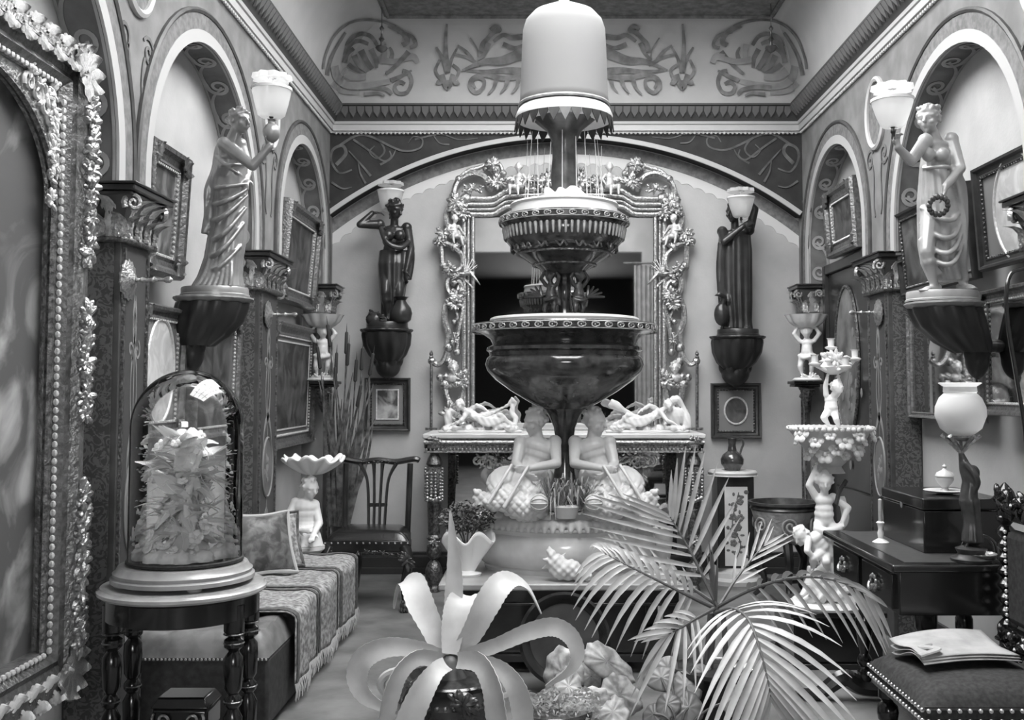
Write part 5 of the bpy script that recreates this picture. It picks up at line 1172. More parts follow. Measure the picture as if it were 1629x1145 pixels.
# ------------------------------------------------------------------ left side of the room
# ebonised round table with the glass dome
TY = 3.80; tc = at(292, 926, TY); TZ = tc.z; r_ = 127 * pxm(TY)
t = thing('round_table', 'round ebonised side table with a pale inlaid top in the left foreground', 'table', (tc.x, TY, 0))
mat('table_top', .42, .25, scale=10, amt=.08, coat=.5)
g = G(); g.lathe([(r_ * .97, TZ - .03), (r_, TZ - .022), (r_, TZ - .012), (r_ * .97, TZ - .006), (r_ * .96, TZ), (.01, TZ)], 64); obj('table_top', g, 'table_top', t)
g = G(); g.lathe([(r_ * .86, TZ - .115), (r_ * .9, TZ - .11), (r_ * .9, TZ - .04), (r_ * .95, TZ - .03), (.01, TZ - .03)], 64); obj('apron', g, 'ebony', t)
for k in range(4):
    a = R((24, 156, 204, 336)[k]); x, y = r_ * .80 * math.cos(a), r_ * .80 * math.sin(a); g = G()
    g.lathe([(.015, 0), (.02, .02), (.016, .06), (.03, .22), (.033, .30), (.018, .33), (.03, .345), (.03, .365), (.018, .38), (.03, .40), (.034, .47), (.032, TZ - .24), (.018, TZ - .22), (.034, TZ - .205), (.034, TZ - .18), (.02, TZ - .17), (.036, TZ - .15), (.036, TZ - .06)], 16, (x, y, 0)); l = obj('leg', g, 'ebony', t)
    for z, rr in ((.355, .0305), (TZ - .192, .0345), (TZ - .16, .035)): g = G(); g.tube([(x + rr * math.cos(q), y + rr * math.sin(q), z) for q in np.linspace(0, 2 * PI, 17)[:-1]], .003, 4, loop=True); obj('ring_turning', g, 'gilt_dark', l)
g = G(); g.lathe([(r_ * .5, .20), (r_ * .55, .205), (r_ * .55, .22), (.01, .22)], 40)
for k in range(4): a = R((24, 156, 204, 336)[k]); g.cap((r_ * .5 * math.cos(a), r_ * .5 * math.sin(a), .21), (r_ * .8 * math.cos(a), r_ * .8 * math.sin(a), .21), .012, .012)
obj('undershelf', g, 'ebony', t)
t = thing('dome_stand', 'pale turned circular stand under the glass dome', 'stand', (tc.x, TY, TZ))
rd = 108 * pxm(TY); mat('stand_wood', .32, .3, scale=12, amt=.06, coat=.4)
g = G(); g.lathe([(rd * .9, .012), (rd, .016), (rd, .03), (rd * .96, .036), (rd * .97, .048), (rd * .93, .055), (rd * .90, .07), (rd * .80, .074), (.01, .074)], 64); obj('stand', g, 'stand_wood', t)
for k in range(4): a = k * PI / 2 + .5; g = G(); g.lathe([(.02, 0), (.026, .006), (.02, .014)], 14, (rd * .85 * math.cos(a), rd * .85 * math.sin(a), 0)); obj('bun_foot', g, 'stand_wood', t)
rg_ = 86 * pxm(TY); DH = at(0, 600, TY).z - at(0, 905, TY).z
t = thing('glass_dome', 'tall clear glass dome over white flowers on the round table', 'glass dome', (tc.x + .005, TY, TZ + .075))
g = G(); P = [(rg_, 0), (rg_, DH * .3), (rg_, DH * .66)] + [(rg_ * math.cos(q), DH * .70 + DH * .30 * math.sin(q)) for q in np.linspace(0, PI / 2 - .02, 14)]
g.lathe(P, 64, caps=False); o = obj('glass', g, 'clear_glass', t, 180)
g = G(); g.lathe([(rg_ * .985, .0), (rg_ * 1.03, .004), (rg_ * 1.03, .012), (rg_ * 1.0, .016)], 56); obj('chenille_band', g, 'velvet', t)
# the white arrangement inside
mat('white_flower', .9, .7, scale=20, amt=.06)
t = thing('white_flower_arrangement', 'white ferns, coral and wax flowers massed under the glass dome', 'arrangement', (tc.x + .005, TY, TZ + .077))
def frond_mesh(L, n, wid, curl, name='fern_frond', m='white_flower', leaf=.012):
    g = G(); pts = [V((0, -L * .25 * curl * (i / n) ** 2 * 2, L * (i / n) * (1 - .25 * curl * (i / n)))) for i in range(n + 1)]; g.tube(pts, [lerp(.004, .001, i / n) for i in range(n + 1)], 5)
    for i in range(2, n):
        w_ = wid * math.sin(PI * (i / n) ** .7) + .004; p = pts[i]
        for s in (-1, 1):
            e = p + V((s * w_, -.1 * w_, .35 * w_)); d = V((0, 0, leaf / 2)); g.add([p - d * .5, p + d * .5, (p + e) / 2 + d, e, (p + e) / 2 - d], [(0, 1, 2, 4), (4, 2, 3)])
    return mesh(name, g, m, 0)
FR = [frond_mesh(.30, 26, .06, .5), frond_mesh(.40, 30, .065, .35), frond_mesh(.24, 22, .055, .9)]
rnd = random.Random(4)
FR = [frond_mesh(.165, 24, .034, .5, leaf=.011), frond_mesh(.19, 26, .038, .35, leaf=.011), frond_mesh(.14, 20, .030, .9, leaf=.010)]
for k in range(140):                      # fronds arching out of a slim central spray
    a = rnd.uniform(0, 2 * PI) if k % 2 else rnd.uniform(PI * 1.05, PI * 1.95); z = .10 + .33 * (k % 12) / 11 + rnd.uniform(-.02, .02); f_ = FR[k % 3]; tl = rnd.uniform(.45, 2.1); rr = .012 + .025 * rnd.random()
    link('fern_frond', f_, t, (rr * math.cos(a), rr * math.sin(a), z), (tl, rnd.uniform(-.4, .4), a + PI / 2), rnd.uniform(.78, .92) * (.85 if z > .38 else 1))
bl = G()
for k in range(5): a = k * 2 * PI / 5; q = V((math.cos(a), math.sin(a), .25)).normalized(); bl.ell(q * .022, (.018, .018, .010), 7, 5, V((0, 0, 1)).rotation_difference(V((-q.x * .5, -q.y * .5, 1)).normalized()).to_matrix())
bl.ell((0, 0, .008), .008, 6, 4); BL = mesh('wax_flower', bl, 'white_flower')
for k in range(60):
    a = rnd.uniform(0, 2 * PI); z = rnd.choice([.04, .05, .06, .08, .1, .12, .2, .3, .42]) + rnd.uniform(-.02, .02); rr = rg_ * (.85 if z < .1 else .72) * math.sqrt(rnd.random()); rr = min(rr, rg_ * .8)
    link('wax_flower', BL, t, (rr * math.cos(a), rr * math.sin(a), z), (rnd.uniform(.2, 1.2), 0, a + PI / 2), rnd.uniform(.45, .85))
g = G()
for k in range(26): a = rnd.uniform(0, 6.28); q = rg_ * .78 * math.sqrt(rnd.random()); g.ell((q * math.cos(a), q * math.sin(a), .02), (.04, .04, .03 + .02 * rnd.random()), 7, 5)
for k in range(9):
    a = rnd.uniform(0, 6.28); h = rnd.uniform(.18, .44); q = rg_ * .45 * rnd.random(); g.tube(cr([(q * math.cos(a) * .4, q * math.sin(a) * .4, .02), (q * math.cos(a), q * math.sin(a), h * .6), (q * 1.3 * math.cos(a + .4), q * 1.3 * math.sin(a + .4), h)], 5), [.018 - .0008 * i for i in range(11)], 7)
g.ell((0, 0, .2), (rg_ * .20, rg_ * .20, .22)); g.ell((.015, 0, .43), (.035, .035, .05))
obj('coral_rockwork', fuse(g, .009, 1, 'white_flower', 'coral_rockwork', post=lambda co, no: co + no * (np.sin(co[:, 0] * 210) * np.sin(co[:, 1] * 190) * np.sin(co[:, 2] * 200) * .007)[:, None]), None, t)

# daybed, throw and cushions
mat('daybed', .03, .7, scale=30, amt=.012); mat('throw', .13, .9, scale=42, v2=.42, bump=.2, bscale=150); mat('throw_border', .09, .9, scale=60, amt=.03); mat('fringe', .45, .9)
DX0, DX1, DY0, DY1, DZ = -1.75, -1.14, 4.42, 6.42, .42
t = thing('daybed', 'long dark tufted daybed along the left wall under a patterned throw', 'daybed', ((DX0 + DX1) / 2, (DY0 + DY1) / 2, 0)); hx, hy = (DX1 - DX0) / 2, (DY1 - DY0) / 2
g = G(); g.bx(-hx, hx, -hy, hy, .03, DZ - .10); obj('base', g, 'daybed', t, bevel=.015)
g = G()
def tuft(u, v):
    x, y = lerp(-hx, hx, u), lerp(-hy, hy, v); e = min(1, 14 * min(u, 1 - u)) ** .5 * min(1, 40 * min(v, 1 - v)) ** .5
    return (x, y, DZ - .10 + .085 * e + .018 * e * abs(math.sin(u * 4 * PI)) * abs(math.sin(v * 14 * PI)))
g.surf(tuft, 26, 90); mat('tufted_satin', .15, .45, scale=12, amt=.05); obj('tufted_mattress', g, 'tufted_satin', t)
g = G()
for k in range(36): g.ell((lerp(-hx + .01, hx - .01, k / 35), -hy - .004, DZ - .105), .006, 6, 4)
obj('nail_row', g, 'brass_nail', t)['kind'] = 'stuff'
for sx in (-1, 1):
    for sy in (-1, 1): g = G(); g.lathe([(.02, 0), (.03, .01), (.02, .03)], 12, (sx * (hx - .05), sy * (hy - .05), 0)); obj('foot', g, 'ebony', t)
t = thing('patterned_throw', 'woven paisley throw with fringe draped over the daybed', 'throw', ((DX0 + DX1) / 2, 5.62, 0))
def clothpt(u, v, off=.0):               # u: wall edge -> over the front edge -> down; v: along the daybed
    s = u * (.60 + .30); y = lerp(-.86, .80, v); wv = .012 * math.sin(v * 17) + .006 * math.sin(v * 43 + 2)
    if s < .55: return (-hx + .03 + s, y, DZ + .022 + off + .008 * math.sin(s * 25 + v * 21) * math.sin(v * 9))
    q = (s - .55); c = min(1, q / .07); x = -hx + .58 + .045 * math.sin(c * PI / 2) + off * c + wv * c + .015 * c; z = DZ + .022 + off * (1 - c) - .035 * (1 - math.cos(c * PI / 2)) - max(0, q - .06) * 1.0
    return (x, y + .004 * math.sin(q * 30), z)
g = G(); g.surf(lambda u, v: clothpt(u, v), 44, 90); o = obj('cloth', g, 'throw', t, 180); m_ = o.modifiers.new('s', 'SOLIDIFY'); m_.thickness = .006
for v0 in (.02, .30, .34, .64, .68, .97):
    g = G(); g.surf(lambda u, v: clothpt(u, v0 + (v - .5) * (.022 if v0 not in (.02, .97) else .03), .005), 44, 4); obj('border_stripe', g, 'throw_border', t, 180)
g = G()
for k in range(150):
    v = k / 149; p = V(clothpt(1, v)); e = p + V((.008 * math.sin(k * 3.3), .006 * math.sin(k * 1.7), -.07 - .015 * math.sin(k * 2.1))); g.tube([p, (p + e) / 2 + V((.006, 0, 0)), e], [.004, .003, .002], 4)
obj('fringe', g, 'fringe', t)['kind'] = 'stuff'
def cushion(name, label, loc, rot, sx, sy, th, m, edge):
    t = thing(name, label, 'cushion', loc, group='cushions on the daybed'); t.rotation_euler = rot; g = G()
    for s in (1, -1): g.surf(lambda u, v: ((u - .5) * sx * (1 - .10 * math.sin(PI * v)), (v - .5) * sy * (1 - .10 * math.sin(PI * u)), s * th * (math.sin(PI * u) * math.sin(PI * v)) ** .45), 18, 18)
    obj('cover', g, m, t, 180)
    g = G(); E_ = [(x, y) for x, y in [(-.5 + i / 8, -.5) for i in range(8)] + [(.5, -.5 + i / 8) for i in range(8)] + [(.5 - i / 8, .5) for i in range(8)] + [(-.5, .5 - i / 8) for i in range(8)]]
    g.tube([(x * sx * (1 - .10 * math.sin(PI * (y + .5))), y * sy * (1 - .10 * math.sin(PI * (x + .5))), 0) for x, y in E_], .012, 7, loop=True); obj('piped_edge', g, edge, t)
art('cushion_cloth', .04, .17, 18, .5)
cushion('cushion', 'dark floral cushion with pale edging, foremost on the daybed', (-1.50, 5.66, DZ + .19), (R(68), 0, R(38)), .34, .34, .06, 'cushion_cloth', 'fringe')
cushion('cushion', 'patterned cushion leaning behind the dark floral one', (-1.52, 5.86, DZ + .18), (R(62), 0, R(28)), .36, .32, .06, 'throw', 'cushion_cloth')

# white boy carrying a shell, on a plinth behind the daybed
BY = 6.78; p = at(487, 866, BY); S = lambda px, py, d=0.: at(px, py, BY + d) - V((p.x, BY, 0))
t = thing('shell_bearer', 'white porcelain boy with long hair carrying a large shell on his head', 'figurine', (p.x, BY, 0))
g = G(); zz = S(487, 868).z; g.lathe([(.115, 0), (.12, .02), (.115, .04), (.09, .06), (.09, zz - .05), (.12, zz - .02), (.12, zz)], 32); obj('plinth', g, 'white_china', t)
J = dict(pel=S(486, 845), chest=S(486, 806), head=S(493, 776, -.02), face=(.75, -.65, -.25), sR=S(470, 800), eR=S(455, 828, -.06), wR=S(474, 842, -.13), dR=(1, 0, -.1), nR=(0, 1, 0), sL=S(500, 803, .02), eL=S(508, 832, -.02), wL=S(500, 848, -.12))
g = figure(J, .135, adult=True, hair='curl')
for k in range(9): g.tube(cr([S(487 + k * .8, 762, .03 - .01 * k), S(478 + 1.5 * k, 785, .05 - .005 * k), S(476 + 2 * k, 806 + k, .05)], 5), .018, 7)
px = pxm(BY); secs = [(S(0, y).z, S(c_, y).x, 0, r * px, r * px * .85, fo) for y, c_, r, fo in ((835, 486, 19, .3), (850, 487, 23, .8), (868, 487, 27, 1.))]
g.join(drape(secs, 9, .07, nv=20, seed=3)); obj('figure', fuse(g, .0065, 2, 'parian', 'figure'), None, t)
g = G(); c_ = S(498, 752); R0 = 47 * px
def shell(u, v):
    a = u * 2 * PI; rr = R0 * (.12 + .88 * v) * (1 + .05 * v * math.cos(11 * a)); return (c_.x + rr * math.cos(a), c_.y + rr * .8 * math.sin(a), c_.z + .10 * v ** 1.6 + .014 * v * math.sin(11 * a + .6) + .01 * v * math.sin(3 * a))
g.surf(shell, 88, 12, wrap=True); o = obj('shell', g, 'parian', t, 180); m_ = o.modifiers.new('s', 'SOLIDIFY'); m_.thickness = .012

# bulrushes in a tall jar in the corner
BY = 7.56; p = at(548, 830, BY); t = thing('bulrush_vase', 'tall dark jar of dried bulrushes in the left back corner', 'vase', (p.x, BY, 0))
g = G(); g.lathe([(.09, 0), (.11, .02), (.13, .2), (.12, .34), (.09, .42), (.10, .46), (.08, .46), (.07, .40), (.0, .38)], 28); obj('jar', g, 'dark_wood', t)
mat('reed', .09, .6, scale=20, amt=.06); mat('reed_head', .03, .8)
rnd = random.Random(8); q = lambda px, py: at(px, py, BY) - V((p.x, BY, 0))
HEADS = [(512, 580), (530, 588), (551, 556), (556, 575), (566, 600), (577, 582), (590, 590), (534, 612), (572, 640), (527, 545)]
for i, (hx_, hy_) in enumerate(HEADS):
    a = q(540 + (hx_ - 545) * .15 + rnd.uniform(-6, 6), 835); a.y += rnd.uniform(-.04, .04); b = q(hx_, hy_); b.y += rnd.uniform(-.1, .1); mid = a.lerp(b, .5) + V((rnd.uniform(-.03, .03), 0, 0))
    c_ = cr([a, mid, b], 6); g = G(); g.tube(c_, .005, 5); st = obj('bulrush', g, 'reed', t)
    d = (b - c_[-4]).normalized(); g = G(); g.cap(b - d * .02, b + d * .12, .014, .012, 8); g.cap(b + d * .12, b + d * .19, .004, .001, 5); obj('seed_head', g, 'reed_head', st)
for i in range(26):
    x1 = rnd.uniform(505, 598); y1 = rnd.uniform(590, 690); a = q(540 + rnd.uniform(-14, 14), 838); b = q(x1, y1); b.y += rnd.uniform(-.1, .1); mid = a.lerp(b, .55) + V((rnd.uniform(-.05, .05), 0, 0)); c_ = cr([a, mid, b], 6); n_ = len(c_)
    g = G(); g.tube(c_, [.013 * (1 - (k / (n_ - 1)) ** 2) + .002 for k in range(n_)], 4, flat=.15, up=(0, 1, 0)); obj('reed_leaf', g, 'reed', t)

# dining chair with pierced splat
cx_, cyf, cyb = -1.14, 6.86, 7.28
t = thing('carved_chair', 'dark carved dining chair with pierced splat and black leather seat', 'chair', (cx_, (cyf + cyb) / 2, 0))
sz = at(588, 842, 7.0).z
def seatf(u, v, top=True):
    y = lerp(cyf, cyb, v) - (cyf + cyb) / 2; w_ = lerp(.275, .235, v); x = lerp(-w_, w_, u); e = (min(1, 8 * min(u, 1 - u)) * min(1, 8 * min(v, 1 - v))) ** .4
    return (x, y, sz - .055 + e * .055 + .02 * math.sin(PI * u) * math.sin(PI * v))
g = G(); g.surf(seatf, 24, 24); g.surf(lambda u, v: (seatf(u, v)[0], seatf(u, v)[1], sz - .10), 24, 24); obj('seat', g, 'black_leather', t, 180)
hy = (cyb - cyf) / 2
g = G(); g.prism([(-.28, -hy), (.28, -hy), (.24, hy), (-.24, hy)], lambda u, v: (u, v, sz - .13), lambda u, v: (u, v, sz - .055)); obj('seat_rail', g, 'dark_wood', t, bevel=.006)
g = G()
for k in range(14): g.ell((lerp(-.27, .27, k / 13), -hy - .003, sz - .07), .007, 6, 4)
obj('nail_row', g, 'brass_nail', t)['kind'] = 'stuff'
g = G()
for k in range(9): clump(g, (lerp(-.22, .22, k / 8), -hy - .005, sz - .135 - .012 * math.sin(k)), (.03, .012, .016), 6, .5, k)
obj('carved_apron', g, 'bronze', t)  # bronze tone on carved wood stands in for its highlights
for sx in (-1, 1):
    g = G(); x = sx * .245; g.tube(cr([(x, -hy + .03, sz - .10), (x + sx * .03, -hy + .0, sz - .2), (x + sx * .0, -hy + .02, .16), (x + sx * .012, -hy - .01, .05), (x + sx * .015, -hy - .03, .025)], 6), [.045 - .025 * min(1, i / 14) for i in range(19)] + [.02] * 6, 10); l = obj('leg', g, 'dark_wood', t)
    g = G(); clump(g, (x + sx * .03, -hy - .03, sz - .17), (.045, .03, .07), 22, .4, 2); obj('carved_knee', g, 'bronze', l)  # knee is carved wood too; the lighter bronze paints in its sparkle
    g = G(); g.ell((x + sx * .015, -hy - .03, .035), (.035, .042, .032)); [g.cap((x + sx * .015 + .017 * k, -hy - .03, .06), (x + sx * .015 + .019 * k, -hy - .075, .012), .012, .008, 6) for k in (-1, 0, 1)]; obj('claw_foot', g, 'bronze', l)
    g = G(); g.tube([(sx * .22, hy - .03, sz - .10), (sx * .22, hy - .01, .2), (sx * .235, hy + .05, 0)], [.026, .02, .022], 8); obj('leg', g, 'dark_wood', t)
    g = G(); top = at(645, 733, cyb + .03).z; g.tube(cr([(sx * .215, hy - .02, sz - .1), (sx * .22, hy, sz + .12), (sx * .225, hy + .04, top - .02)], 6), .030, 8, .7); obj('back_post', g, 'dark_wood', t)
g = G(); g.tube(cr([(-.29, hy + .05, top + .0), (-.25, hy + .045, top + .012), (-.12, hy + .05, top - .008), (0, hy + .05, top + .004), (.12, hy + .05, top - .008), (.25, hy + .045, top + .012), (.29, hy + .05, top)], 6), [.010 if i in (0, 36) else .030 for i in range(37)], 8, .7)
tr_ = obj('top_rail', g, 'dark_wood', t)
g = G(); [clump(g, (x, hy + .03, top - .005), (.05, .012, .016), 9, .5, i) for i, x in enumerate((-.1, .0, .1))]; obj('carved_ribbon', g, 'bronze', tr_)
for x0, x1 in ((-.075, -.125), (-.025, -.03), (.025, .03), (.075, .125)):
    g = G(); g.tube(cr([(x0 * .75, hy - .01, sz - .02), (x0 * .8, hy + .01, sz + .12), (x0, hy + .03, top - .13), (x1, hy + .045, top - .02)], 6), [.017] * 13 + [.017 + .0018 * i for i in range(6)], 6, .6); obj('splat_strap', g, 'dark_wood', t)
g = G(); g.tube([(-.07, hy + .018, sz + .13), (.07, hy + .018, sz + .13)], .013, 6); obj('splat_tie', g, 'dark_wood', t)

# cherub brackets on the corner pilasters
def cherub_shelf(side, px, label1, label2, m):
    CYS = 7.74; q = at(px, 606, CYS); X = q.x
    t = thing('corner_shelf', label1, 'shelf', (X, CYS, q.z), group='little shelves on the corner pilasters')
    wx = (XL + .03 if side < 0 else XR - .03) - X
    g = G(); g.box((wx * .15, .09, -.012), (.22, .2, .024)); g.box((wx * .15, .10, -.034), (.19, .17, .02)); obj('board', g, 'dark_wood', t, bevel=.005)
    g = G(); clump(g, (0, .06, -.08), (.08, .05, .04), 22, .4, 6); g.tube(cr([(0, -.02, -.05), (0, .02, -.14), (wx * .6, .10, -.22)], 6), [.05 - .002 * i for i in range(13)], 8); obj('carved_corbel', g, 'gilt_dark', t)
    c = thing('cherub_bowl', label2, 'figurine', (X, CYS, q.z), group='cherubs carrying shell bowls')
    hs = at(0, 512, CYS).z - q.z
    link('cherub', fuse(PUT_A, .026, 2, m, 'cherub'), c, (0, 0, .035), (0, 0, side * -.3), hs * .86)
    g = G(); n = 10
    g.lathe([(.05, hs * .90), (.09, hs * .93), (.125, hs * 1.0), (.145, hs * 1.09), (.155, hs * 1.12), (.135, hs * 1.12), (.1, hs * 1.04), (.01, hs * 1.02)], 60, fn=lambda a, v: 1 + .06 * math.cos(n * a)); obj('shell_bowl', g, m, c)
    g = G(); clump(g, (0, -.02, .03), (.09, .07, .03), 20, .45, 1); g.lathe([(.10, 0), (.11, .01), (.09, .025), (.01, .03)], 24); obj('base', g, m, c)
mat('china_grey', .52, .35)
cherub_shelf(-1, 512, 'little dark shelf on the left back corner pilaster', 'pale cherub with a shell bowl on the left corner shelf', 'china_grey')
cherub_shelf(1, 1284, 'little dark shelf on the right back corner pilaster', 'white cherub with a shell bowl on the right corner shelf', 'white_china')

# small dark box on the table's lower shelf
t = thing('scroll_box', 'dark box with a pale scrolled handle on the shelf of the round table', 'box', (tc.x + .02, TY, .222))
g = G(); g.bx(-.10, .10, -.08, .08, .012, .10); obj('body', g, 'ebony', t, bevel=.012)
g = G(); g.prism([(-.105, -.085), (.105, -.085), (.105, .085), (-.105, .085)], lambda u, v: (u, v, .10), lambda u, v: (u * .8, v * .75, .135)); obj('lid', g, 'ebony', t, bevel=.006)
for s in (-1, 1):
    g = G(); g.tube([(s * .035 + s * p_[0], -.092, .065 + p_[1]) for p_ in spiral(.02, 0, .010, .038, 0, 1.1, 18)], .005, 6); obj('scroll_handle', g, 'gilt', t)
for sx in (-1, 1):
    for sy in (-1, 1): g = G(); g.ell((sx * .08, sy * .06, .009), (.014, .014, .009)); obj('foot', g, 'gilt_dark', t)
# ------------------------------------------------------------------ right side of the room
# dark door with an oval painted panel in the small right arch
y0_, y1_ = 6.58, 7.80; DZ1 = atx(1318, 436, 2.16).z; X = RR - .045
g = G(); g.bx(RR, X, y0_, y1_, 0, DZ1); dr = struct('door_1', g, 'dark_wood', smooth=0, bevel=.006)
g = G()
for a, b, c_, d in ((y0_ - .07, y0_, 0, DZ1 + .07), (y1_, y1_ + .07, 0, DZ1 + .07), (y0_, y1_, DZ1, DZ1 + .07)): g.bx(RR, X - .03, a, b, c_, d)
obj('door_frame', g, 'dark_wood', dr, smooth=0, bevel=.006)
oc = atx(1349, 575, X); A = np.linspace(0, 2 * PI, 41)[:-1]
g = G(); g.prism([(oc.y + .27 * math.cos(q), oc.z + .53 * math.sin(q)) for q in A], lambda u, v: (X, u, v), lambda u, v: (X - .008, u, v)); mat('oval_paint', .16, .5, scale=5, amt=.09); obj('oval_panel', g, 'oval_paint', dr, smooth=0)
g = G(); g.tube([(X - .01, oc.y + .275 * math.cos(q), oc.z + .535 * math.sin(q)) for q in A], .012, 6, loop=True); obj('oval_moulding', g, 'gilt_dark', dr)
g = G(); rnd = random.Random(2)
for k in range(26): g.ell((X - .010, oc.y + rnd.gauss(0, .09), oc.z - .18 + rnd.gauss(0, .17)), (.003, .025, .035), 6, 4)
obj('painted_flowers', g, 'panel_paint', dr)
g = G(); g.bx(X, X - .02, 6.72, 7.62, .25, .75); obj('lower_panel', g, 'ebony', dr, bevel=.01)

# pedestal with flower panel, and the dark jug on it
PY = 7.88; pc = at(1165, 748, PY); pz = pc.z; mat('tile', .62, .3, scale=8, amt=.04)
t = thing('flower_pedestal', 'square pedestal with a white flower-painted panel right of the console', 'pedestal', (pc.x, PY, 0))
g = G(); g.lathe([(.19, pz - .035), (.18, pz - .03), (.185, pz - .012), (.175, pz), (.01, pz)], 32); obj('top', g, 'marble', t)
w2 = .135; g = G(); g.bx(-w2, w2, -w2, w2, .12, pz - .035); obj('shaft', g, 'dark_wood', t, bevel=.008)
g = G(); g.bx(-.085, .085, -w2 - .006, -w2, .14, pz - .11); pn = obj('flower_panel', g, 'tile', t)
g = G(); rnd = random.Random(6)
for k in range(34):
    x, z = rnd.gauss(0, .035), rnd.uniform(.18, pz - .14); a = rnd.uniform(0, 6.28); g.ell((max(-.075, min(.075, x)), -w2 - .007, z), (rnd.uniform(.008, .02), .002, rnd.uniform(.008, .018)), 7, 4)
g.tube(cr([(-.02, -w2 - .008, .16), (.03, -w2 - .008, .3), (-.03, -w2 - .008, .45), (.02, -w2 - .008, pz - .15)], 8), .004, 4); obj('painted_flowers', g, 'stencil_dark', pn)
g = G()
for k in range(9):
    x, z = rnd.gauss(0, .03), rnd.choice([.3, .42, .5, pz - .2]) + rnd.gauss(0, .03)
    for j in range(5): a = j * 1.257; g.ell((max(-.055, min(.055, x)) + .016 * math.cos(a), -w2 - .009, z + .016 * math.sin(a)), (.013, .002, .013), 7, 4)
obj('painted_blossoms', g, 'stencil_ground', pn)
g = G(); g.lathe([(.21, 0), (.215, .03), (.20, .045), (.185, .05), (.18, .085), (.15, .095), (.14, .12), (.01, .12)], 40); obj('base', g, 'marble', t)
t = thing('dark_jug', 'glossy black jug with looped handle on the flower pedestal', 'jug', (pc.x - .0, PY, pz))
g = G(); g.lathe([(.055, 0), (.06, .01), (.085, .05), (.088, .085), (.07, .12), (.035, .145), (.028, .19), (.032, .225), (.04, .24), (.034, .24), (.02, .2)], 28); obj('body', g, 'majolica', t)
g = G(); g.tube(cr([(.03, 0, .225), (.07, 0, .235), (.085, 0, .20), (.07, 0, .16), (.06, 0, .125)], 6), .009, 7); obj('handle', g, 'majolica', t)

# drum jardiniere on legs
JY = 7.15; jc = at(1246, 797, JY); jz = jc.z
t = thing('jardiniere', 'round relief-moulded jardiniere on dark legs beside the pedestal', 'planter', (jc.x, JY, 0)); rj = 54 * pxm(JY)
mat('relief', .32, .4, scale=14, amt=.08, bump=.5, bscale=26)
g = G(); g.lathe([(rj * .55, jz - .28), (rj * .72, jz - .25), (rj * .80, jz - .15), (rj * .9, jz - .08), (rj * .93, jz - .055)], 40); obj('drum', g, 'relief', t)
g = G(); g.lathe([(rj * .92, jz - .06), (rj * .97, jz - .045), (rj * .93, jz - .03), (rj * 1.02, jz - .015), (rj * 1.02, jz), (rj * .93, jz), (rj * .88, jz - .05), (.01, jz - .06)], 40); obj('rim', g, 'bronze', t)
for k in range(6):
    a = k * PI / 3 - PI / 2; g = G(); c_ = V((rj * .82 * math.cos(a), rj * .82 * math.sin(a), jz - .15)); e = V((-math.sin(a), math.cos(a), 0))
    g.tube([c_ + e * p_[0] + V((math.cos(a) * .01, math.sin(a) * .01, p_[1])) for p_ in spiral(0, 0, .01, .06, 0, 1.7, 24)], .008, 5); obj('relief_scroll', g, 'stencil_paint', t)
for k in range(3):
    a = k * 2 * PI / 3 + .5; g = G(); g.tube(cr([(rj * .5 * math.cos(a), rj * .5 * math.sin(a), jz - .27), (rj * .75 * math.cos(a), rj * .75 * math.sin(a), jz - .40), (rj * .6 * math.cos(a), rj * .6 * math.sin(a), .12), (rj * .95 * math.cos(a), rj * .95 * math.sin(a), .02)], 6), [.035 - .0012 * i for i in range(19)], 8); obj('leg', g, 'dark_wood', t)
g = G(); g.lathe([(rj * .5, .14), (rj * .52, .15), (rj * .5, .165)], 24); obj('stretcher_ring', g, 'dark_wood', t)

# white china candelabrum of cherubs on a dark box
CYY = 5.62; bz_ = at(1310, 962, CYY).z; bxc = at(1316, 962, CYY).x
t = thing('dark_stand', 'low dark box stand under the white cherub candelabrum', 'stand', (bxc, CYY + .05, 0))
g = G(); g.bx(-.22, .24, -.22, .24, .03, bz_ - .03); obj('box', g, 'ebony', t, bevel=.008)
g = G(); g.bx(-.24, .26, -.24, .26, bz_ - .03, bz_); obj('top', g, 'dark_wood', t, bevel=.006)
g = G(); g.bx(-.24, .26, -.24, .26, 0, .03); obj('plinth', g, 'ebony', t, bevel=.004)
t = thing('cherub_candelabrum', 'tall white china candelabrum of cherubs with a flower-encrusted bowl', 'candelabrum', (bxc, CYY, bz_)); o_ = V((bxc, CYY, bz_))
S = lambda px, py, d=0.: at(px, py, CYY + d) - o_; px = pxm(CYY)
g = G(); g.lathe([(.20, 0), (.205, .012), (.19, .02), (.18, .03), (.01, .035)], 40); obj('base', g, 'white_china', t)
g = G(); g.ell(S(1312, 935), (.12, .11, .08)); g.ell(S(1318, 915), (.075, .07, .07)); g.ell(S(1316, 880, .04), (.04, .04, .16)); clump(g, S(1312, 942, -.08), (.14, .06, .06), 26, .4, 3); g.tube(cr([S(1290, 900, .02), S(1285, 930, 0), S(1275, 950, -.05)], 5), .02, 7); obj('rock_mound', fuse(g, .008, 1, 'white_china', 'rock_mound'), None, t)
J = dict(pel=S(1307, 876, -.06), chest=S(1297, 854, -.08), head=S(1274, 852, -.10), face=(-.7, -.6, -.5), sR=S(1286, 858, -.13), eR=S(1284, 876, -.17), wR=S(1296, 888, -.16), sL=S(1303, 850, -.04), eL=S(1318, 862, -.05), wL=S(1322, 878, -.07), hR=S(1306, 880, -.09), kR=S(1294, 888, -.16), aR=S(1293, 902, -.12), tR=(-.4, -1, 0), hL=S(1314, 880, -.05), kL=S(1314, 894, -.14), aL=S(1317, 906, -.10), tL=(.1, -1, 0))
obj('crouching_cherub', fuse(figure(J, .098, fat=1.1), .0058, 2, 'parian', 'crouching_cherub'), None, t)
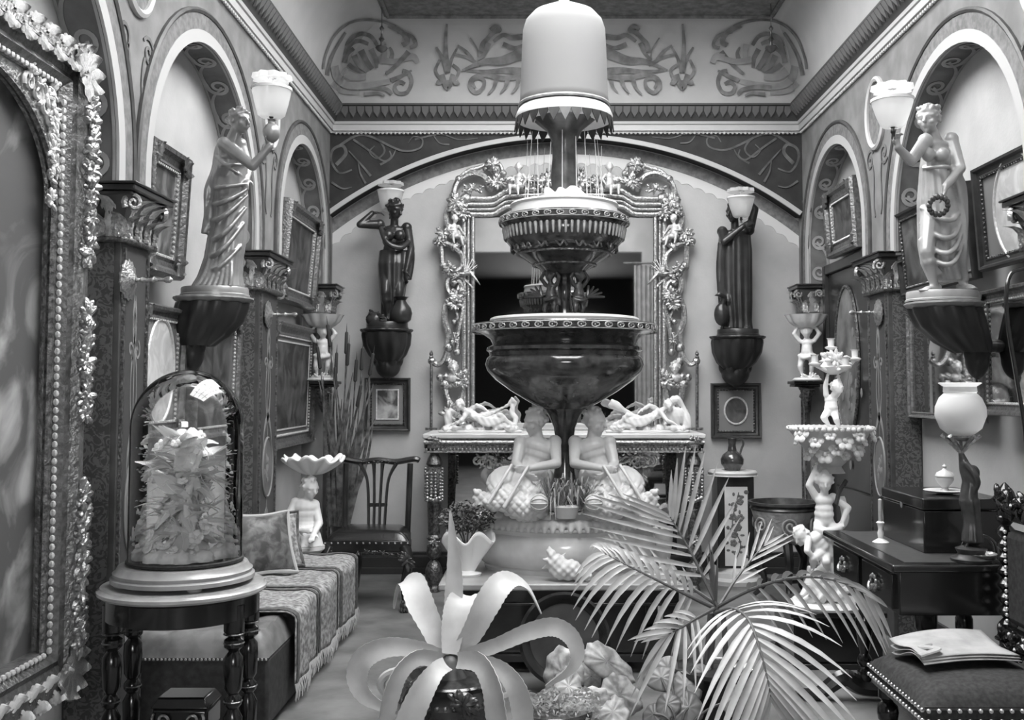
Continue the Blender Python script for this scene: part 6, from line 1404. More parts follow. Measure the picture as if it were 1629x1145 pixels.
J = dict(pel=S(1311, 826, -.02), chest=S(1311, 796, -.03), head=S(1312, 766, -.05), face=(-.15, -1, -.2), sR=S(1298, 790, -.02), eR=S(1287, 772, -.03), wR=S(1296, 748, -.03), dR=(.3, 0, 1), nR=(0, -1, 0), sL=S(1325, 790, -.02), eL=S(1349, 808, -.04), wL=S(1340, 830, -.06), hR=S(1303, 834, -.03), kR=S(1304, 852, -.08), aR=S(1308, 868, -.03), hL=S(1320, 834, -.02), kL=S(1330, 848, -.06), aL=S(1326, 866, 0))
g = figure(J, .105, fat=1.12); g.tube(cr([S(1296, 838, -.06), S(1316, 845, -.1), S(1336, 838, -.05), S(1345, 822, 0), S(1338, 790, .04)], 6), [.022] * 25, 8)
obj('standing_cherub', fuse(g, .0058, 2, 'parian', 'standing_cherub'), None, t)
g = G(); g.tube(cr([S(1330, 802, -.05), S(1336, 780, -.04), S(1346, 764, -.03), S(1342, 772, -.03)], 5), .012, 7); obj('wing', g, 'bronze', t)
g = G(); c_ = S(1322, 745); g.lathe([(22 * px, S(0, 752).z), (16 * px, S(0, 742).z), (30 * px, S(0, 728).z), (46 * px, S(0, 708).z), (58 * px, S(0, 692).z), (65 * px, S(0, 683).z), (66 * px, S(0, 678).z), (60 * px, S(0, 678).z), (40 * px, S(0, 690).z), (.01, S(0, 694).z)], 72, (c_.x, 0, 0), fn=lambda a, v: 1 + .05 * math.cos(12 * a) * v); bw = obj('flower_bowl', g, 'china_grey', t)
fl = G()
for k in range(6): a = k * PI / 3; fl.ell((.02 * math.cos(a), -.006, .02 * math.sin(a)), (.014, .008, .014), 7, 5)
fl.ell((0, -.012, 0), .009, 7, 5); FLM = mesh('china_flower', fl, 'white_china')
for k in range(16):
    a = -PI * .95 + k * PI * .9 / 15 if k < 16 else 0; zz = S(0, (700, 722, 690, 712)[k % 4]).z; rr = (54, 38, 60, 46)[k % 4] * px
    link('china_flower', FLM, bw, (c_.x + rr * math.cos(a), rr * math.sin(a), zz), (R(-25), 0, a + PI / 2), 1.0 + .3 * (k % 3))
g = G()
for k in range(44): a = k * 2 * PI / 44; g.ell((c_.x + 65 * px * math.cos(a), 65 * px * math.sin(a), S(0, 681).z), (.014, .014, .013), 7, 5)
obj('petal_rim', g, 'white_china', bw)
J = dict(pel=S(1322, 653, 0), chest=S(1322, 636, 0), head=S(1332, 616, -.04), face=(.5, -.8, .3), sR=S(1314, 628, 0), eR=S(1313, 614, 0), wR=S(1316, 600, 0), dR=(.3, 0, 1), nR=(0, -1, 0), sL=S(1331, 628, 0), eL=S(1338, 618, -.02), wL=S(1334, 602, -.02), dL=(-.2, 0, 1), nL=(0, -1, 0), hR=S(1317, 654, 0), kR=S(1310, 664, -.07), aR=S(1318, 675, -.05), hL=S(1327, 654, 0), kL=S(1330, 666, -.05), aL=S(1334, 677, .0))
obj('top_cherub', fuse(figure(J, .075, fat=1.1), .005, 2, 'parian', 'top_cherub'), None, t)
g = G(); g.lathe([(.02, S(0, 596).z), (.06, S(0, 590).z), (.075, S(0, 584).z), (.05, S(0, 575).z), (.04, S(0, 560).z)], 24, (S(1326, 590).x, 0, 0)); clump(g, S(1328, 573, -.03), (.09, .06, .05), 30, .35, 4); cg = obj('blossom_cluster', g, 'white_china', t)
for cx2, cy2, d in ((1322, 548, 0), (1360, 566, -.04), (1296, 574, -.06), (1345, 578, -.14), (1312, 570, .1)):
    e = S(cx2, cy2, d); g = G(); g.tube(cr([S(1328, 585, 0), S((1328 + cx2) / 2, 588, d * .7), e + V((0, 0, -.02))], 6), .010, 7); ar = obj('candle_arm', g, 'white_china', t)
    g = G(); g.lathe([(.01, -.03), (.032, -.02), (.034, -.014), (.016, -.008), (.018, .028), (.024, .034), (.014, .034), (.01, .0)], 18, e); obj('candle_cup', g, 'white_china', ar)

# writing desk
DK = .77
def ondesk(px, py, z=DK):                # where the line of sight meets the desk-top plane
    a = at(px, py, 1.) - V((0, 0, EYE)); k = (z - EYE) / a.z; return V((a.x * k, a.y * k, z))
n_, f_ = ondesk(1411, 899), ondesk(1315, 843); dx0 = (n_.x + f_.x) / 2; dx1 = 2.14
t = thing('writing_desk', 'ebonised writing desk with leather top and brass pulls at the right', 'desk', (dx0, n_.y, 0)); L_ = f_.y - n_.y; Wd = dx1 - dx0
mat('desk_leather', .06, .35, scale=30, amt=.012)
g = G(); g.bx(0, Wd, 0, L_, DK - .03, DK); obj('desk_top', g, 'ebony', t, bevel=.008)
g = G(); g.bx(.07, Wd - .05, .06, L_ - .06, DK - .01, DK + .002); obj('leather_inset', g, 'desk_leather', t)
g = G(); g.bx(.04, Wd - .02, .04, L_ - .04, DK - .20, DK - .03); obj('frieze', g, 'ebony', t, bevel=.004)
for k, yy in enumerate((L_ * .28, L_ * .72)):
    g = G(); g.bx(.025, .045, yy - L_ * .19, yy + L_ * .19, DK - .185, DK - .05); d_ = obj('drawer', g, 'ebony', t, bevel=.004)
    g = G(); q_ = V((.02, yy, DK - .115)); 
    for m_ in range(9): a = m_ * 2 * PI / 9; g.ell(q_ + V((-.006, .035 * math.cos(a), .028 * math.sin(a))), (.007, .010, .010), 7, 5)
    g.tube([q_ + V((-.012 - .012 * math.sin(b), .03 * math.cos(b), -.025 * math.sin(b))) for b in np.linspace(0, PI, 9)], .006, 6); obj('drawer_pull', g, 'gilt', d_)
TURN = [(.018, 0), (.03, .02), (.035, .06), (.022, .08), (.034, .10), (.034, .12), (.02, .14), (.028, .18), (.04, .26), (.04, .30), (.022, .34), (.036, .36), (.036, .38), (.022, .40), (.045, .44), (.045, .50)]
for yy in (.10, L_ - .10):
    for xx in (.16, Wd - .16):
        g = G(); g.lathe(TURN, 18, (xx, yy, .075)); obj('turned_column', g, 'ebony', t)
    g = G(); g.tube(cr([(-.16, yy, .035), (-.06, yy, .03), (.06, yy, .10), (.16, yy, .06), (Wd / 2, yy, .055), (Wd - .12, yy, .06), (Wd, yy, .035)], 6), [.022 + .020 * min(1, i / 12, (36 - i) / 12) for i in range(37)], 8); obj('sled_foot', g, 'ebony', t)
g = G(); g.tube([(Wd / 2, .10, .12), (Wd / 2, L_ - .10, .12)], .03, 10); obj('stretcher', g, 'ebony', t)
# candlestick
c_ = ondesk(1401, 864); t = thing('candlestick', 'small white china candlestick with candle on the writing desk', 'candlestick', c_); S1 = pxm(c_.y)
g = G(); g.lathe([(.034, 0), (.036, .006), (.024, .014), (.010, .022), (.014, .045), (.009, .06), (.014, .085), (.018, .09), (.012, .096)], 20); obj('holder', g, 'white_china', t)
g = G(); g.lathe([(.008, .09), (.008, .19), (.002, .195)], 12); obj('candle', g, 'paper', t)
# black casket
a, b = ondesk(1463, 881), ondesk(1412, 856); bx0 = (a.x + b.x) / 2 + .01; BH = .225
t = thing('black_casket', 'large black lacquer casket on the writing desk', 'box', (bx0, a.y, DK + .001)); cl2 = b.y - a.y + .06; cw2 = .33
g = G(); g.bx(0, cw2, 0, cl2, 0, BH - .05); obj('body', g, 'ebony', t, bevel=.005)
g = G(); g.bx(-.005, cw2 + .005, -.005, cl2 + .005, BH - .047, BH); obj('lid', g, 'ebony', t, bevel=.006)
g = G(); g.ell((-.002, cl2 * .5, BH - .05), (.004, .014, .018), 8, 6); obj('lock_plate', g, 'gilt', t)
zt = DK + BH; c_ = ondesk(1484, 786, zt); t = thing('covered_urn', 'small pale covered urn on a plate on the black casket', 'urn', (c_.x + .06, c_.y + .02, zt + .002))
g = G(); g.lathe([(.03, 0), (.08, .008), (.09, .014), (.085, .016), (.02, .012)], 32); obj('plate', g, 'china_grey', t)
g = G(); g.lathe([(.02, .012), (.012, .025), (.03, .045), (.038, .06), (.036, .07), (.04, .074)], 24); obj('urn_bowl', g, 'china_grey', t)
g = G(); g.lathe([(.04, .074), (.034, .088), (.012, .10), (.006, .108), (.010, .116), (.002, .126)], 24); obj('lid', g, 'china_grey', t)
# globe lamp
LY = 4.12; gc = at(1528, 657, LY); c_ = V((at(1545, 880, LY).x, LY, DK + .001))
t = thing('globe_lamp', 'figural table lamp with a white glass globe at the right', 'lamp', c_); q = lambda px, py, d=0.: at(px, py, LY + d) - c_
g = G(); g.lathe([(.075, 0), (.08, .012), (.06, .02), (.05, .03), (.06, .05), (.03, .06)], 28); obj('base', g, 'bronze', t)
g = G(); g.chain([q(1548, 858), q(1545, 820), q(1541, 790), q(1543, 765), q(1536, 745), q(1529, 722)], [.03, .032, .036, .030, .026, .012]); g.tube(cr([q(1541, 790), q(1555, 770, -.03), q(1548, 750, -.04), q(1534, 735, -.02)], 5), .013, 8); g.ell(q(1548, 752), (.026, .026, .032)); g.join(drape([(q(0, 862).z, q(1547, 860).x, 0, .042, .042, 1.), (q(0, 830).z, q(1546, 800).x, 0, .032, .032, 1.), (q(0, 795).z, q(1542, 800).x, 0, .04, .036, .8)], 9, .08, nv=20))
obj('figure_stem', fuse(g, .006, 2, 'bronze', 'figure_stem'), None, t)
rg2 = 39 * pxm(LY); e = gc - c_
g = G(); 
for k in range(5): a = k * 2 * PI / 5; g.tube(cr([q(1529, 720), e + V((.05 * math.cos(a), .05 * math.sin(a), -rg2 * 1.1)), e + V((.075 * math.cos(a), .075 * math.sin(a), -rg2 * .9))], 5), .009, 6)
g.lathe([(.03, -rg2 * 1.12), (.055, -rg2 * .98), (.05, -rg2 * .9)], 20, e); obj('gallery', g, 'gilt', t)
g = G(); g.lathe([(rg2 * .45, -rg2 * .9), (rg2 * .8, -rg2 * .62), (rg2, -rg2 * .1), (rg2 * .98, rg2 * .25), (rg2 * .82, rg2 * .62), (rg2 * .62, rg2 * .82)], 40, e, caps=False); o = obj('globe', g, 'opal_globe', t, 180); o.modifiers.new('s', 'SOLIDIFY').thickness = .004
g = G(); g.lathe([(rg2 * .60, rg2 * .80), (rg2 * .66, rg2 * .86), (rg2 * .64, rg2 * 1.08), (rg2 * .85, rg2 * 1.22), (rg2 * .80, rg2 * 1.24), (rg2 * .58, rg2 * 1.06)], 36, e, caps=False); obj('collar', g, 'etched', t)
# basket dish beside the lamp
c_ = ondesk(1552, 892); t = thing('basket_dish', 'little dish with a hooped handle in front of the globe lamp', 'dish', (c_.x, 3.98 if c_.y < 3.98 else c_.y, DK + .001))
t.location = (at(1560, 880, n_.y + .08).x, n_.y + .09, DK + .001)
g = G(); g.lathe([(.03, 0), (.055, .01), (.07, .03), (.066, .032), (.04, .016)], 28); obj('dish', g, 'gilt', t)
for k in (-1, 1): g = G(); g.tube([(.066 * math.cos(b), k * .02, .028 + .075 * math.sin(b)) for b in np.linspace(0, PI, 17)], .005, 6); obj('hoop_handle', g, 'bronze', t)

# gas hose hanging at the right edge
t = thing('gas_hose', 'dark rubber gas hose looping down the right edge', 'hose', at(1629, 690, 4.0))
g = G(); o_ = V(t.location); g.tube(cr([at(1665, 424, 4.05) - o_, at(1629, 427, 4.03) - o_, at(1608, 436, 4.02) - o_, at(1601, 468, 4.0) - o_, at(1604, 521, 4.0) - o_, at(1617, 600, 4.0) - o_, at(1631, 690, 4.0) - o_, at(1640, 800, 4.0) - o_], 6), .008, 8); obj('tube', g, 'ebony', t)
g = G(); g.cap(at(1665, 424, 4.05) - o_, V((RR - .025, 4.1, at(1665, 424, 4.05).z)) - o_, .014, .02); obj('wall_tap', g, 'gilt_dark', t)

# carved chair in the right foreground, facing left, with a paper on its seat
fz_ = .46
def onz(px, py, z): return ondesk(px, py, z)
A_, B_ = onz(1388, 1028, fz_), onz(1462, 1100, fz_); xf = (A_.x + B_.x) / 2; yfar, ynear = A_.y - .02, B_.y
t = thing('velvet_chair', 'carved dark chair with brass-nailed velvet seat in the right foreground', 'chair', (xf, (yfar + ynear) / 2, 0)); hw_ = (yfar - ynear) / 2; dp_ = .52
g = G(); g.surf(lambda u, v: (lerp(-.01, dp_, u), lerp(-hw_, hw_, v), fz_ - .06 + .06 * (min(1, 7 * min(u, 1 - u)) * min(1, 7 * min(v, 1 - v))) ** .4 + .02 * math.sin(PI * u) * math.sin(PI * v)), 26, 26); g.bx(0, dp_, -hw_ + .004, hw_ - .004, fz_ - .09, fz_ - .05); obj('seat', g, 'velvet', t, 60)
g = G(); g.bx(.005, dp_, -hw_ + .006, hw_ - .006, fz_ - .13, fz_ - .08); obj('seat_rail', g, 'ebony', t, bevel=.006)
for i, zz in enumerate((fz_ - .062, fz_ - .095)):
    g = G()
    for k in range(20): g.ell((-.006, lerp(-hw_ + .01, hw_ - .01, k / 19), zz), .008, 7, 5)
    for k in range(16): g.ell((lerp(.01, dp_, k / 15), -hw_ - .003, zz), .008, 7, 5)
    obj('nail_row', g, 'brass_nail', t)['kind'] = 'stuff'
for xx, yy in ((.05, hw_ - .05), (.05, -hw_ + .05), (dp_ - .03, hw_ - .05), (dp_ - .03, -hw_ + .05)):
    g = G(); g.lathe([(.02, 0), (.032, .02), (.035, .04), (.022, .06), (.026, .12), (.034, .17), (.02, .19), (.036, .21), (.04, .235), (.036, .26), (.02, .275), (.034, .29), (.034, fz_ - .1)], 18, (xx, yy, 0)); obj('leg', g, 'ebony', t)
for yy in (hw_ - .05, -hw_ + .05): g = G(); g.lathe([(.012, 0), (.022, .04), (.012, .08), (.02, .14), (.024, .2), (.012, .27), (.02, .34), (.012, dp_ - .08)], 12, M=Matrix.Translation((.05, yy, .13)) @ Matrix.Rotation(PI / 2, 4, 'Y')); obj('stretcher', g, 'ebony', t)
bt = at(1588, 765, A_.y).z
for s_, yy in ((1, hw_ - .03), (-1, -hw_ + .03)):
    g = G(); pr = []; z = fz_ - .08; k = 0
    while z < bt - .16: pr += [(.018, z), (.034, z + .018), (.034, z + .030), (.018, z + .048)]; z += .05
    pr += [(.03, bt - .14), (.03, bt - .09), (.014, bt - .08), (.026, bt - .05), (.03, bt - .035), (.014, bt - .012), (.003, bt)]
    g.lathe(pr, 16, (dp_ - .0 + 0, yy, 0)); obj('turned_upright', g, 'ebony', t)
g = G(); g.box((dp_ + .0, 0, (fz_ + .10 + bt - .16) / 2), (.06, 2 * hw_ - .16, bt - .16 - fz_ - .12)); obj('back_pad', g, 'velvet', t, bevel=.028)
g = G()
for k in range(16): z = lerp(fz_ + .12, bt - .18, k / 15); [g.ell((dp_ - .028, s * (hw_ - .085), z), .008, 7, 5) for s in (-1, 1)]
obj('nail_row', g, 'brass_nail', t)['kind'] = 'stuff'
for zz, nm in ((bt - .10, 'crest_rail'), (fz_ + .05, 'lower_rail')):
    g = G(); g.box((dp_, 0, zz), (.045, 2 * hw_ - .06, .08)); cr0 = obj(nm, g, 'ebony', t, bevel=.01)
    for k in range(5):
        g = G(); gg = G(); clump(gg, (0, 0, 0), (.05, .03, .05), 14, .4, k); g.join(gg, Matrix.Translation((dp_ - .03, lerp(-hw_ + .08, hw_ - .08, k / 4), zz + (.04 if nm == 'crest_rail' else 0))) @ Matrix.Rotation(-PI / 2, 4, 'Z')); obj('carved_leaf', g, 'ebony', cr0)
c_ = onz(1490, 1022, fz_ + .03); t = thing('folded_newspaper', 'folded newspaper lying on the velvet seat of the foreground chair', 'newspaper', (xf + .24, (yfar + ynear) / 2 + .06, fz_ + .034), .12)
for k in range(3):
    g = G(); g.surf(lambda u, v: (lerp(-.19, .17, u), lerp(-.14, .11, v) + .008 * k, .004 + .008 * k + .030 * max(0, v - .5) * k + .02 * (1 - u) ** 3 * math.sin(v * 5) + .012 * math.sin(u * 3)), 22, 14); o = obj('sheet', g, 'paper', t, 180); o.modifiers.new('s', 'SOLIDIFY').thickness = .003
g = G(); g.tube(cr([(-.2, -.12, .03), (-.12, -.10, .045), (-.15, -.04, .04), (-.1, .0, .035)], 6), [.015] * 19, 7, .4); obj('crumpled_corner', g, 'paper', t)

# little lamps on chains hanging in front of the cove corners
for px_, lb in ((607, 'left'), (1227, 'right')):
    HY = 7.35; b = at(px_, 84, HY); t = thing('hanging_lamp', 'tiny chained hanging lamp before the %s painted lunette' % lb, 'lamp', b, group='tiny hanging lamps')
    g = G(); g.tube([(0, 0, .06), (0, 0, ZT - b.z + .0)], .0035, 5); obj('chain', g, 'bronze', t)
    g = G(); g.lathe([(.004, 0), (.03, .015), (.045, .035), (.04, .045), (.012, .05), (.008, .08), (.022, .10), (.008, .12), (.006, .16), (.018, .18), (.004, .2)], 18); obj('bowl', g, 'bronze', t)
# ------------------------------------------------------------------ plants and pots
def blade(g, path, widths, cup=.18, side=None, serr=0, th=.004):
    """tapering leaf along a path; cross-section a shallow channel"""
    n = len(path); fr_ = frames(path, side); rg = []
    for i, (p_, t_, a, b) in enumerate(fr_):
        w_ = widths[i] * .5 * (1 + (serr * (1 if i % 2 else -1)))
        top = [p_ + b * w_ * k - a * cup * w_ * (1 - k * k) for k in (-1, -.5, 0, .5, 1)]; bot = [q_ - a * th for q_ in top[::-1]]
        rg.append(top + bot)
    g.rings(rg)
mat('agave', .55, .45, scale=8, amt=.07); mat('agave_pot', .03, .2, scale=10, amt=.012, coat=.5)
AY = 3.95; c0 = at(716, 1045, AY); t = thing('agave', 'large pale-striped agave with arching leaves in a dark pot, centre foreground', 'plant', (c0.x, AY, 0)); o_ = V((c0.x, AY, 0))
AG = [  # path in the photograph's frame with depth offset; widths in px
    ([(706, 1048, 0), (690, 1005, .04), (668, 958, .10), (655, 925, .18), (640, 922, .26), (630, 945, .30), (626, 968, .30)], [16, 34, 44, 42, 26, 12, 4]),
    ([(716, 1040, -.02), (720, 1005, .0), (727, 972, .03), (735, 950, .08), (742, 944, .16), (748, 960, .22)], [22, 36, 44, 42, 26, 5]),
    ([(714, 1035, .05), (718, 985, .08), (722, 940, .10), (722, 890, .11), (716, 812, .12)], [14, 26, 30, 22, 2]),
    ([(728, 1040, 0), (752, 1005, -.02), (775, 960, -.02), (797, 928, .02), (818, 920, .08), (842, 936, .12), (862, 976, .12)], [16, 34, 42, 40, 32, 20, 3]),
    ([(722, 1045, .02), (732, 1010, .08), (748, 975, .14), (762, 950, .2), (772, 948, .26)], [20, 34, 32, 22, 4]),
    ([(735, 1046, -.02), (790, 1026, -.06), (840, 1005, -.10), (880, 997, -.12), (908, 1012, -.12), (919, 1042, -.12), (905, 1068, -.12), (868, 1092, -.10)], [14, 22, 26, 28, 26, 22, 14, 3]),
    ([(708, 1048, 0), (665, 1032, -.04), (615, 1030, -.08), (578, 1048, -.10), (568, 1080, -.10), (585, 1112, -.10), (640, 1138, -.08)], [14, 24, 30, 34, 32, 22, 3]),
    ([(704, 1052, -.02), (668, 1046, -.10), (640, 1068, -.16), (624, 1105, -.18), (612, 1160, -.18)], [14, 24, 28, 30, 24]),
    ([(712, 1055, -.05), (695, 1066, -.16), (672, 1100, -.22), (652, 1145, -.24), (640, 1185, -.24)], [14, 26, 36, 40, 30]),
    ([(726, 1050, -.04), (760, 1054, -.14), (780, 1090, -.20), (788, 1135, -.22), (792, 1180, -.22)], [16, 30, 36, 40, 34]),
    ([(735, 1050, 0), (785, 1058, -.08), (815, 1085, -.12), (830, 1125, -.12), (832, 1180, -.12)], [12, 22, 30, 34, 28])]
for path, ws in AG:
    ws = [max(24, ws[0])] + ws[1:]
    P = [at(x, y, AY + d) - o_ for x, y, d in path]; c = cr(P, 8); n = len(c); W2 = [np.interp(i / (n - 1), np.linspace(0, 1, len(ws)), ws) * pxm(AY) for i in range(n)]
    g = G(); blade(g, c, W2, .22, (0, -1, .3), serr=.03); obj('agave_leaf', g, 'agave', t, 60)
rp = at(728, 1078, AY).z
g = G(); q0 = at(717, 1066, AY) - o_; g.cap(q0 - V((0, 0, .06)), q0 + V((0, 0, .015)), .085, .045, 14); obj('crown', g, 'leaf_dark', t)
g = G(); g.lathe([(.12, .05), (.15, .07), (.19, .2), (.20, .30), (.185, rp - .05), (.17, rp - .02), (.185, rp), (.175, rp + .006), (.15, rp - .02), (.01, rp - .03)], 44); obj('pot', g, 'agave_pot', t)
g = G(); g.ell((0, 0, rp - .02), (.15, .15, .03)); obj('soil', g, 'velvet', t)
g = G(); [g.ell((.19 * math.cos(a), .19 * math.sin(a), rp - .06), .010, 7, 5) for a in np.linspace(0, 2 * PI, 41)[:-1]]; obj('rope_band', g, 'gilt_dark', t)
g = G(); clump(g, at(738, 1118, AY - .21) - o_, (.05, .03, .045), 22, .4, 4); g.ell(at(738, 1118, AY - .2) - o_, (.04, .03, .04)); obj('lion_mask', g, 'bronze', t)
for s in (-1, 1): g = G(); g.tube([(s * (.185 + .07 * math.sin(b)), -.02, rp - .02 - .08 * (1 - math.cos(b)) * .6 + .05) for b in np.linspace(0, PI, 13)], .016, 8); obj('handle', g, 'marble', t)
g = G(); g.lathe([(.16, 0), (.17, .02), (.14, .05), (.01, .05)], 36); obj('foot', g, 'agave_pot', t)

# palm
mat('palm', .45, .4, scale=10, amt=.08); mat('palm_rib', .12, .5)
PYY = 4.55; c0 = at(1135, 1150, PYY); t = thing('palm', 'potted palm with arching feathery fronds in the right-centre foreground', 'plant', (c0.x, PYY, 0)); o_ = V((c0.x, PYY, 0))
def frond(path, n, Lmax, side_bias=(1, 1), droop=.35, ang=50, wpx=9, tipn=(.25, 1), facing=(0, -1, .35), rib=.009):
    P = [at(x, y, PYY + d) - o_ for x, y, d in path]; c = cr(P, 10); m = len(c); fr_ = frames(c, facing)
    g = G(); g.tube(c, [lerp(rib, .0025, i / (m - 1)) for i in range(m)], 7); fo = obj('frond', g, 'palm_rib', t)
    i0 = int(m * tipn[0]); px = pxm(PYY)
    for k in range(n):
        f_ = k / (n - 1); i = min(m - 1, int(lerp(i0, m - 1, f_))); p_, tt, a, b = fr_[i]
        for s, bs in ((-1, side_bias[0]), (1, side_bias[1])):
            L = Lmax * px * bs * (.55 + .45 * math.sin(PI * min(1, .15 + f_ * .75))) * (1 - .25 * max(0, f_ - .7) / .3)
            if L < .02: continue
            an = R(ang * (1 - .45 * f_)); d = (tt * math.cos(an) + b * s * math.sin(an)).normalized(); d = (d + a * .12).normalized()
            pts = [p_ + d * L * q_ + V((0, 0, -1)) * droop * L * q_ * q_ for q_ in (0, .12, .3, .5, .7, .88, 1)]
            ws = [wpx * px * q_ for q_ in (.35, .75, 1, .95, .7, .35, .06)]
            g = G(); fr2 = frames(pts, a); rg = []
            for (pp, t2, a2, b2), w_ in zip(fr2, ws): rg.append([pp - b2 * w_ * .5 + a2 * w_ * .22, pp, pp + b2 * w_ * .5 + a2 * w_ * .22])
            g.rings(rg, closed=False); obj('leaflet', g, 'palm', fo, 60)
frond([(1142, 965, 0), (1122, 925, .02), (1100, 880, .04), (1078, 842, .05), (1066, 822, .05)], 9, 150, (1.15, 1.0), .03, 58, 8, (.3, 1))
frond([(1138, 968, 0), (1100, 950, -.10), (1050, 925, -.15), (1000, 900, -.15), (962, 880, -.12)], 13, 100, (.9, 1.0), .75, 58, 9, (.25, 1))
frond([(1138, 975, -.05), (1165, 968, -.25), (1190, 985, -.42), (1208, 1030, -.52), (1222, 1085, -.58), (1226, 1110, -.58)], 15, 150, (1, 1), .32, 56, 10, (.22, 1), facing=(0, -.7, .7))
frond([(1142, 965, 0), (1190, 940, -.12), (1245, 922, -.26), (1300, 918, -.38), (1350, 930, -.46), (1385, 948, -.50)], 12, 92, (.5, .95), .5, 44, 8, (.2, 1))
frond([(1145, 962, .05), (1168, 925, .12), (1195, 890, .2), (1215, 868, .25)], 5, 100, (.8, .9), .02, 26, 5, (.3, 1))
frond([(1138, 960, .05), (1085, 925, .12), (1030, 895, .18), (985, 868, .2)], 7, 90, (.8, .6), .06, 32, 6, (.25, 1))
frond([(1135, 968, -.05), (1105, 985, -.2), (1080, 1000, -.3), (1060, 1010, -.3)], 7, 120, (1., .6), .25, 40, 8, (.3, 1))
g = G()
for x1, y1, d in ((1133, 868, 0), (1124, 880, .03), (1142, 885, -.02), (1128, 860, .02)): P = [at(1138, 965, PYY) - o_, at((1138 + x1) / 2, (960 + y1) / 2, PYY + d) - o_, at(x1, y1, PYY + d) - o_]; blade(g, cr(P, 5), [.012, .014, .014, .014, .013, .012, .011, .009, .006, .004, .001], .3, (0, -1, 0))
obj('new_spear', g, 'palm_rib', t)
for k, (x0, y0, x1, y1) in enumerate(((1140, 965, 1130, 1130), (1130, 975, 1118, 1130), (1095, 990, 1125, 1130), (1150, 970, 1142, 1130))): g = G(); g.tube(cr([at(x1, y1, PYY) - o_, at((x0 + x1) / 2 + (k - 1) * 4, (y0 + y1) / 2, PYY) - o_, at(x0, y0, PYY) - o_], 5), .012, 8); obj('stem', g, 'palm_rib', t)
g = G(); g.lathe([(.11, 0), (.12, .02), (.15, .15), (.165, .22), (.175, .235), (.17, .25), (.15, .24), (.01, .22)], 36); obj('pot', g, 'agave_pot', t)
g = G(); g.ell((0, 0, .22), (.145, .145, .025)); obj('soil', g, 'velvet', t)

# broad round-leaved plant beside the palm pot
def round_leaf(g, c, nrm, w_, l_, dirv, cup=.12, wave=0., pts=13):
    n = V(nrm).normalized(); d = V(dirv); d = (d - n * d.dot(n)).normalized(); s = n.cross(d)
    def fn(u, v):
        a = u * 2 * PI; r = v * (1 + wave * math.cos(9 * a)); q = V(c) + d * (l_ * .5 * (math.cos(a) * r + .15 * r * math.cos(2 * a))) + s * (w_ * .5 * math.sin(a) * r); return q - n * (cup * w_ * (r * r - .2)) + n * (.03 * w_ * r * math.cos(9 * a))
    g.surf(fn, 36, 6, wrap=True)
mat('broad_leaf', .24, .4, scale=7, amt=.09); mat('begonia', .20, .5, scale=16, v2=.62, kind='noise'); 
def leaf_plant(name, label, base, leaves, m, stemm='palm_rib', pot=None, wave=0.):
    o_ = V(base); t = thing(name, label, 'plant', base)
    for (x, y, Yd, w_, l_, nx, nz, dxx, dzz) in leaves:
        c = at(x, y, Yd) - o_; s = pxm(Yd); g = G(); round_leaf(g, c, (nx, -1, nz), w_ * s, l_ * s, (dxx, -.2, dzz), .12, wave); o = obj('leaf', g, m, t, 180); o.modifiers.new('s', 'SOLIDIFY').thickness = .002
        g = G(); g.tube(cr([V((0, 0, .06)), c * .5 + V((0, 0, .06)), c], 5), .005, 6); obj('leaf_stalk', g, stemm, t)
    if pot: g = G(); g.lathe(pot, 30); obj('pot', g, 'agave_pot', t)
    return t
b = at(1080, 1150, 4.24); leaf_plant('broad_leaf_plant', 'low plant with broad rounded leaves left of the palm pot', (b.x, 4.24, 0), [(1052, 1078, 4.45, 42, 50, -.2, .8, -1, .3), (1092, 1092, 4.40, 66, 46, .2, 1.2, 1, .1), (1062, 1062, 4.52, 36, 36, 0, .6, .3, 1), (1095, 1126, 4.30, 62, 46, .2, .8, .8, -.4), (1062, 1120, 4.30, 40, 46, -.4, .8, -.4, -.8), (1122, 1072, 4.5, 38, 34, .4, .8, 1, .4), (1170, 1112, 4.25, 60, 36, .3, 1, 1, -.3), (1040, 1136, 4.3, 40, 36, -.5, .9, -1, -.4)], 'broad_leaf', pot=[(.08, 0), (.10, .02), (.12, .09), (.12, .10), (.01, .09)])
b = at(953, 1150, 4.62); leaf_plant('begonia', 'begonia with large silvery veined leaves in the foreground', (b.x, 4.62, 0), [(895, 1070, 4.55, 66, 72, -.3, .35, -.3, 1), (965, 1052, 4.6, 50, 92, .3, .6, .9, -.5), (985, 1105, 4.45, 62, 72, .2, .45, .6, -.2), (905, 1092, 4.42, 70, 46, -.2, .7, -1, 0), (935, 1118, 4.32, 74, 60, 0, .6, .2, -1), (975, 1132, 4.3, 60, 50, .2, .8, .7, -.6), (940, 1075, 4.62, 46, 46, 0, .5, 0, 1)], 'begonia', wave=.05, pot=[(.08, 0), (.11, .02), (.13, .08), (.13, .09), (.01, .08)])
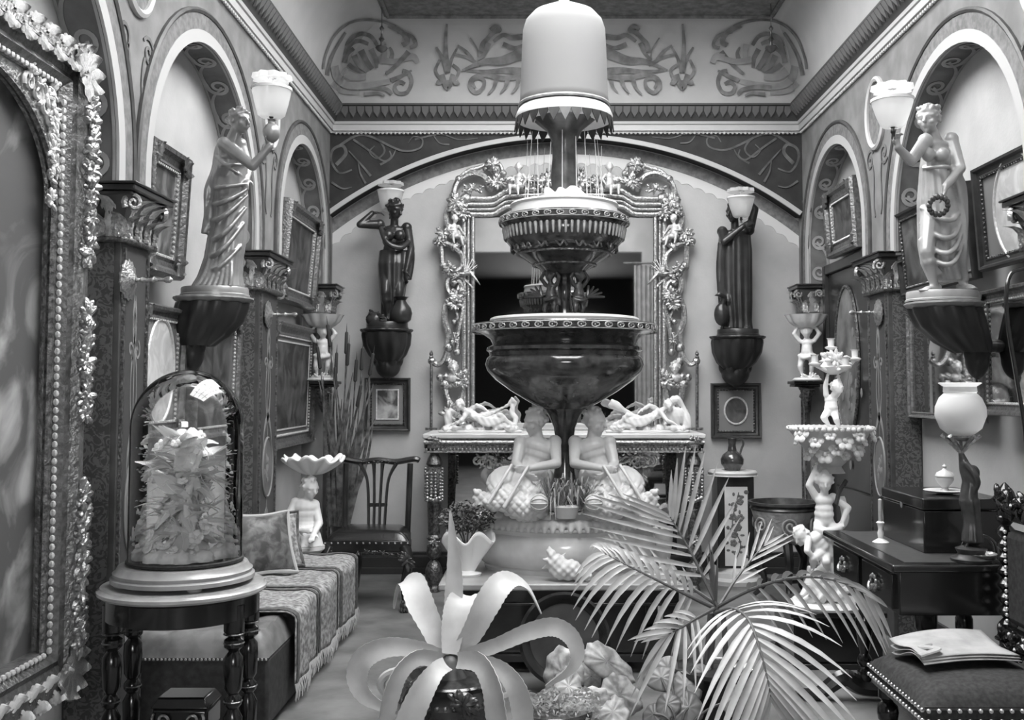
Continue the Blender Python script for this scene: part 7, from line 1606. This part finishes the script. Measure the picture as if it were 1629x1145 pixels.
# mat of small fern foliage
t = thing('moss_fern', 'cushion of tiny pale fern foliage at the bottom edge beside the agave pot', 'plant', (at(880, 1140, 4.35).x, 4.35, 0)); o_ = V(t.location)
g = G(); rnd = random.Random(12)
for k in range(1500):
    x, y = rnd.uniform(832, 955), rnd.uniform(1098, 1165); d = rnd.uniform(-.12, .12); p_ = at(x, y + 6 * math.sin(x * .12), 4.35 + d) - o_; a = rnd.uniform(0, 6.28); s = rnd.uniform(.008, .016); e = V((math.cos(a), rnd.uniform(-.5, .5), math.sin(a) * .7)) * s; n_ = V((-e.z, rnd.uniform(-.3, .3) * s, e.x)) * .4
    g.add([p_ - e, p_ + n_, p_ + e, p_ - n_], [(0, 1, 2, 3)])
obj('foliage', g, 'leaf_light', t, 0)['kind'] = 'stuff'
g = G(); g.lathe([(.10, 0), (.14, .02), (.17, .13), (.16, .14), (.01, .13)], 30); obj('pan', g, 'agave_pot', t)

# round dark mirror leaning on the table front
Yr = 5.08; c = at(898, 1046, Yr); t = thing('round_mirror', 'round dark-framed disc leaning against the fountain table', 'mirror', c); t.rotation_euler = (R(-18), 0, 0); r_ = 72 * pxm(Yr)
t.location = (c.x, Yr + .0, r_ * math.cos(R(18)) + .03)
M = Matrix.Rotation(PI / 2, 4, 'X'); g = G(); g.lathe([(r_ * .74, -.012), (r_ * .76, .012), (r_ * .84, .022), (r_ * .93, .03), (r_, .016), (r_, -.012)], 56, M=M, caps=False); obj('ring_frame', g, 'ebony', t)
g = G(); g.lathe([(r_ * .76, -.01), (r_ * .76, .004), (.005, .004)], 48, M=M); mat('dark_disc', .014, .4, scale=14, amt=.006); obj('disc', g, 'dark_disc', t)

# trailing plant in a white leaf vase at the left end of the fountain table
c = at(742, 916, 5.55); c.z = TT; t = thing('leaf_vase', 'white shell-shaped vase at the left end of the fountain table', 'vase', (c.x, 5.55, TT)); hv = at(0, 852, 5.55).z - TT
g = G(); g.surf(lambda u, v: ((.035 + .10 * v ** 1.2 * (1 + .22 * math.cos(3 * u * 2 * PI + .6))) * math.cos(u * 2 * PI), (.03 + .075 * v ** 1.2) * math.sin(u * 2 * PI), hv * v + .03 * v * math.sin(5 * u * 2 * PI)), 70, 12, wrap=True); o = obj('vase', g, 'parian', t, 180); o.modifiers.new('s', 'SOLIDIFY').thickness = .008
g = G(); g.lathe([(.075, 0), (.08, .012), (.05, .02), (.035, .03), (.0, .03)], 30); obj('foot', g, 'parian', t)
def bushy(name, label, base, zc, r, n, m, seed, size=.014):
    t = thing(name, label, 'plant', base); g = G(); rnd = random.Random(seed)
    for k in range(n):
        d = V((rnd.gauss(0, 1), rnd.gauss(0, 1), rnd.gauss(0, 1))).normalized() * (rnd.random() ** .4); p_ = V((d.x * r[0], d.y * r[1], zc + d.z * r[2])); s = size * rnd.uniform(.6, 1.2); a = V((rnd.uniform(-1, 1), rnd.uniform(-1, 1), rnd.uniform(-.4, .6))).normalized() * s; b_ = a.cross(V((rnd.uniform(-1, 1), rnd.uniform(-1, 1), 1))).normalized() * s * .5
        g.add([p_ - a, p_ + b_, p_ + a, p_ - b_], [(0, 1, 2, 3)])
    obj('foliage', g, m, t, 0)['kind'] = 'stuff'
    g = G(); rnd = random.Random(seed)
    for k in range(9): a = k * .7; g.tube(cr([(0, 0, 0), (r[0] * .3 * math.cos(a), r[1] * .3 * math.sin(a), zc * .6), (r[0] * .8 * math.cos(a), r[1] * .8 * math.sin(a), zc + r[2] * .3 * math.sin(k))], 4), .003, 4)
    obj('twigs', g, 'palm_rib', t); return t
pz2 = at(742, 822, 5.55).z
bushy('trailing_plant', 'dark small-leaved plant growing from the white shell vase', (c.x, 5.55, TT + hv * .6), pz2 - TT - hv * .6, (.155, .11, .09), 1100, 'leaf_dark', 3)
# feathery fern behind the palm, at the right end of the table
c = at(1085, 830, 5.95); 
t = thing('feathery_fern', 'feathery fern in a pale pot at the right end of the fountain table', 'plant', (min(c.x, FX + .54), 5.95, TT)); hp = at(0, 838, 5.95).z - TT
g = G(); g.lathe([(.05, 0), (.06, .01), (.075, hp * .6), (.08, hp), (.07, hp), (.0, hp - .02)], 28); obj('pot', g, 'china_grey', t)
FM = frond_mesh(.26, 24, .045, .6, 'fern_frond', 'leaf_mid', .008); rnd = random.Random(9)
for k in range(15): link('fern_frond', FM, t, (0, 0, hp - .01), (rnd.uniform(.1, .9), 0, rnd.uniform(0, 6.28)), rnd.uniform(.7, 1.1))
# white rock shell in front of the trough
c = at(900, 918, 5.38); t = thing('conch_shell', 'rough white conch shell in front of the glazed trough', 'shell', (c.x, 5.375, TT))
g = G(); g.ell((0, 0, .06), (.09, .05, .055)); g.ell((-.05, 0, .09), (.05, .04, .05)); g.chain([V((-.05, 0, .09)), V((-.08, 0, .15)), V((-.085, 0, .17))], [.04, .02, .008]); g.chain([V((.03, 0, .05)), V((.12, -.02, .03))], [.05, .018])
for k in range(7): a = k * .9; g.cap((-.05, 0, .09), (-.05 + .075 * math.cos(a), .03 * math.sin(a * 2), .09 + .06 * math.sin(a)), .018, .007, 7)
obj('shell', fuse(g, .006, 1, 'bisque', 'shell', post=lambda co, no: co + no * (np.sin(co[:, 0] * 140) * np.sin(co[:, 2] * 150) * .004)[:, None]), None, t)
